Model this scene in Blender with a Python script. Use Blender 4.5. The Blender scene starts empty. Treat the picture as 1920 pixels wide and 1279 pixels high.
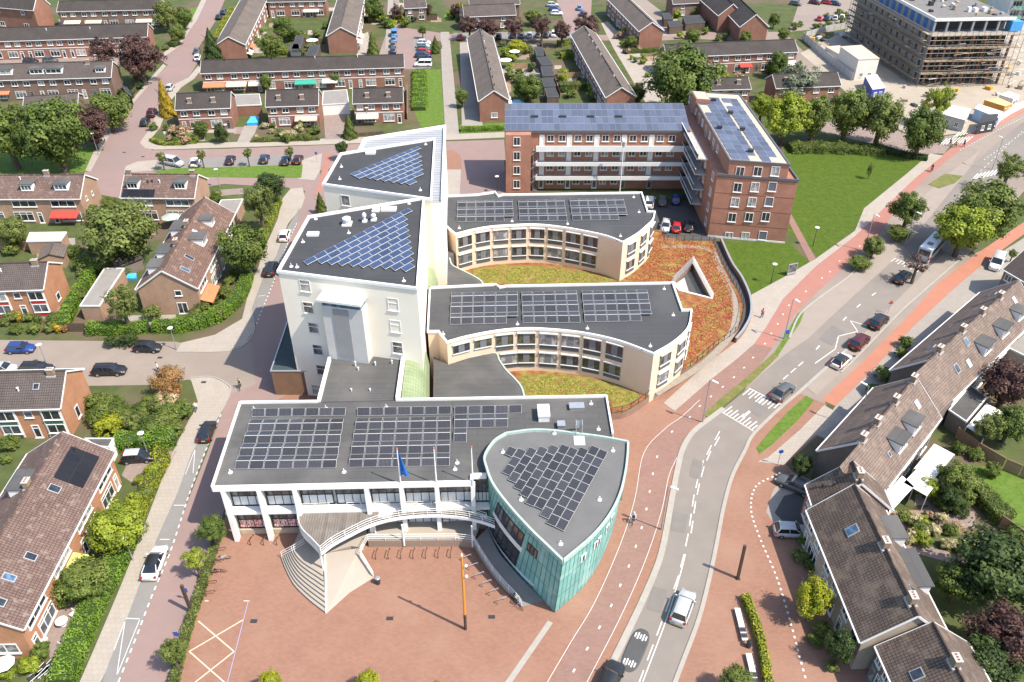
import bpy, math, random
from mathutils import Vector, Matrix
random.seed(7)
SC = bpy.context.scene
COL = SC.collection
# ---------------------------------------------------------------- camera, sky, sun, exposure
CAM_H, FOC, PITCH, CX, CY = 76.0, 1562.0, math.radians(36.2), 960.0, 639.5
cam = bpy.data.cameras.new('camera'); camo = bpy.data.objects.new('camera', cam); COL.objects.link(camo)
camo.location = (0, 0, CAM_H); camo.rotation_euler = (math.pi/2 - PITCH, 0, 0)
cam.sensor_width = 36.0; cam.lens = 36.0*FOC/1920.0; cam.clip_start = 1.0; cam.clip_end = 4000.0
SC.camera = camo
SUN_AZ, SUN_EL = math.radians(-28.5), math.radians(54.5)      # direction towards the sun, from +X
world = bpy.data.worlds.new('World'); SC.world = world; world.use_nodes = True
wn = world.node_tree.nodes; sky = wn.new('ShaderNodeTexSky'); sky.sky_type = 'NISHITA'; sky.sun_disc = False
sky.sun_elevation = SUN_EL; sky.sun_rotation = math.pi/2 - SUN_AZ; sky.air_density = 1.0; sky.dust_density = 1.2
world.node_tree.links.new(sky.outputs[0], wn['Background'].inputs[0]); wn['Background'].inputs[1].default_value = 0.15
sun = bpy.data.lights.new('sun', 'SUN'); sun.energy = 3.85; sun.angle = math.radians(0.53); sun.color = (1.0, 0.925, 0.81)
suno = bpy.data.objects.new('sun', sun); COL.objects.link(suno)
sd = Vector((math.cos(SUN_AZ)*math.cos(SUN_EL), math.sin(SUN_AZ)*math.cos(SUN_EL), math.sin(SUN_EL)))
suno.rotation_euler = sd.to_track_quat('Z', 'Y').to_euler(); suno.location = (60, -40, 150)
SC.view_settings.view_transform = 'Standard'; SC.view_settings.look = 'None'
SC.view_settings.exposure = 0.97; SC.view_settings.gamma = 1.0
SC.render.engine = 'CYCLES'; SC.cycles.max_bounces = 5; SC.cycles.diffuse_bounces = 3; SC.cycles.glossy_bounces = 2
SC.cycles.transmission_bounces = 2; SC.cycles.transparent_max_bounces = 6; SC.cycles.use_denoising = True
# ---------------------------------------------------------------- survey helper: photo point -> place at height z
_s, _c = math.sin(PITCH), math.cos(PITCH)
def P(x, y, z=0.0):
    a = (x - CX)/FOC; b = -(y - CY)/FOC
    dy = _c + b*_s; dz = -_s + b*_c; t = (z - CAM_H)/dz
    return Vector((a*t, dy*t, z))
def PL(pts, z=0.0): return [P(x, y, z) for x, y in pts]
def spline(pts, n=6, closed=False):
    out = []; N = len(pts)
    rng = range(N if closed else N-1)
    for i in rng:
        p1, p2 = pts[i], pts[(i+1) % N]
        p0 = pts[(i-1) % N] if closed or i > 0 else p1*2-p2
        p3 = pts[(i+2) % N] if closed or i+2 < N else p2*2-p1
        for k in range(n):
            t = k/n; t2 = t*t; t3 = t2*t
            out.append(0.5*((2*p1)+(p2-p0)*t+(2*p0-5*p1+4*p2-p3)*t2+(3*p1-p0-3*p2+p3)*t3))
    if not closed: out.append(pts[-1].copy())
    return out
# ---------------------------------------------------------------- materials
MATS = {}
def nodes_of(m):
    m.use_nodes = True; nt = m.node_tree
    return nt, nt.nodes, nt.links, nt.nodes['Principled BSDF']
def rgba(c): return (c[0], c[1], c[2], 1.0)
def mul(c, k): return tuple(min(1, max(0, v*k)) for v in c)
def mat(name, col, rough=0.8, var=0.12, scale=2.0, bump=0.0, metal=0.0, spec=0.3, col2=None, detail=4.0, coord='Object', patch=None):
    """plain weathered surface: two octaves of noise vary the colour, optional bump"""
    if name in MATS: return MATS[name]
    m = bpy.data.materials.new(name); nt, N, L, b = nodes_of(m)
    b.inputs['Roughness'].default_value = rough; b.inputs['Metallic'].default_value = metal
    b.inputs['Specular IOR Level'].default_value = spec
    tc = N.new('ShaderNodeTexCoord'); nz = N.new('ShaderNodeTexNoise')
    nz.inputs['Scale'].default_value = scale; nz.inputs['Detail'].default_value = detail; nz.inputs['Roughness'].default_value = 0.65
    L.new(tc.outputs[coord], nz.inputs['Vector'])
    rp = N.new('ShaderNodeValToRGB'); rp.color_ramp.elements[0].position = 0.3; rp.color_ramp.elements[1].position = 0.72
    rp.color_ramp.elements[0].color = rgba(mul(col, 1-var)); rp.color_ramp.elements[1].color = rgba(col2 or mul(col, 1+var))
    L.new(nz.outputs['Fac'], rp.inputs[0]); out = rp.outputs[0]
    if patch:
        n2 = N.new('ShaderNodeTexNoise'); n2.inputs['Scale'].default_value = patch[0]; n2.inputs['Detail'].default_value = 3.0
        L.new(tc.outputs[coord], n2.inputs['Vector'])
        r2 = N.new('ShaderNodeValToRGB'); r2.color_ramp.elements[0].position = patch[2]; r2.color_ramp.elements[1].position = patch[3]
        r2.color_ramp.elements[0].color = (0, 0, 0, 1); r2.color_ramp.elements[1].color = (1, 1, 1, 1)
        L.new(n2.outputs['Fac'], r2.inputs[0])
        mx = N.new('ShaderNodeMix'); mx.data_type = 'RGBA'; mx.blend_type = 'MIX'
        L.new(r2.outputs[0], mx.inputs[0]); L.new(out, mx.inputs[6]); mx.inputs[7].default_value = rgba(patch[1]); out = mx.outputs[2]
    L.new(out, b.inputs['Base Color'])
    if bump:
        bp = N.new('ShaderNodeBump'); bp.inputs['Strength'].default_value = bump; bp.inputs['Distance'].default_value = 0.05
        n3 = N.new('ShaderNodeTexNoise'); n3.inputs['Scale'].default_value = scale*6; n3.inputs['Detail'].default_value = 3
        L.new(tc.outputs[coord], n3.inputs['Vector']); L.new(n3.outputs['Fac'], bp.inputs['Height']); L.new(bp.outputs[0], b.inputs['Normal'])
    MATS[name] = m; return m
def mat_tiles(name, col, col2, mortar, w, h, rough=0.8, bump=0.5, offset=0.5, msize=0.06, coord='UV', patch=None, moss=None, bias=0.0):
    """tiles, bricks or pavers too small to model: brick texture in metres, each tile its own shade"""
    if name in MATS: return MATS[name]
    m = bpy.data.materials.new(name); nt, N, L, b = nodes_of(m)
    b.inputs['Roughness'].default_value = rough; b.inputs['Specular IOR Level'].default_value = 0.3
    tc = N.new('ShaderNodeTexCoord'); br = N.new('ShaderNodeTexBrick')
    L.new(tc.outputs[coord], br.inputs['Vector'])
    br.offset = offset; br.inputs['Scale'].default_value = 1.0
    br.inputs['Color1'].default_value = rgba(col); br.inputs['Color2'].default_value = rgba(col2); br.inputs['Mortar'].default_value = rgba(mortar)
    br.inputs['Mortar Size'].default_value = msize*min(w, h); br.inputs['Mortar Smooth'].default_value = 0.3
    br.inputs['Brick Width'].default_value = w; br.inputs['Row Height'].default_value = h; br.inputs['Bias'].default_value = bias
    out = br.outputs['Color']
    nz = N.new('ShaderNodeTexNoise'); nz.inputs['Scale'].default_value = 0.35; nz.inputs['Detail'].default_value = 6; nz.inputs['Roughness'].default_value = 0.7
    L.new(tc.outputs['Object'], nz.inputs['Vector'])
    rp = N.new('ShaderNodeValToRGB'); rp.color_ramp.elements[0].position = 0.3; rp.color_ramp.elements[1].position = 0.7
    g_ = (0.93, 1.05) if coord == 'Object' else (0.78, 1.12)
    rp.color_ramp.elements[0].color = (g_[0],)*3+(1,); rp.color_ramp.elements[1].color = (g_[1],)*3+(1,)
    L.new(nz.outputs['Fac'], rp.inputs[0])
    mx = N.new('ShaderNodeMix'); mx.data_type = 'RGBA'; mx.blend_type = 'MULTIPLY'; mx.inputs[0].default_value = 1.0
    L.new(out, mx.inputs[6]); L.new(rp.outputs[0], mx.inputs[7]); out = mx.outputs[2]
    if patch:
        n2 = N.new('ShaderNodeTexNoise'); n2.inputs['Scale'].default_value = patch[0]; n2.inputs['Detail'].default_value = 5
        L.new(tc.outputs['Object'], n2.inputs['Vector'])
        r2 = N.new('ShaderNodeValToRGB'); r2.color_ramp.elements[0].position = patch[2]; r2.color_ramp.elements[1].position = patch[3]
        r2.color_ramp.elements[0].color = (0, 0, 0, 1); r2.color_ramp.elements[1].color = (patch[4] if len(patch) > 4 else 1,)*3 + (1,)
        L.new(n2.outputs['Fac'], r2.inputs[0])
        m2 = N.new('ShaderNodeMix'); m2.data_type = 'RGBA'
        L.new(r2.outputs[0], m2.inputs[0]); L.new(out, m2.inputs[6]); m2.inputs[7].default_value = rgba(patch[1]); out = m2.outputs[2]
    L.new(out, b.inputs['Base Color'])
    if bump:
        bp = N.new('ShaderNodeBump'); bp.inputs['Strength'].default_value = bump; bp.inputs['Distance'].default_value = 0.03; bp.invert = True
        L.new(br.outputs['Fac'], bp.inputs['Height']); L.new(bp.outputs[0], b.inputs['Normal'])
    MATS[name] = m; return m
def mat_leaf(name, c1, c2, c3, trans=0.35):
    """foliage: shade per leaf from the mesh attribute 'tint', a little light passing through"""
    if name in MATS: return MATS[name]
    m = bpy.data.materials.new(name); nt, N, L, b = nodes_of(m)
    at = N.new('ShaderNodeAttribute'); at.attribute_name = 'tint'
    rp = N.new('ShaderNodeValToRGB'); e = rp.color_ramp.elements
    e[0].color = rgba(c1); e[1].color = rgba(c3); k = e.new(0.5); k.color = rgba(c2)
    L.new(at.outputs['Fac'], rp.inputs[0]); L.new(rp.outputs[0], b.inputs['Base Color'])
    b.inputs['Roughness'].default_value = 0.55; b.inputs['Specular IOR Level'].default_value = 0.25
    tr = N.new('ShaderNodeBsdfTranslucent'); L.new(rp.outputs[0], tr.inputs[0])
    mx = N.new('ShaderNodeMixShader'); mx.inputs[0].default_value = trans
    L.new(b.outputs[0], mx.inputs[1]); L.new(tr.outputs[0], mx.inputs[2]); L.new(mx.outputs[0], N['Material Output'].inputs[0])
    MATS[name] = m; return m
def mat_glass(name, col, rough=0.06, spec=0.9, col2=None):
    if name in MATS: return MATS[name]
    m = bpy.data.materials.new(name); nt, N, L, b = nodes_of(m)
    b.inputs['Roughness'].default_value = rough; b.inputs['Specular IOR Level'].default_value = spec
    tc = N.new('ShaderNodeTexCoord'); nz = N.new('ShaderNodeTexNoise'); nz.inputs['Scale'].default_value = 1.3
    oi = N.new('ShaderNodeObjectInfo'); ad = N.new('ShaderNodeVectorMath')
    L.new(tc.outputs['Object'], ad.inputs[0]); L.new(oi.outputs['Location'], ad.inputs[1]); L.new(ad.outputs[0], nz.inputs['Vector'])
    rp = N.new('ShaderNodeValToRGB'); rp.color_ramp.elements[0].position = 0.42; rp.color_ramp.elements[1].position = 0.6
    rp.color_ramp.elements[0].color = rgba(col); rp.color_ramp.elements[1].color = rgba(col2 or mul(col, 2.2))
    L.new(nz.outputs['Fac'], rp.inputs[0]); L.new(rp.outputs[0], b.inputs['Base Color'])
    MATS[name] = m; return m
# ---------------------------------------------------------------- mesh collecting
class MB:
    def __init__(s): s.v = []; s.f = []; s.uv = {}; s.tint = None
    def pts(s, ps):
        i = len(s.v); s.v.extend([tuple(p) for p in ps]); return list(range(i, i+len(ps)))
    def face(s, ps, uv=None):
        ids = s.pts(ps); s.f.append(ids)
        if uv: s.uv[len(s.f)-1] = uv
        return s
    def prism(s, poly, z0, z1, cap0=False, cap1=True, side=True):
        """vertical prism over an xy outline (any winding)"""
        a = sum(poly[i][0]*poly[(i+1) % len(poly)][1]-poly[(i+1) % len(poly)][0]*poly[i][1] for i in range(len(poly)))
        if a < 0: poly = list(reversed(poly))
        n = len(poly); lo = s.pts([(p[0], p[1], z0) for p in poly]); hi = s.pts([(p[0], p[1], z1) for p in poly])
        if cap1: s.f.append(hi)
        if cap0: s.f.append(lo[::-1])
        if side:
            for i in range(n): s.f.append([lo[i], lo[(i+1) % n], hi[(i+1) % n], hi[i]])
        return s
    def box(s, x0, x1, y0, y1, z0, z1):
        return s.prism([(x0, y0), (x1, y0), (x1, y1), (x0, y1)], z0, z1, cap0=True)
    def obox(s, c, ux, hx, hy, z0, z1):
        """box about c with half sizes hx along unit ux, hy across"""
        uy = Vector((-ux[1], ux[0])); c = Vector((c[0], c[1])); ux = Vector((ux[0], ux[1]))
        return s.prism([c-ux*hx-uy*hy, c+ux*hx-uy*hy, c+ux*hx+uy*hy, c-ux*hx+uy*hy], z0, z1, cap0=True)
    def beam(s, a, b, w, h):
        """bar from a to b, w wide (level), h tall"""
        a = Vector(a); b = Vector(b); d = (b-a); d.normalize()
        up = Vector((0, 0, 1)) if abs(d.z) < 0.95 else Vector((1, 0, 0))
        x = d.cross(up).normalized()*(w/2); y = x.cross(d).normalized()*(h/2)
        q = [a-x-y, a+x-y, a+x+y, a-x+y, b-x-y, b+x-y, b+x+y, b-x+y]; i = s.pts(q)
        for f in ((0, 1, 2, 3), (7, 6, 5, 4), (0, 4, 5, 1), (1, 5, 6, 2), (2, 6, 7, 3), (3, 7, 4, 0)): s.f.append([i[k] for k in f])
        return s
    def tube(s, a, b, r, n=8, r2=None, cap=True):
        a = Vector(a); b = Vector(b); d = (b-a).normalized(); r2 = r if r2 is None else r2
        up = Vector((0, 0, 1)) if abs(d.z) < 0.95 else Vector((1, 0, 0))
        x = d.cross(up).normalized(); y = x.cross(d)
        A = s.pts([a+(x*math.cos(t)+y*math.sin(t))*r for t in [2*math.pi*k/n for k in range(n)]])
        B = s.pts([b+(x*math.cos(t)+y*math.sin(t))*r2 for t in [2*math.pi*k/n for k in range(n)]])
        for k in range(n): s.f.append([A[k], B[k], B[(k+1) % n], A[(k+1) % n]])
        if cap: s.f.append(A); s.f.append(B[::-1])
        return s
    def path(s, ps, r, n=6):
        for i in range(len(ps)-1): s.tube(ps[i], ps[i+1], r, n)
        return s
    def sphere(s, c, r, n=8, m=5, sz=1.0):
        rows = []
        for j in range(m+1):
            th = math.pi*j/m
            rows.append(s.pts([(c[0]+r*math.sin(th)*math.cos(2*math.pi*k/n), c[1]+r*math.sin(th)*math.sin(2*math.pi*k/n), c[2]+r*sz*math.cos(th)) for k in range(n)]))
        for j in range(m):
            for k in range(n): s.f.append([rows[j][k], rows[j+1][k], rows[j+1][(k+1) % n], rows[j][(k+1) % n]])
        return s
    def mesh(s, name, m, smooth=False, off=(0, 0, 0)):
        me = bpy.data.meshes.new(name)
        ox, oy, oz = off
        me.from_pydata([(x-ox, y-oy, z-oz) for x, y, z in s.v], [], s.f)
        if s.uv:
            ul = me.uv_layers.new(name='uv'); k = 0; flat = [0.0]*(2*len(me.loops))
            for i, f in enumerate(s.f):
                u = s.uv.get(i)
                for j in range(len(f)):
                    if u: flat[2*(k+j)], flat[2*(k+j)+1] = u[j]
                k += len(f)
            ul.data.foreach_set('uv', flat)
        if s.tint is not None:
            at = me.attributes.new('tint', 'FLOAT', 'POINT'); at.data.foreach_set('value', s.tint)
        if m: me.materials.append(m)
        if smooth: me.polygons.foreach_set('use_smooth', [True]*len(me.polygons))
        me.update(); return me
# ---------------------------------------------------------------- objects
def link(o, parent=None):
    COL.objects.link(o)
    if parent: o.parent = parent
    return o
def thing(name, label, cat, loc=(0, 0, 0), rz=0.0, group=None):
    o = bpy.data.objects.new(name, None); o.location = loc; o.rotation_euler = (0, 0, rz); link(o)
    o['label'] = label; o['category'] = cat
    if group: o['group'] = group
    o.empty_display_size = 0.5
    return o
def tag(o, label, cat, group=None):
    o['label'] = label; o['category'] = cat
    if group: o['group'] = group
    return o
def root_loc(par):
    l = Vector((0, 0, 0))
    while par is not None: l = l + par.location; par = par.parent
    return l
def part(name, mb, m, par, smooth=False, label=None, at=None, kind=None):
    """world-space mesh hung under a thing whose axes are the world's; at= gives the piece its own origin"""
    base = root_loc(par); off = Vector(at) if at is not None else base
    o = bpy.data.objects.new(name, mb.mesh(name, m, smooth, off)); link(o, par)
    o.location = off-base
    if label: o['label'] = label
    if kind: o['kind'] = kind
    return o
def lpart(name, me, par, loc=(0, 0, 0), rz=0.0, m=None, rot=None, label=None, scale=None):
    """shared local mesh placed under a thing"""
    o = bpy.data.objects.new(name, me); link(o, par); o.location = loc
    o.rotation_euler = rot if rot else (0, 0, rz)
    if scale: o.scale = scale
    if m is not None and o.material_slots: o.material_slots[0].link = 'OBJECT'; o.material_slots[0].material = m
    if label: o['label'] = label
    return o
def single(name, mb, m, label, cat, at, group=None, smooth=False):
    o = bpy.data.objects.new(name, mb.mesh(name, m, smooth, at)); link(o); o.location = at
    return tag(o, label, cat, group)
def struct(name, mb, m, kind='structure'):
    o = bpy.data.objects.new(name, mb.mesh(name, m)); link(o); o['kind'] = kind; return o
def copy_tree(o, parent=None):
    c = o.copy(); COL.objects.link(c); c.parent = parent
    for ch in list(o.children): copy_tree(ch, c)
    return c
def paint(o, m, only=None):
    """object-linked material (meshes stay shared)"""
    if o.material_slots: o.material_slots[0].link = 'OBJECT'; o.material_slots[0].material = m
def dir2(a, b):
    d = Vector((b[0]-a[0], b[1]-a[1])); d.normalize(); return d
# ---------------------------------------------------------------- windows and doors: shared local meshes, x along the wall, -y outwards, z up
WIN = {}
def win_meshes(w, h, mull, tr, fw=0.09):
    key = (round(w, 2), round(h, 2), mull, tr, fw)
    if key in WIN: return WIN[key]
    f = MB(); d0, d1 = -0.06, 0.08
    f.box(-w/2, w/2, d0, d1, 0, fw); f.box(-w/2, w/2, d0, d1, h-fw, h)
    f.box(-w/2, -w/2+fw, d0, d1, fw, h-fw); f.box(w/2-fw, w/2, d0, d1, fw, h-fw)
    for k in range(mull):
        x = -w/2+w*(k+1)/(mull+1); f.box(x-fw*0.42, x+fw*0.42, d0+0.01, d1, fw, h-fw)
    for t in tr: f.box(-w/2+fw, w/2-fw, d0+0.012, d1, h*t-fw*0.42, h*t+fw*0.42)
    f.box(-w/2-0.08, w/2+0.08, d0-0.08, d1, -0.08, 0)
    p = MB(); p.box(-w/2+fw*0.6, w/2-fw*0.6, 0.0, 0.05, fw*0.6, h-fw*0.6)
    WIN[key] = (f.mesh('window', MATS['white_frame']), p.mesh('pane', MATS['glass_dark'])); return WIN[key]
def window(par, x, y, z, rz, w, h, mull=1, tr=(), frame=None, glass=None, fw=0.09, name='window', base=None):
    """window centred at x,y with sill at z in world axes, hung under par"""
    fm, pm = win_meshes(w, h, mull, tuple(tr), fw)
    b = root_loc(par) if base is None else base
    o = lpart(name, fm, par, Vector((x, y, z))-b, rz, frame)
    lpart('pane', pm, o, (0, 0, 0), 0, glass or random.choice(GLASS))
    return o
def wall_rz(a, b):
    """rotation for things on the wall a->b with the outside on the right-hand side of a->b"""
    d = dir2(a, b); return math.atan2(d.y, d.x)
# ---------------------------------------------------------------- common materials
mat('white_frame', (0.72, 0.71, 0.68), 0.45, 0.05, 3)
mat('white_paint', (0.74, 0.735, 0.71), 0.5, 0.06, 1.2)
mat('white_trim', (0.66, 0.65, 0.63), 0.6, 0.07, 0.8)
mat('dark_frame', (0.035, 0.037, 0.04), 0.5, 0.1, 3)
mat('alu', (0.5, 0.51, 0.52), 0.4, 0.08, 3, metal=0.6)
mat('steel_dark', (0.04, 0.042, 0.045), 0.45, 0.1, 3)
mat_tiles('roof_bitumen', (0.088, 0.086, 0.083), (0.08, 0.078, 0.076), (0.055, 0.054, 0.053), 9.0, 1.0, 0.9, 0.1, 0.37, 0.03, 'Object', patch=(0.16, (0.135, 0.128, 0.12), 0.46, 0.7, 0.8))
mat_tiles('roof_bitumen_b', (0.052, 0.053, 0.057), (0.047, 0.048, 0.052), (0.034, 0.035, 0.037), 9.0, 1.0, 0.9, 0.1, 0.37, 0.03, 'Object', patch=(0.2, (0.068, 0.068, 0.07), 0.5, 0.7, 0.7))
mat('concrete', (0.42, 0.4, 0.37), 0.85, 0.12, 0.6, 0.1)
mat('lead', (0.34, 0.34, 0.35), 0.6, 0.1, 1.5)
mat_glass('glass_dark', (0.02, 0.023, 0.027)); mat_glass('glass_mid', (0.06, 0.068, 0.075)); mat_glass('glass_curtain', (0.16, 0.16, 0.155), col2=(0.42, 0.41, 0.39))
mat_glass('glass_blue', (0.05, 0.09, 0.14), 0.05)
GLASS = [MATS['glass_dark'], MATS['glass_dark'], MATS['glass_mid'], MATS['glass_curtain']]
# ---------------------------------------------------------------- ground, roads, pavements
mat('soil_grass', (0.07, 0.0878, 0.027), 0.95, 0.3, 0.35, 0.4, detail=8, patch=(0.06, (0.119, 0.0878, 0.057), 0.5, 0.62))
mat('lawn', (0.086, 0.149, 0.0184), 0.95, 0.3, 1.6, 0.5, detail=10, patch=(0.9, (0.116, 0.168, 0.0289), 0.45, 0.7))
mat('lawn_bright', (0.0558, 0.0955, 0.00621), 0.95, 0.3, 1.6, 0.5, detail=10, patch=(0.7, (0.0762, 0.111, 0.00994), 0.45, 0.75))
mat('lawn_dry', (0.16, 0.15, 0.049), 0.95, 0.3, 1.6, 0.5, detail=10, patch=(0.7, (0.104, 0.135, 0.0315), 0.45, 0.65))
mat('asphalt', (0.211, 0.184, 0.16), 0.9, 0.06, 0.5, 0.1, detail=8, patch=(0.08, (0.181, 0.16, 0.139), 0.5, 0.7))
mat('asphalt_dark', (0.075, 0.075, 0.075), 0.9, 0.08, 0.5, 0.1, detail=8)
mat('asphalt_patch', (0.18, 0.163, 0.148), 0.9, 0.08, 0.9, 0.1, detail=8)
mat('pale_lane', (0.275, 0.232, 0.195), 0.9, 0.06, 0.5, 0.1, detail=8)
mat('pink_asphalt', (0.32, 0.152, 0.119), 0.9, 0.06, 0.5, 0.1, detail=8)
mat('orange_path', (0.37, 0.16, 0.106), 0.9, 0.06, 0.5, 0.1, detail=8)
mat('pink_street', (0.251, 0.173, 0.154), 0.9, 0.06, 0.4, 0.1, detail=8, patch=(0.06, (0.228, 0.169, 0.154), 0.45, 0.65))
mat('beige_street', (0.251, 0.207, 0.172), 0.9, 0.07, 0.4, 0.1, detail=8, patch=(0.06, (0.225, 0.181, 0.153), 0.45, 0.65))
mat('grey_bay', (0.208, 0.197, 0.184), 0.9, 0.07, 0.6, 0.1, detail=8)
mat('kerb', (0.323, 0.295, 0.257), 0.85, 0.08, 1.0)
mat('road_paint', (0.56, 0.54, 0.51), 0.6, 0.1, 2.5)
mat('sand', (0.34, 0.292, 0.231), 0.95, 0.12, 0.15, 0.3, detail=9)
mat('earth', (0.27, 0.19, 0.125), 0.95, 0.2, 0.5, 0.4, detail=8)
mat_tiles('plaza_brick', (0.275, 0.148, 0.102), (0.245, 0.128, 0.0883), (0.225, 0.13, 0.0931), 0.42, 0.21, 0.9, 0.2, 0.5, 0.05, 'Object', patch=(0.1, (0.3, 0.185, 0.133), 0.5, 0.75, 0.7))
mat_tiles('path_brick', (0.248, 0.149, 0.12), (0.221, 0.128, 0.103), (0.207, 0.135, 0.112), 0.42, 0.21, 0.9, 0.2, 0.5, 0.05, 'Object')
mat_tiles('slab_pale', (0.353, 0.307, 0.258), (0.328, 0.287, 0.242), (0.271, 0.238, 0.205), 0.6, 0.6, 0.9, 0.2, 0.5, 0.04, 'Object')
mat_tiles('slab_cool', (0.304, 0.27, 0.233), (0.281, 0.251, 0.222), (0.234, 0.209, 0.185), 0.6, 0.6, 0.9, 0.2, 0.0, 0.04, 'Object')
mat_tiles('slab_rose', (0.264, 0.204, 0.176), (0.232, 0.176, 0.152), (0.2, 0.16, 0.14), 0.6, 0.6, 0.9, 0.2, 0.0, 0.04, 'Object')

g = MB(); g.face([(-900, -300, 0), (900, -300, 0), (900, 1500, 0), (-900, 1500, 0)])
struct('ground', g, MATS['soil_grass'])
LAYER = [0]
def sheet(name, px, m, lev, smooth=0, closed=True, lift=0.0):
    w = PL(px)
    if smooth: w = spline(w, smooth, True)
    LAYER[0] += 1
    z = 0.006*lev + 0.00009*LAYER[0] + lift
    b = MB(); a = sum(w[i][0]*w[(i+1) % len(w)][1]-w[(i+1) % len(w)][0]*w[i][1] for i in range(len(w)))
    if a < 0: w.reverse()
    b.face([(p.x, p.y, z) for p in w]); return struct(name, b, MATS[m])
def ribbon(px, width, z0, z1, mb=None, sm=6, closed=False):
    """raised strip along a line (kerb)"""
    w = spline(PL(px), sm, closed) if sm else PL(px)
    mb = mb or MB()
    for i in range(len(w)-1):
        a, b = w[i], w[i+1]; mb.beam((a.x, a.y, (z0+z1)/2), (b.x, b.y, (z0+z1)/2), width, z1-z0)
    return mb
# --- big areas
sheet('pavement', [(1395, 735), (1440, 640), (1490, 560), (1640, 430), (1790, 275), (1945, 185), (1945, 330), (1800, 495), (1600, 720), (1530, 762)], 'beige_street', 0)
sheet('plaza', [(1145, 790), (1290, 765), (1386, 645), (1402, 616), (1412, 586), (1410, 553), (1380, 500), (1230, 430), (1150, 560)], 'plaza_brick', 0)
sheet('plaza', [(318, 1300), (360, 1140), (415, 1000), (440, 900), (505, 700), (545, 560), (600, 360), (700, 300), (860, 300), (960, 400), (1150, 560), (1290, 760), (1330, 786), (1300, 812), (1280, 842), (1262, 930), (1240, 1038), (1212, 1115), (1177, 1185), (1130, 1290)], 'plaza_brick', 1)
sheet('street', [(200, 1300), (262, 1170), (330, 1000), (358, 925), (388, 850), (430, 735), (462, 650), (480, 608), (516, 525), (540, 450), (560, 380), (590, 330), (640, 330), (620, 420), (590, 560), (560, 730), (500, 760), (448, 880), (405, 1000), (372, 1110), (310, 1300)], 'pink_street', 2)
sheet('street', [(-60, 637), (330, 641), (400, 655), (470, 640), (480, 720), (430, 740), (353, 712), (280, 722), (150, 724), (-60, 728)], 'beige_street', 3)
sheet('street', [(150, 335), (191, 282), (215, 235), (255, 188), (296, 141), (315, 122), (299, 113), (336, 87), (370, 37), (392, -10), (426, -10), (404, 40), (372, 90), (371, 118), (353, 146), (323, 160), (299, 190), (286, 235), (262, 268), (286, 282), (430, 279), (640, 271), (945, 262), (948, 300), (860, 320), (640, 312), (600, 320), (605, 352), (560, 360), (540, 352), (420, 345), (380, 352), (225, 372), (170, 362)], 'pink_street', 3)
sheet('street', [(866, 300), (945, 300), (950, 365), (850, 365)], 'pink_street', 4)
sheet('street', [(735, 64), (742, 50), (842, 64), (1230, 66), (1440, 56), (1440, 68), (1240, 76), (842, 76), (780, 80), (780, 130), (752, 130), (735, 100)], 'pink_street', 3)
sheet('street', [(700, 130), (740, 20), (738, -10), (748, -10), (752, 60), (760, 130)], 'beige_street', 2)
sheet('street', [(1058, 40), (1040, -10), (1110, -10), (1108, 30), (1120, 62), (1060, 62)], 'pink_street', 2)
sheet('street', [(1185, 42), (1180, -10), (1200, -10), (1290, 60), (1470, 60), (1560, 150), (1590, 200), (1560, 205), (1530, 150), (1440, 80), (1290, 72)], 'beige_street', 2)
# --- main road with its bays
road_l = [(1126, 1300), (1146, 1249), (1177, 1185), (1210, 1115), (1240, 1038), (1260, 934), (1271, 877), (1281, 840), (1300, 810), (1330, 786), (1357, 766), (1404, 726), (1431, 699), (1481, 658), (1515, 635), (1565, 588), (1616, 541), (1673, 490), (1745, 405), (1800, 338), (1850, 285), (1920, 228), (1960, 200)]
road_r = [(1258, 1300), (1280, 1242), (1310, 1162), (1330, 1085), (1344, 1018), (1357, 950), (1373, 893), (1396, 847), (1414, 813), (1468, 761), (1498, 736), (1539, 699), (1600, 645), (1660, 585), (1720, 525), (1770, 475), (1830, 410), (1880, 350), (1960, 275)]
rl = spline(PL(road_l), 6); rr = spline(PL(road_r), 6)
b = MB(); b.face([(p.x, p.y, 0.03) for p in rr+rl[::-1]]); struct('road', b, MATS['asphalt'])
sheet('bus_bay', [(1404, 726), (1444, 680), (1480, 634), (1500, 590), (1540, 556), (1590, 520), (1636, 478), (1673, 490), (1616, 541), (1565, 588), (1515, 635), (1481, 658), (1431, 699)], 'pale_lane', 4)
sheet('parking_lane', [(1510, 724), (1539, 699), (1600, 645), (1660, 585), (1720, 525), (1770, 475), (1800, 486), (1727, 550), (1683, 590), (1616, 660), (1576, 699), (1530, 742)], 'pale_lane', 6, lift=0.0)
sheet('parking_lane', [(1600, 512), (1640, 470), (1700, 400), (1760, 340), (1800, 310), (1840, 280), (1800, 340), (1745, 405), (1673, 492), (1636, 505)], 'pale_lane', 4)
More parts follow.
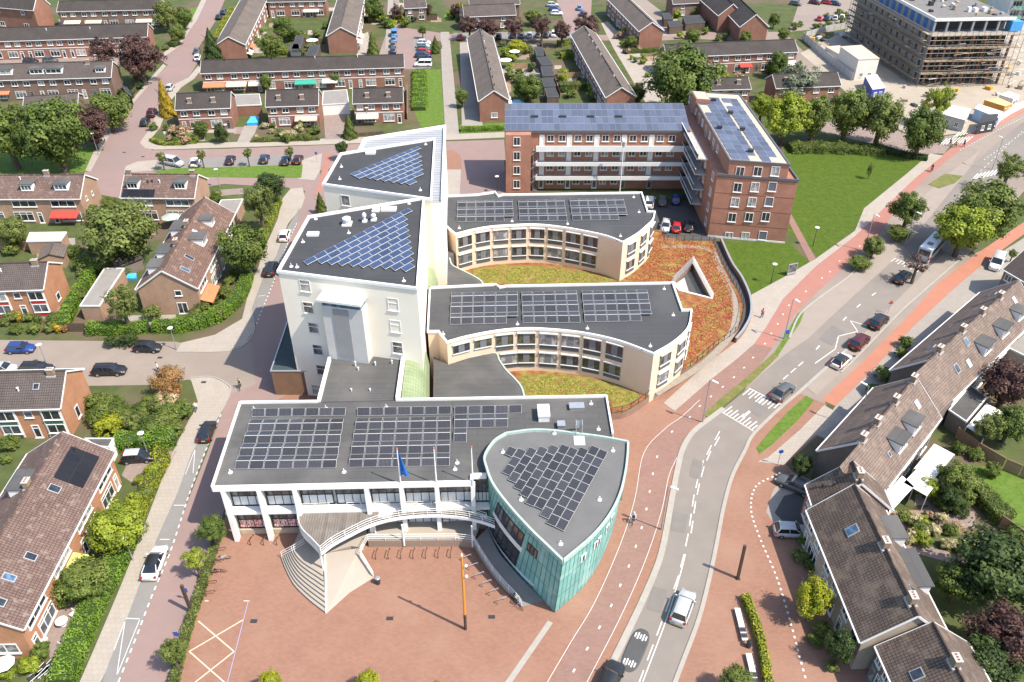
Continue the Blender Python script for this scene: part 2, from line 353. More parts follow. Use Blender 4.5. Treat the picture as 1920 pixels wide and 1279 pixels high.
# --- cycle paths and footways on the far side
sheet('cycle_path', [(1448, 653), (1468, 618), (1498, 581), (1515, 564), (1572, 511), (1599, 480), (1646, 443), (1690, 380), (1740, 330), (1790, 290), (1850, 250), (1930, 205), (1930, 190), (1840, 232), (1768, 290), (1714, 336), (1630, 417), (1603, 443), (1529, 500), (1468, 561), (1438, 611), (1414, 645)], 'pink_asphalt', 5)
sheet('cycle_path', [(1021, 1300), (1070, 1210), (1116, 1128), (1163, 1021), (1190, 937), (1207, 850), (1245, 806), (1280, 780), (1340, 720), (1414, 645), (1448, 653), (1420, 692), (1390, 722), (1350, 756), (1322, 776), (1290, 806), (1270, 857), (1254, 893), (1240, 960), (1210, 1051), (1163, 1158), (1101, 1279), (1090, 1300)], 'path_brick', 3)
sheet('pavement', [(1244, 756), (1265, 771), (1294, 746), (1335, 710), (1381, 674), (1414, 645), (1438, 611), (1468, 561), (1529, 500), (1603, 443), (1630, 417), (1714, 336), (1768, 292), (1744, 288), (1700, 326), (1620, 391), (1603, 433), (1530, 485), (1475, 517), (1409, 553), (1411, 586), (1400, 616), (1384, 639), (1347, 666), (1301, 704)], 'slab_pale', 6)
sheet('plaza', [(1396, 850), (1420, 868), (1472, 872), (1535, 815), (1550, 757), (1498, 737), (1468, 761), (1414, 813)], 'plaza_brick', 2)
sheet('cycle_path', [(1244, 756), (1292, 768), (1424, 664), (1414, 642), (1294, 738)], 'path_brick', 2)
# --- near side of the main road
sheet('plaza', [(1258, 1300), (1280, 1242), (1310, 1162), (1330, 1085), (1344, 1018), (1357, 950), (1373, 893), (1396, 850), (1420, 866), (1470, 868), (1560, 960), (1640, 1240), (1660, 1300)], 'plaza_brick', 3)
sheet('driveway', [(1436, 960), (1450, 918), (1485, 885), (1530, 905), (1535, 1010), (1490, 1010), (1456, 990)], 'slab_cool', 5)
sheet('driveway', [(1452, 962), (1470, 930), (1530, 915), (1535, 1000), (1490, 1000)], 'asphalt_dark', 6)
sheet('pavement', [(1420, 866), (1440, 858), (1500, 806), (1545, 760), (1590, 785), (1530, 815), (1490, 850), (1470, 872)], 'slab_pale', 5)
sheet('cycle_path', [(1540, 750), (1616, 680), (1700, 596), (1760, 530), (1840, 470), (1930, 410), (1930, 432), (1850, 490), (1790, 540), (1710, 615), (1630, 700), (1566, 762)], 'orange_path', 6)
sheet('pavement', [(1566, 762), (1630, 700), (1710, 615), (1790, 540), (1850, 490), (1930, 440), (1930, 520), (1800, 600), (1640, 740), (1560, 830), (1530, 815)], 'slab_cool', 4)
sheet('pavement', [(1498, 738), (1530, 742), (1576, 699), (1640, 640), (1727, 550), (1800, 486), (1840, 470), (1760, 530), (1700, 596), (1616, 680), (1545, 757)], 'beige_street', 5)
# --- left street pavements and bays
sheet('pavement', [(140, 1300), (190, 1190), (240, 1070), (290, 940), (325, 850), (360, 780), (371, 753), (357, 709), (397, 707), (424, 719), (433, 732), (420, 763), (403, 790), (388, 830), (359, 850), (332, 927), (295, 1008), (241, 1152), (200, 1256), (180, 1300)], 'slab_pale', 4)
sheet('parking_lane', [(184, 1300), (201, 1252), (241, 1152), (295, 1008), (332, 927), (359, 850), (388, 800), (403, 788), (413, 780), (386, 845), (355, 927), (322, 1028), (285, 1118), (258, 1189), (228, 1266), (214, 1300)], 'grey_bay', 5)
sheet('pavement', [(331, 660), (340, 643), (403, 628), (454, 598), (470, 531), (484, 504), (494, 470), (508, 440), (521, 410), (530, 372), (545, 354), (567, 352), (572, 370), (566, 388), (540, 420), (518, 480), (497, 511), (471, 581), (477, 618), (460, 645), (424, 659)], 'slab_pale', 5)
sheet('parking_lane', [(471, 581), (497, 511), (518, 480), (540, 425), (556, 400), (562, 388), (556, 420), (540, 455), (514, 527), (494, 575), (481, 608), (476, 604)], 'grey_bay', 6)
sheet('pavement', [(191, 282), (215, 235), (255, 188), (296, 141), (312, 124), (306, 120), (288, 140), (245, 190), (203, 236), (176, 284), (160, 320), (170, 322)], 'slab_pale', 5)
sheet('pavement', [(299, 113), (336, 87), (370, 37), (392, -10), (382, -10), (360, 36), (326, 84), (296, 108)], 'slab_pale', 5)
sheet('pavement', [(262, 268), (286, 235), (299, 190), (323, 160), (353, 146), (371, 124), (380, 128), (364, 148), (340, 164), (318, 192), (300, 240), (282, 262), (300, 270), (430, 267), (640, 259), (640, 270), (430, 277), (290, 281), (272, 278)], 'slab_pale', 5)
sheet('parking_lane', [(296, 304), (340, 298), (430, 296), (560, 288), (572, 292), (570, 308), (430, 315), (316, 317), (284, 318)], 'grey_bay', 5)
sheet('pavement', [(236, 312), (258, 303), (296, 300), (286, 320), (232, 324)], 'slab_pale', 6)
sheet('pavement', [(566, 300), (604, 288), (600, 320), (590, 338), (560, 336)], 'slab_pale', 6)
sheet('cycle_path', [(600, 336), (610, 288), (622, 288), (612, 340), (596, 368), (588, 366)], 'pink_asphalt', 6)
sheet('parking_lane', [(412, 356), (455, 353), (458, 364), (410, 368)], 'slab_rose', 5)
# --- far middle
sheet('path', [(826, 60), (842, 60), (849, 128), (861, 252), (835, 253), (828, 128)], 'slab_cool', 4)
sheet('pavement', [(640, 259), (835, 252), (946, 248), (946, 258), (860, 262), (640, 270)], 'slab_pale', 6)
sheet('parking_lane', [(774, 70), (806, 74), (808, 128), (780, 129)], 'grey_bay', 5)
sheet('parking_lane', [(850, 62), (1090, 58), (1096, 72), (850, 76)], 'grey_bay', 5)
sheet('path', [(722, 92), (728, -10), (738, -10), (736, 90)], 'slab_cool', 4)
sheet('path', [(1127, 44), (1140, 40), (1160, 62), (1260, 160), (1236, 192), (1210, 192), (1150, 90)], 'slab_pale', 4)
sheet('bare_plot', [(1178, 108), (1262, 104), (1276, 190), (1230, 180)], 'earth', 3)
sheet('path', [(1176, 118), (1258, 112), (1260, 118), (1180, 124)], 'slab_pale', 5)
sheet('path', [(836, 305), (865, 308), (862, 366), (838, 366)], 'slab_pale', 5)
sheet('plaza', [(838, 282), (850, 282), (864, 292), (866, 318), (838, 318)], 'plaza_brick', 6)
# --- lawns
sheet('lawn', [(1470, 270), (1560, 262), (1640, 270), (1744, 290), (1700, 328), (1622, 390), (1600, 432), (1536, 482), (1472, 430)], 'lawn_bright', 3)
sheet('lawn', [(1340, 456), (1476, 452), (1514, 488), (1536, 485), (1520, 494), (1475, 517), (1408, 556), (1380, 500)], 'lawn_bright', 4)
sheet('path', [(1470, 400), (1480, 396), (1530, 486), (1518, 492)], 'path_brick', 6)
sheet('lawn', [(-60, 345), (165, 322), (195, 278), (120, 272), (-60, 290)], 'lawn', 3)
sheet('lawn', [(286, 321), (330, 316), (568, 309), (565, 334), (480, 334), (380, 332), (310, 330)], 'lawn', 6)
sheet('lawn', [(773, 131), (826, 130), (833, 232), (790, 240), (772, 200)], 'lawn', 3)
sheet('lawn', [(862, 234), (947, 230), (947, 248), (862, 250)], 'lawn', 4)
sheet('lawn', [(1920, 60), (1960, 55), (1960, 140), (1890, 120)], 'lawn', 2)
sheet('lawn', [(1800, 870), (1900, 880), (1960, 900), (1960, 1020), (1880, 980), (1830, 930)], 'lawn', 2)
sheet('lawn', [(340, 20), (382, 10), (368, 40), (345, 70), (336, 50)], 'lawn', 2)
sheet('verge', [(1418, 840), (1446, 806), (1480, 770), (1512, 742), (1526, 752), (1498, 786), (1450, 832), (1424, 852)], 'lawn', 7)
sheet('verge', [(1453, 660), (1470, 634), (1496, 588), (1509, 582), (1500, 606), (1474, 644), (1458, 668)], 'lawn', 7)
sheet('verge', [(1318, 778), (1350, 748), (1400, 708), (1453, 660), (1460, 668), (1408, 718), (1350, 768), (1330, 784)], 'lawn_dry', 7)
sheet('verge', [(1740, 346), (1772, 326), (1806, 330), (1790, 344), (1760, 354)], 'lawn_dry', 7)
# --- building site
sheet('site_ground', [(1500, 100), (1600, 50), (1960, 40), (1960, 190), (1800, 250), (1720, 260), (1640, 220), (1560, 150)], 'sand', 4)
sheet('pavement', [(1640, 226), (1720, 262), (1800, 252), (1770, 288), (1700, 290), (1600, 262), (1560, 250), (1470, 240), (1476, 232)], 'slab_rose', 5)
# --- small paved terraces scattered through the gardens
_r = random.Random(77)
for (x0, x1, y0, y1, n) in ((465, 615, 40, 104, 7), (690, 860, 4, 40, 8), (935, 1005, 78, 180, 8), (1045, 1110, 80, 175, 8), (1250, 1420, 10, 74, 10), (0, 280, 108, 128, 5), (150, 300, 395, 470, 4), (0, 130, 440, 485, 4), (1690, 1840, 880, 1040, 6), (1310, 1500, 118, 140, 6), (290, 600, 235, 262, 6), (380, 750, 152, 166, 9), (110, 300, 34, 48, 4)):
    for _ in range(n):
        x, y = _r.uniform(x0, x1), _r.uniform(y0, y1); w = _r.uniform(5, 13)*(1+y/400); d_ = w*_r.uniform(0.3, 0.6); sheet('terrace', [(x-w, y+d_), (x+w, y+d_*0.9), (x+w*0.95, y-d_), (x-w*0.95, y-d_*0.9)], _r.choice(('slab_pale', 'slab_rose', 'slab_cool', 'earth', 'lawn')), 3)
# --- kerbs
KM = MATS['kerb']
def kerb(px, w=0.3, h=0.12, m=None, sm=5):
    struct('kerb', ribbon(px, w, 0.0, h, None, sm), m or KM)
kerb(road_l[:11], 0.7, 0.10); kerb(road_r[:13], 0.45, 0.12)
kerb([(1576, 699), (1616, 660), (1683, 590), (1727, 550), (1800, 486)], 0.3)
kerb([(1480, 634), (1500, 590), (1540, 556), (1590, 520), (1636, 478)], 0.3)
kerb([(147, 1290), (190, 1190), (240, 1070), (290, 940), (325, 850), (360, 780)], 0.15, 0.1)
kerb([(331, 660), (424, 659), (460, 645), (477, 618), (471, 581)], 0.2)
kerb([(357, 709), (397, 707), (424, 719), (433, 732), (420, 763), (403, 790)], 0.2)
# --- painted markings
PAINT = MATS['road_paint']
def stripe_quad(mb, a, b, w, z):
    d = dir2(a, b); n = Vector((-d.y, d.x))*w/2
    mb.face([(a.x-n.x, a.y-n.y, z), (b.x-n.x, b.y-n.y, z), (b.x+n.x, b.y+n.y, z), (a.x+n.x, a.y+n.y, z)]); return mb
def solid_line(px, w=0.1, z=0.055, sm=5, name='road_line'):
    w_ = spline(PL(px), sm) if sm else PL(px); mb = MB()
    for i in range(len(w_)-1): stripe_quad(mb, w_[i], w_[i+1], w, z)
    return struct(name, mb, PAINT)
def along(pts, step):
    """points and directions every step metres along a line"""
    out = []; acc = 0.0
    for i in range(len(pts)-1):
        a, b = pts[i], pts[i+1]; L = (b-a).length
        while acc <= L: out.append((a+(b-a)*(acc/L), (b-a)/L)); acc += step
        acc -= L
    return out
def dashes(px, length, gap, w=0.12, z=0.055, off=0.0, sm=6, kind='structure'):
    pts = spline(PL(px), sm); mb = MB()
    for c, d in along(pts, length+gap):
        n = Vector((-d.y, d.x, 0))*off
        a, b = c+n, c+n+d*length; stripe_quad(mb, a, b, w, z)
    return struct('road_marking', mb, PAINT)
ctr = [(1198, 1290), (1222, 1225), (1250, 1150), (1276, 1075), (1293, 1000), (1304, 930), (1320, 870), (1345, 822)]
dashes(ctr, 2.0, 1.2, 0.14, off=0.16); solid_line([(1205, 1279), (1250, 1160), (1276, 1075), (1285, 1040)], 0.12)
dashes(ctr[4:], 2.0, 1.2, 0.14, off=-0.16)
solid_line([(1391, 783), (1430, 748)], 0.14, sm=0); solid_line([(1393, 785), (1432, 750)], 0.14, sm=0)
dashes([(1468, 712), (1507, 678)], 1.5, 0.7, 0.16, sm=1); dashes([(1530, 656), (1570, 612), (1612, 572), (1655, 540)], 1.3, 3.8, 0.2)
solid_line([(1020, 1290), (1070, 1205), (1116, 1128), (1163, 1021), (1190, 937), (1207, 850), (1245, 806), (1280, 780), (1312, 750)], 0.07, 0.05)
solid_line([(1095, 1290), (1163, 1158), (1210, 1051), (1240, 960), (1254, 893), (1270, 857)], 0.07, 0.05)
cyc = [(1076, 1258), (1101, 1217), (1124, 1177), (1146, 1136), (1163, 1098), (1179, 1062), (1192, 1025), (1203, 990), (1212, 955), (1218, 922), (1224, 889), (1232, 857), (1260, 810), (1293, 783), (1312, 762), (1333, 744), (1355, 726), (1376, 708), (1395, 690), (1412, 671), (1434, 645), (1446, 626), (1458, 608), (1468, 590), (1479, 573), (1494, 562), (1511, 547), (1541, 522), (1556, 510), (1574, 490), (1612, 462)]
mb = MB()
for i, (x, y) in enumerate(cyc):
    c = P(x, y); d = (P(*cyc[min(i+1, len(cyc)-1)])-P(*cyc[max(i-1, 0)])).normalized(); stripe_quad(mb, c-d*0.22, c+d*0.22, 0.2, 0.06)
struct('road_marking', mb, PAINT)
# raised humps with comb markings across the carriageway
def comb(a, b, teeth, ln, w=0.14):
    A, B = P(*a), P(*b); d = (B-A).normalized(); n = Vector((d.y, -d.x, 0)) if ln > 0 else Vector((-d.y, d.x, 0))
    mb = MB(); stripe_quad(mb, A, B, 0.14, 0.056)
    for k in range(teeth):
        c = A+(B-A)*((k+0.5)/teeth); stripe_quad(mb, c, c-n*abs(ln)*(0.7 if k % 2 else 1.0), 0.17, 0.058)
    struct('road_marking', mb, PAINT)
comb((1404, 728), (1470, 762), 11, -2.0); comb((1353, 773), (1418, 812), 11, 2.0)
solid_line([(1528, 682), (1566, 655), (1572, 631), (1608, 622), (1594, 602), (1624, 611)], 0.16, 0.056, 0)
comb((1676, 484), (1730, 506), 9, -1.6)
# zebra and dashed markings at the far crossing
mb = MB()
for k in range(9):
    a = P(1762+k*6, 272-k*0.5); b_ = P(1776+k*6, 260-k*0.5); stripe_quad(mb, a, b_, 0.24, 0.06)
for k in range(7):
    a = P(1822+k*7, 338-k*1.5); b_ = P(1834+k*7, 326-k*1.5); stripe_quad(mb, a, b_, 0.28, 0.06)
for k in range(7):
    a = P(1788+k*6, 258-k*1.5); b_ = P(1800+k*6, 247-k*1.5); stripe_quad(mb, a, b_, 0.24, 0.06)
struct('road_marking', mb, PAINT)
dashes([(1838, 322), (1900, 262), (1935, 230)], 1.0, 1.4, 0.12, sm=1); dashes([(1800, 282), (1880, 240), (1930, 215)], 0.4, 0.9, 0.22, sm=1)
dashes([(1845, 300), (1925, 245)], 0.6, 1.1, 0.16, sm=1)
# left street: edge blocks of the parking lane and bay marks
dashes([(214, 1300), (258, 1189), (285, 1118), (322, 1028), (355, 927), (386, 845), (414, 778)], 0.55, 0.55, 0.16)
dashes([(481, 608), (494, 575), (514, 527), (540, 455), (556, 420)], 0.55, 0.55, 0.16)
for q in ([(236, 1160), (262, 1161)], [(300, 1012), (318, 1012)], [(326, 948), (346, 948)], [(484, 556), (498, 554)]): solid_line(q, 0.12, 0.056, 0)
for q in ([(262, 1163), (219, 1268), (235, 1163), (214, 1220)], [(348, 890), (366, 842), (362, 888)]): solid_line(q, 0.08, 0.056, 0)
dashes([(1458, 890), (1418, 912), (1408, 955), (1425, 1010), (1455, 1080), (1480, 1160), (1500, 1235), (1515, 1290)], 0.3, 0.45, 0.22, 0.05)
# play court lines on the square
cream = mat('court_line', (0.62, 0.5, 0.36), 0.7, 0.1, 2)
def court(px, w, m, z=0.03):
    w_ = PL(px); mb = MB()
    for i in range(len(w_)-1): stripe_quad(mb, w_[i], w_[i+1], w, z+0.001*i)
    struct('court_marking', mb, m)
court([(372, 1165), (439, 1222), (358, 1286)], 0.13, cream, 0.03); court([(457, 1162), (355, 1222), (428, 1286)], 0.13, cream, 0.035)
court([(466, 1126), (424, 1290)], 0.1, mat('court_blue', (0.3, 0.27, 0.36), 0.8, 0.1, 2), 0.042)
solid_line([(1032, 1166), (945, 1292)], 0.6, 0.026, 0, 'paving_strip').data.materials[0] = MATS['kerb']
for q in ([(384, 1127), (391, 1127)], [(457, 1127), (468, 1127)]): court(q, 0.12, cream)
for (x, y) in ((731, 1160), (922, 1157), (476, 1165), (268, 294), (233, 286), (382, 717), (300, 671), (1600, 668)):
    c = P(x, y); mb = MB(); mb.obox((c.x, c.y), (1, 0), 0.35, 0.22, 0.02, 0.047); struct('drain_cover', mb, MATS['steel_dark'])
for i, q in enumerate(([(1262, 960), (1290, 965), (1284, 1000), (1258, 995)], [(1300, 860), (1318, 868), (1310, 900), (1292, 893)], [(1420, 755), (1440, 768), (1424, 784), (1404, 770)], [(1560, 610), (1584, 622), (1560, 648), (1536, 636)], [(1225, 1100), (1252, 1106), (1238, 1150), (1212, 1142)])):
    sheet('road_patch', q, 'asphalt_patch', 7)
# rounded dark hump with white chevrons on the near lane
c = P(1191, 1219); d = (P(1210, 1175)-P(1172, 1262)).normalized(); n = Vector((-d.y, d.x, 0)); out = []
hl = (P(1206, 1192)-P(1176, 1247)).length/2+0.75; hw = 0.98
for k in range(24):
    t = 2*math.pi*k/24; sx, sy = math.cos(t), math.sin(t)
    sg = lambda v, p: math.copysign(abs(v)**p, v)
    out.append(c+d*hl*sg(sx, 0.55)+n*hw*sg(sy, 0.8))
mb = MB(); lo = mb.pts([(p.x, p.y, 0.035) for p in out]); hi = mb.pts([(c.x+(p.x-c.x)*0.86, c.y+(p.y-c.y)*0.86, 0.10) for p in out]); mb.f.append(hi)
for k in range(24): mb.f.append([lo[k], lo[(k+1) % 24], hi[(k+1) % 24], hi[k]])
hump = thing('speed_cushion', 'rounded dark speed cushion with white bars on the near lane of the main road', 'speed cushion', (c.x, c.y, 0.03))
part('cushion', mb, MATS['asphalt_dark'], hump)
for e in (-1, 1):
    for k in range(5):
        q = c+d*e*(hl*0.62)+n*((k-2)*0.28); ln = 0.42 if k % 2 else 0.28; s_ = MB()
        stripe_quad(s_, q-d*ln, q+d*ln, 0.16, 0.108); part('white_bar', s_, PAINT, hump)
# ================================================================ town hall complex
def mat_panel(name, cell, line, frame, nx=10, ny=6, rough=0.35):
    m = bpy.data.materials.new(name); nt, N, L, b = nodes_of(m)
    tc = N.new('ShaderNodeTexCoord')
    def br(w, h, ms, c1, c2, mo):
        t = N.new('ShaderNodeTexBrick'); L.new(tc.outputs['UV'], t.inputs['Vector']); t.offset = 0.0
        t.inputs['Scale'].default_value = 1; t.inputs['Brick Width'].default_value = w; t.inputs['Row Height'].default_value = h
        t.inputs['Mortar Size'].default_value = ms; t.inputs['Mortar Smooth'].default_value = 0.1
        t.inputs['Color1'].default_value = rgba(c1); t.inputs['Color2'].default_value = rgba(c2); t.inputs['Mortar'].default_value = rgba(mo); return t
    cells = br(1/nx, 1/ny, 0.006, cell, mul(cell, 1.15), line); rim = br(1, 1, 0.014, (0, 0, 0), (0, 0, 0), (1, 1, 1))
    mx = N.new('ShaderNodeMix'); mx.data_type = 'RGBA'; L.new(rim.outputs['Fac'], mx.inputs[0]); mx.inputs[7].default_value = rgba(frame)
    oi = N.new('ShaderNodeObjectInfo'); mr = N.new('ShaderNodeMapRange'); mr.inputs[3].default_value = 0.8; mr.inputs[4].default_value = 1.25
    L.new(oi.outputs['Random'], mr.inputs[0]); mm = N.new('ShaderNodeMix'); mm.data_type = 'RGBA'; mm.blend_type = 'MULTIPLY'; mm.inputs[0].default_value = 1
    L.new(cells.outputs[0], mm.inputs[6]); L.new(mr.outputs[0], mm.inputs[7]); L.new(mm.outputs[2], mx.inputs[6])
    L.new(mx.outputs[2], b.inputs['Base Color']); b.inputs['Roughness'].default_value = rough; b.inputs['Specular IOR Level'].default_value = 0.32
    MATS[name] = m
mat_panel('pv_dark', (0.025, 0.025, 0.03), (0.13, 0.13, 0.14), (0.62, 0.62, 0.61))
mat_panel('pv_blue', (0.03, 0.048, 0.105), (0.06, 0.085, 0.15), (0.66, 0.66, 0.66))
mat_panel('pv_sky', (0.07, 0.085, 0.13), (0.13, 0.145, 0.18), (0.36, 0.37, 0.4), rough=0.45)  # paler blue cells: reflected sky put into the colour
mat_panel('pv_black', (0.014, 0.014, 0.017), (0.02, 0.02, 0.024), (0.03, 0.03, 0.034))
def pv(par, q, m, th=0.05):
    """one solar panel on four corner points (bl, br, tr, tl)"""
    q = [Vector(p) for p in q]; n = (q[1]-q[0]).cross(q[3]-q[0]).normalized()
    if n.z < 0: n = -n
    mb = MB(); mb.face(q, [(0, 0), (1, 0), (1, 1), (0, 1)])
    lo = [p-n*th for p in q]
    for i in range(4): mb.face([lo[i], lo[(i+1) % 4], q[(i+1) % 4], q[i]], [(0, 0)]*4)
    c = (q[0]+q[2])/2
    return part('solar_panel', mb, m, par, at=c)
def pv_grid(par, bl, br, tr, tl, z, cols, rows, m, tent=0.28, base=0.12, skip=(), start=0, gap=0.03):
    A, B, C, D = P(*bl, z), P(*br, z), P(*tr, z), P(*tl, z)
    def at(u, v, h): p = (A*(1-u)+B*u)*(1-v)+(D*(1-u)+C*u)*v; return Vector((p.x, p.y, z+h))
    for r in range(rows):
        up = (r+start) % 2 == 0
        h0, h1 = (base, base+tent) if up else (base+tent, base)
        for c in range(cols):
            if (c, r) in skip: continue
            u0, u1 = (c+gap)/cols, (c+1-gap)/cols; v0, v1 = (r+gap)/rows, (r+1-gap)/rows
            pv(par, [at(u0, v0, h0), at(u1, v0, h0), at(u1, v1, h1), at(u0, v1, h1)], m)
CAMP = Vector((0, 0, CAM_H))
def on_wall(x, y, A, B):
    """photo point on the vertical plane through A,B -> world point"""
    d = P(x, y, 0)-CAMP; e = Vector((B[0]-A[0], B[1]-A[1], 0)); n = Vector((-e.y, e.x, 0))
    t = n.dot(Vector((A[0], A[1], 0))-Vector((0, 0, 0)))/n.dot(Vector((d.x, d.y, 0)))
    return CAMP+d*t
def win_px(par, A, B, x, y, w, h, mull=0, tr=(), frame=None, glass=None, fw=0.09, out=0.0):
    """window centred on photo point x,y on wall A->B (outside to the right of A->B)"""
    c = on_wall(x, y, A, B); d = dir2(A, B); n = Vector((d.y, -d.x))*out
    return window(par, c.x+n.x, c.y+n.y, c.z-h/2, math.atan2(d.y, d.x), w, h, mull, tr, frame, glass, fw)
def parapet(mb, pts, z0, z1, w, inset=0.0, closed=True):
    n = len(pts)
    for i in range(n if closed else n-1):
        a, b = Vector(pts[i]), Vector(pts[(i+1) % n]); d = (b-a); d.z = 0
        if d.length < 1e-4: continue
        e = d.normalized()*(w/2-0.002 if closed else 0)
        mb.beam((a.x-e.x, a.y-e.y, (z0+z1)/2+0.0005*(i % 7)), (b.x+e.x, b.y+e.y, (z0+z1)/2+0.0005*(i % 7)), w, z1-z0)
    return mb
cream = mat('cream_render', (0.8, 0.73, 0.61), 0.85, 0.05, 0.25, 0.05, detail=6, patch=(0.05, (0.76, 0.68, 0.56), 0.5, 0.8))
cream_w = mat('cream_wing', (0.682, 0.53, 0.385), 0.85, 0.05, 0.3, 0.05, detail=6)
white = MATS['white_paint']; bit = MATS['roof_bitumen']; bit2 = MATS['roof_bitumen_b']
grey_metal = mat('grey_metal', (0.2, 0.2, 0.21), 0.5, 0.08, 1.2)
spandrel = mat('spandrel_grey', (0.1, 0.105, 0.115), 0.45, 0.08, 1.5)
blind = mat('blind_white', (0.55, 0.57, 0.58), 0.6, 0.08, 2)
# ---------------------------------------------------------------- front wing
ZF = 9.0
fw_px = [(397, 912), (883, 902), (884, 889), (912, 888), (960, 860), (1060, 830), (1149, 812), (1137, 741), (742, 748), (595, 751), (450, 753)]
front = thing('town_hall_front_wing', 'long white-framed town hall wing with columns, flagpoles and solar panels on its grey roof', 'building', P(640, 860, 0))
F = PL(fw_px, ZF)
A, B = P(397, 912, ZF), P(883, 902, ZF); fd = dir2(A, B); fn = Vector((fd.y, -fd.x))          # fn points to the square
mb = MB(); mb.prism([(p.x, p.y) for p in F], ZF-0.55, ZF-0.32, cap0=True); part('roof', mb, bit, front)
mb = MB(); Fl = list(F); parapet(mb, Fl[:3], ZF-0.75, ZF+0.02, 0.24, closed=False); parapet(mb, [Fl[2], Fl[3]], ZF-0.7, ZF+0.01, 0.28, closed=False)
parapet(mb, [Fl[6], Fl[7], Fl[8]], ZF-0.7, ZF+0.015, 0.22, closed=False); parapet(mb, [Fl[9], Fl[10], Fl[0]], ZF-0.75, ZF+0.01, 0.24, closed=False)
part('fascia', mb, white, front)
back_l, back_r = Vector((F[10].x, F[10].y)), Vector((F[7].x, F[7].y))
set_b = 1.25
ga = Vector((A.x, A.y))-fn*set_b+fd*0.5; gb = Vector((B.x, B.y))-fn*set_b+fd*2.2
mb = MB(); mb.prism([ga+fd*0.1-fn*0.3, gb-fn*0.3, (F[6].x-0.4, F[6].y), (back_r.x-0.4, back_r.y-0.4), (back_l.x+0.5, back_l.y-0.4)], 0, ZF-0.56); part('wall', mb, cream, front)
for z0, z1, dep in ((0.05, 0.75, 0.35), (4.05, 4.5, 1.0)):
    mb = MB(); a_, b_ = ga+fn*0.0, gb+fn*0.0
    mb.prism([a_-fn*0.2, b_-fn*0.2, b_+fn*dep, a_+fn*dep], z0, z1, cap0=True); part('floor_band' if z0 > 1 else 'plinth', mb, white if z0 > 1 else mat('plinth_tan', (0.4, 0.33, 0.25), 0.85, 0.1, 1), front)
cols_x = [414, 481, 548, 683, 748.5, 815, 882.7]
colw = []
for i, x in enumerate(cols_x):
    c = on_wall(x+4, 921-i*1.2, A, B); c2 = Vector((c.x, c.y))-fn*0.25; colw.append(c2)
    mb = MB(); mb.obox(c2, fd, 0.24, 0.42, 0, ZF-0.76); part('column', mb, white, front)
# glazing between the columns: two storeys, four lights each, white blinds behind the lower half
red_film = mat('flower_film', (0.62, 0.62, 0.6), 0.5, 0.1, 7.0, patch=(5.0, (0.62, 0.06, 0.045), 0.5, 0.54))
glz = mat_glass('glass_hall', (0.06, 0.07, 0.066), 0.08, 0.7, (0.14, 0.15, 0.14))
edges = colw[:3]+[colw[2]+(colw[3]-colw[2])*0.5]+colw[3:]+[gb+fn*set_b]
for i in range(len(edges)-1):
    p0 = edges[i]-fn*(set_b-0.2); p1 = edges[i+1]-fn*(set_b-0.2); L_ = (p1-p0).length; rz = math.atan2(fd.y, fd.x); mid = (p0+p1)/2
    for z0, h in ((0.75, 3.3), (4.5, 3.7)):
        if L_ < 1.0: continue
        w = window(front, mid.x, mid.y, z0, rz, L_-0.3, h, 3, (0.42,), MATS['dark_frame'], glz, 0.1)
        mb = MB(); mb.box(-(L_-0.3)/2+0.15, (L_-0.3)/2-0.15, -0.03, -0.008, 0.12, h*0.40)
        lpart('blind', mb.mesh('blind', red_film if (z0 < 1 and i < 2) else blind), w)
# side wall windows row is hidden; flagpoles grow out of three columns
for i in (4, 5, 6):
    c = colw[i]; mb = MB(); mb.tube((c.x+fn.x*0.3, c.y+fn.y*0.3, 4.6), (c.x+fn.x*0.3, c.y+fn.y*0.3, 14.1), 0.13, 8, 0.055)
    pole = part('flagpole', mb, white, front)
    mb = MB(); mb.sphere((c.x+fn.x*0.3, c.y+fn.y*0.3, 14.18), 0.12, 6, 4); part('pole_cap', mb, mat('cap_red', (0.5, 0.12, 0.08), 0.5), pole)
# flag, hanging in soft folds
c = colw[4]+fn*0.3; mb = MB(); nu, nv = 8, 12; ids = []
for j in range(nv+1):
    v = j/nv; row = []
    for i in range(nu+1):
        u = i/nu; ww = 0.15+1.15*v**1.2
        x = c.x+0.06+u*ww*0.75+0.06*v; y = c.y-0.16*math.sin(u*9+v*2)*v-u*ww*0.35
        row.append((x, y, 13.8-v*3.6+0.3*u*v))
    ids.append(mb.pts(row))
for j in range(nv):
    for i in range(nu): mb.f.append([ids[j][i], ids[j+1][i], ids[j+1][i+1], ids[j][i+1]])
flag = single('flag', mb, mat('flag_blue', (0.02, 0.13, 0.42), 0.6, 0.12, 1.0, patch=(1.6, (0.35, 0.5, 0.7), 0.66, 0.72)), 'blue flag hanging limp from the leftmost flagpole above the town hall', 'flag', (c.x, c.y, 13.6), smooth=True)
# solar fields
pd = MATS['pv_dark']
pv_grid(front, (439, 881), (631, 879), (646, 786), (470, 788), ZF-0.3, 7, 8, pd)
pv_grid(front, (471.5, 783), (648, 780.5), (650, 768.5), (473, 770), ZF-0.3, 7, 1, pd)
pv_grid(front, (653, 878), (844, 875), (846, 782), (668, 785), ZF-0.3, 7, 8, pd)
pv_grid(front, (669, 781.5), (846.5, 778), (847, 765.5), (669.5, 768.5), ZF-0.3, 7, 1, pd)
pv_grid(front, (850, 831), (978, 829), (979, 763.5), (852, 766), ZF-0.3, 5, 5, pd, skip=[(c_, r_) for r_ in (0, 1) for c_ in (1, 2, 3, 4)]+[(4, 2), (4, 3)])
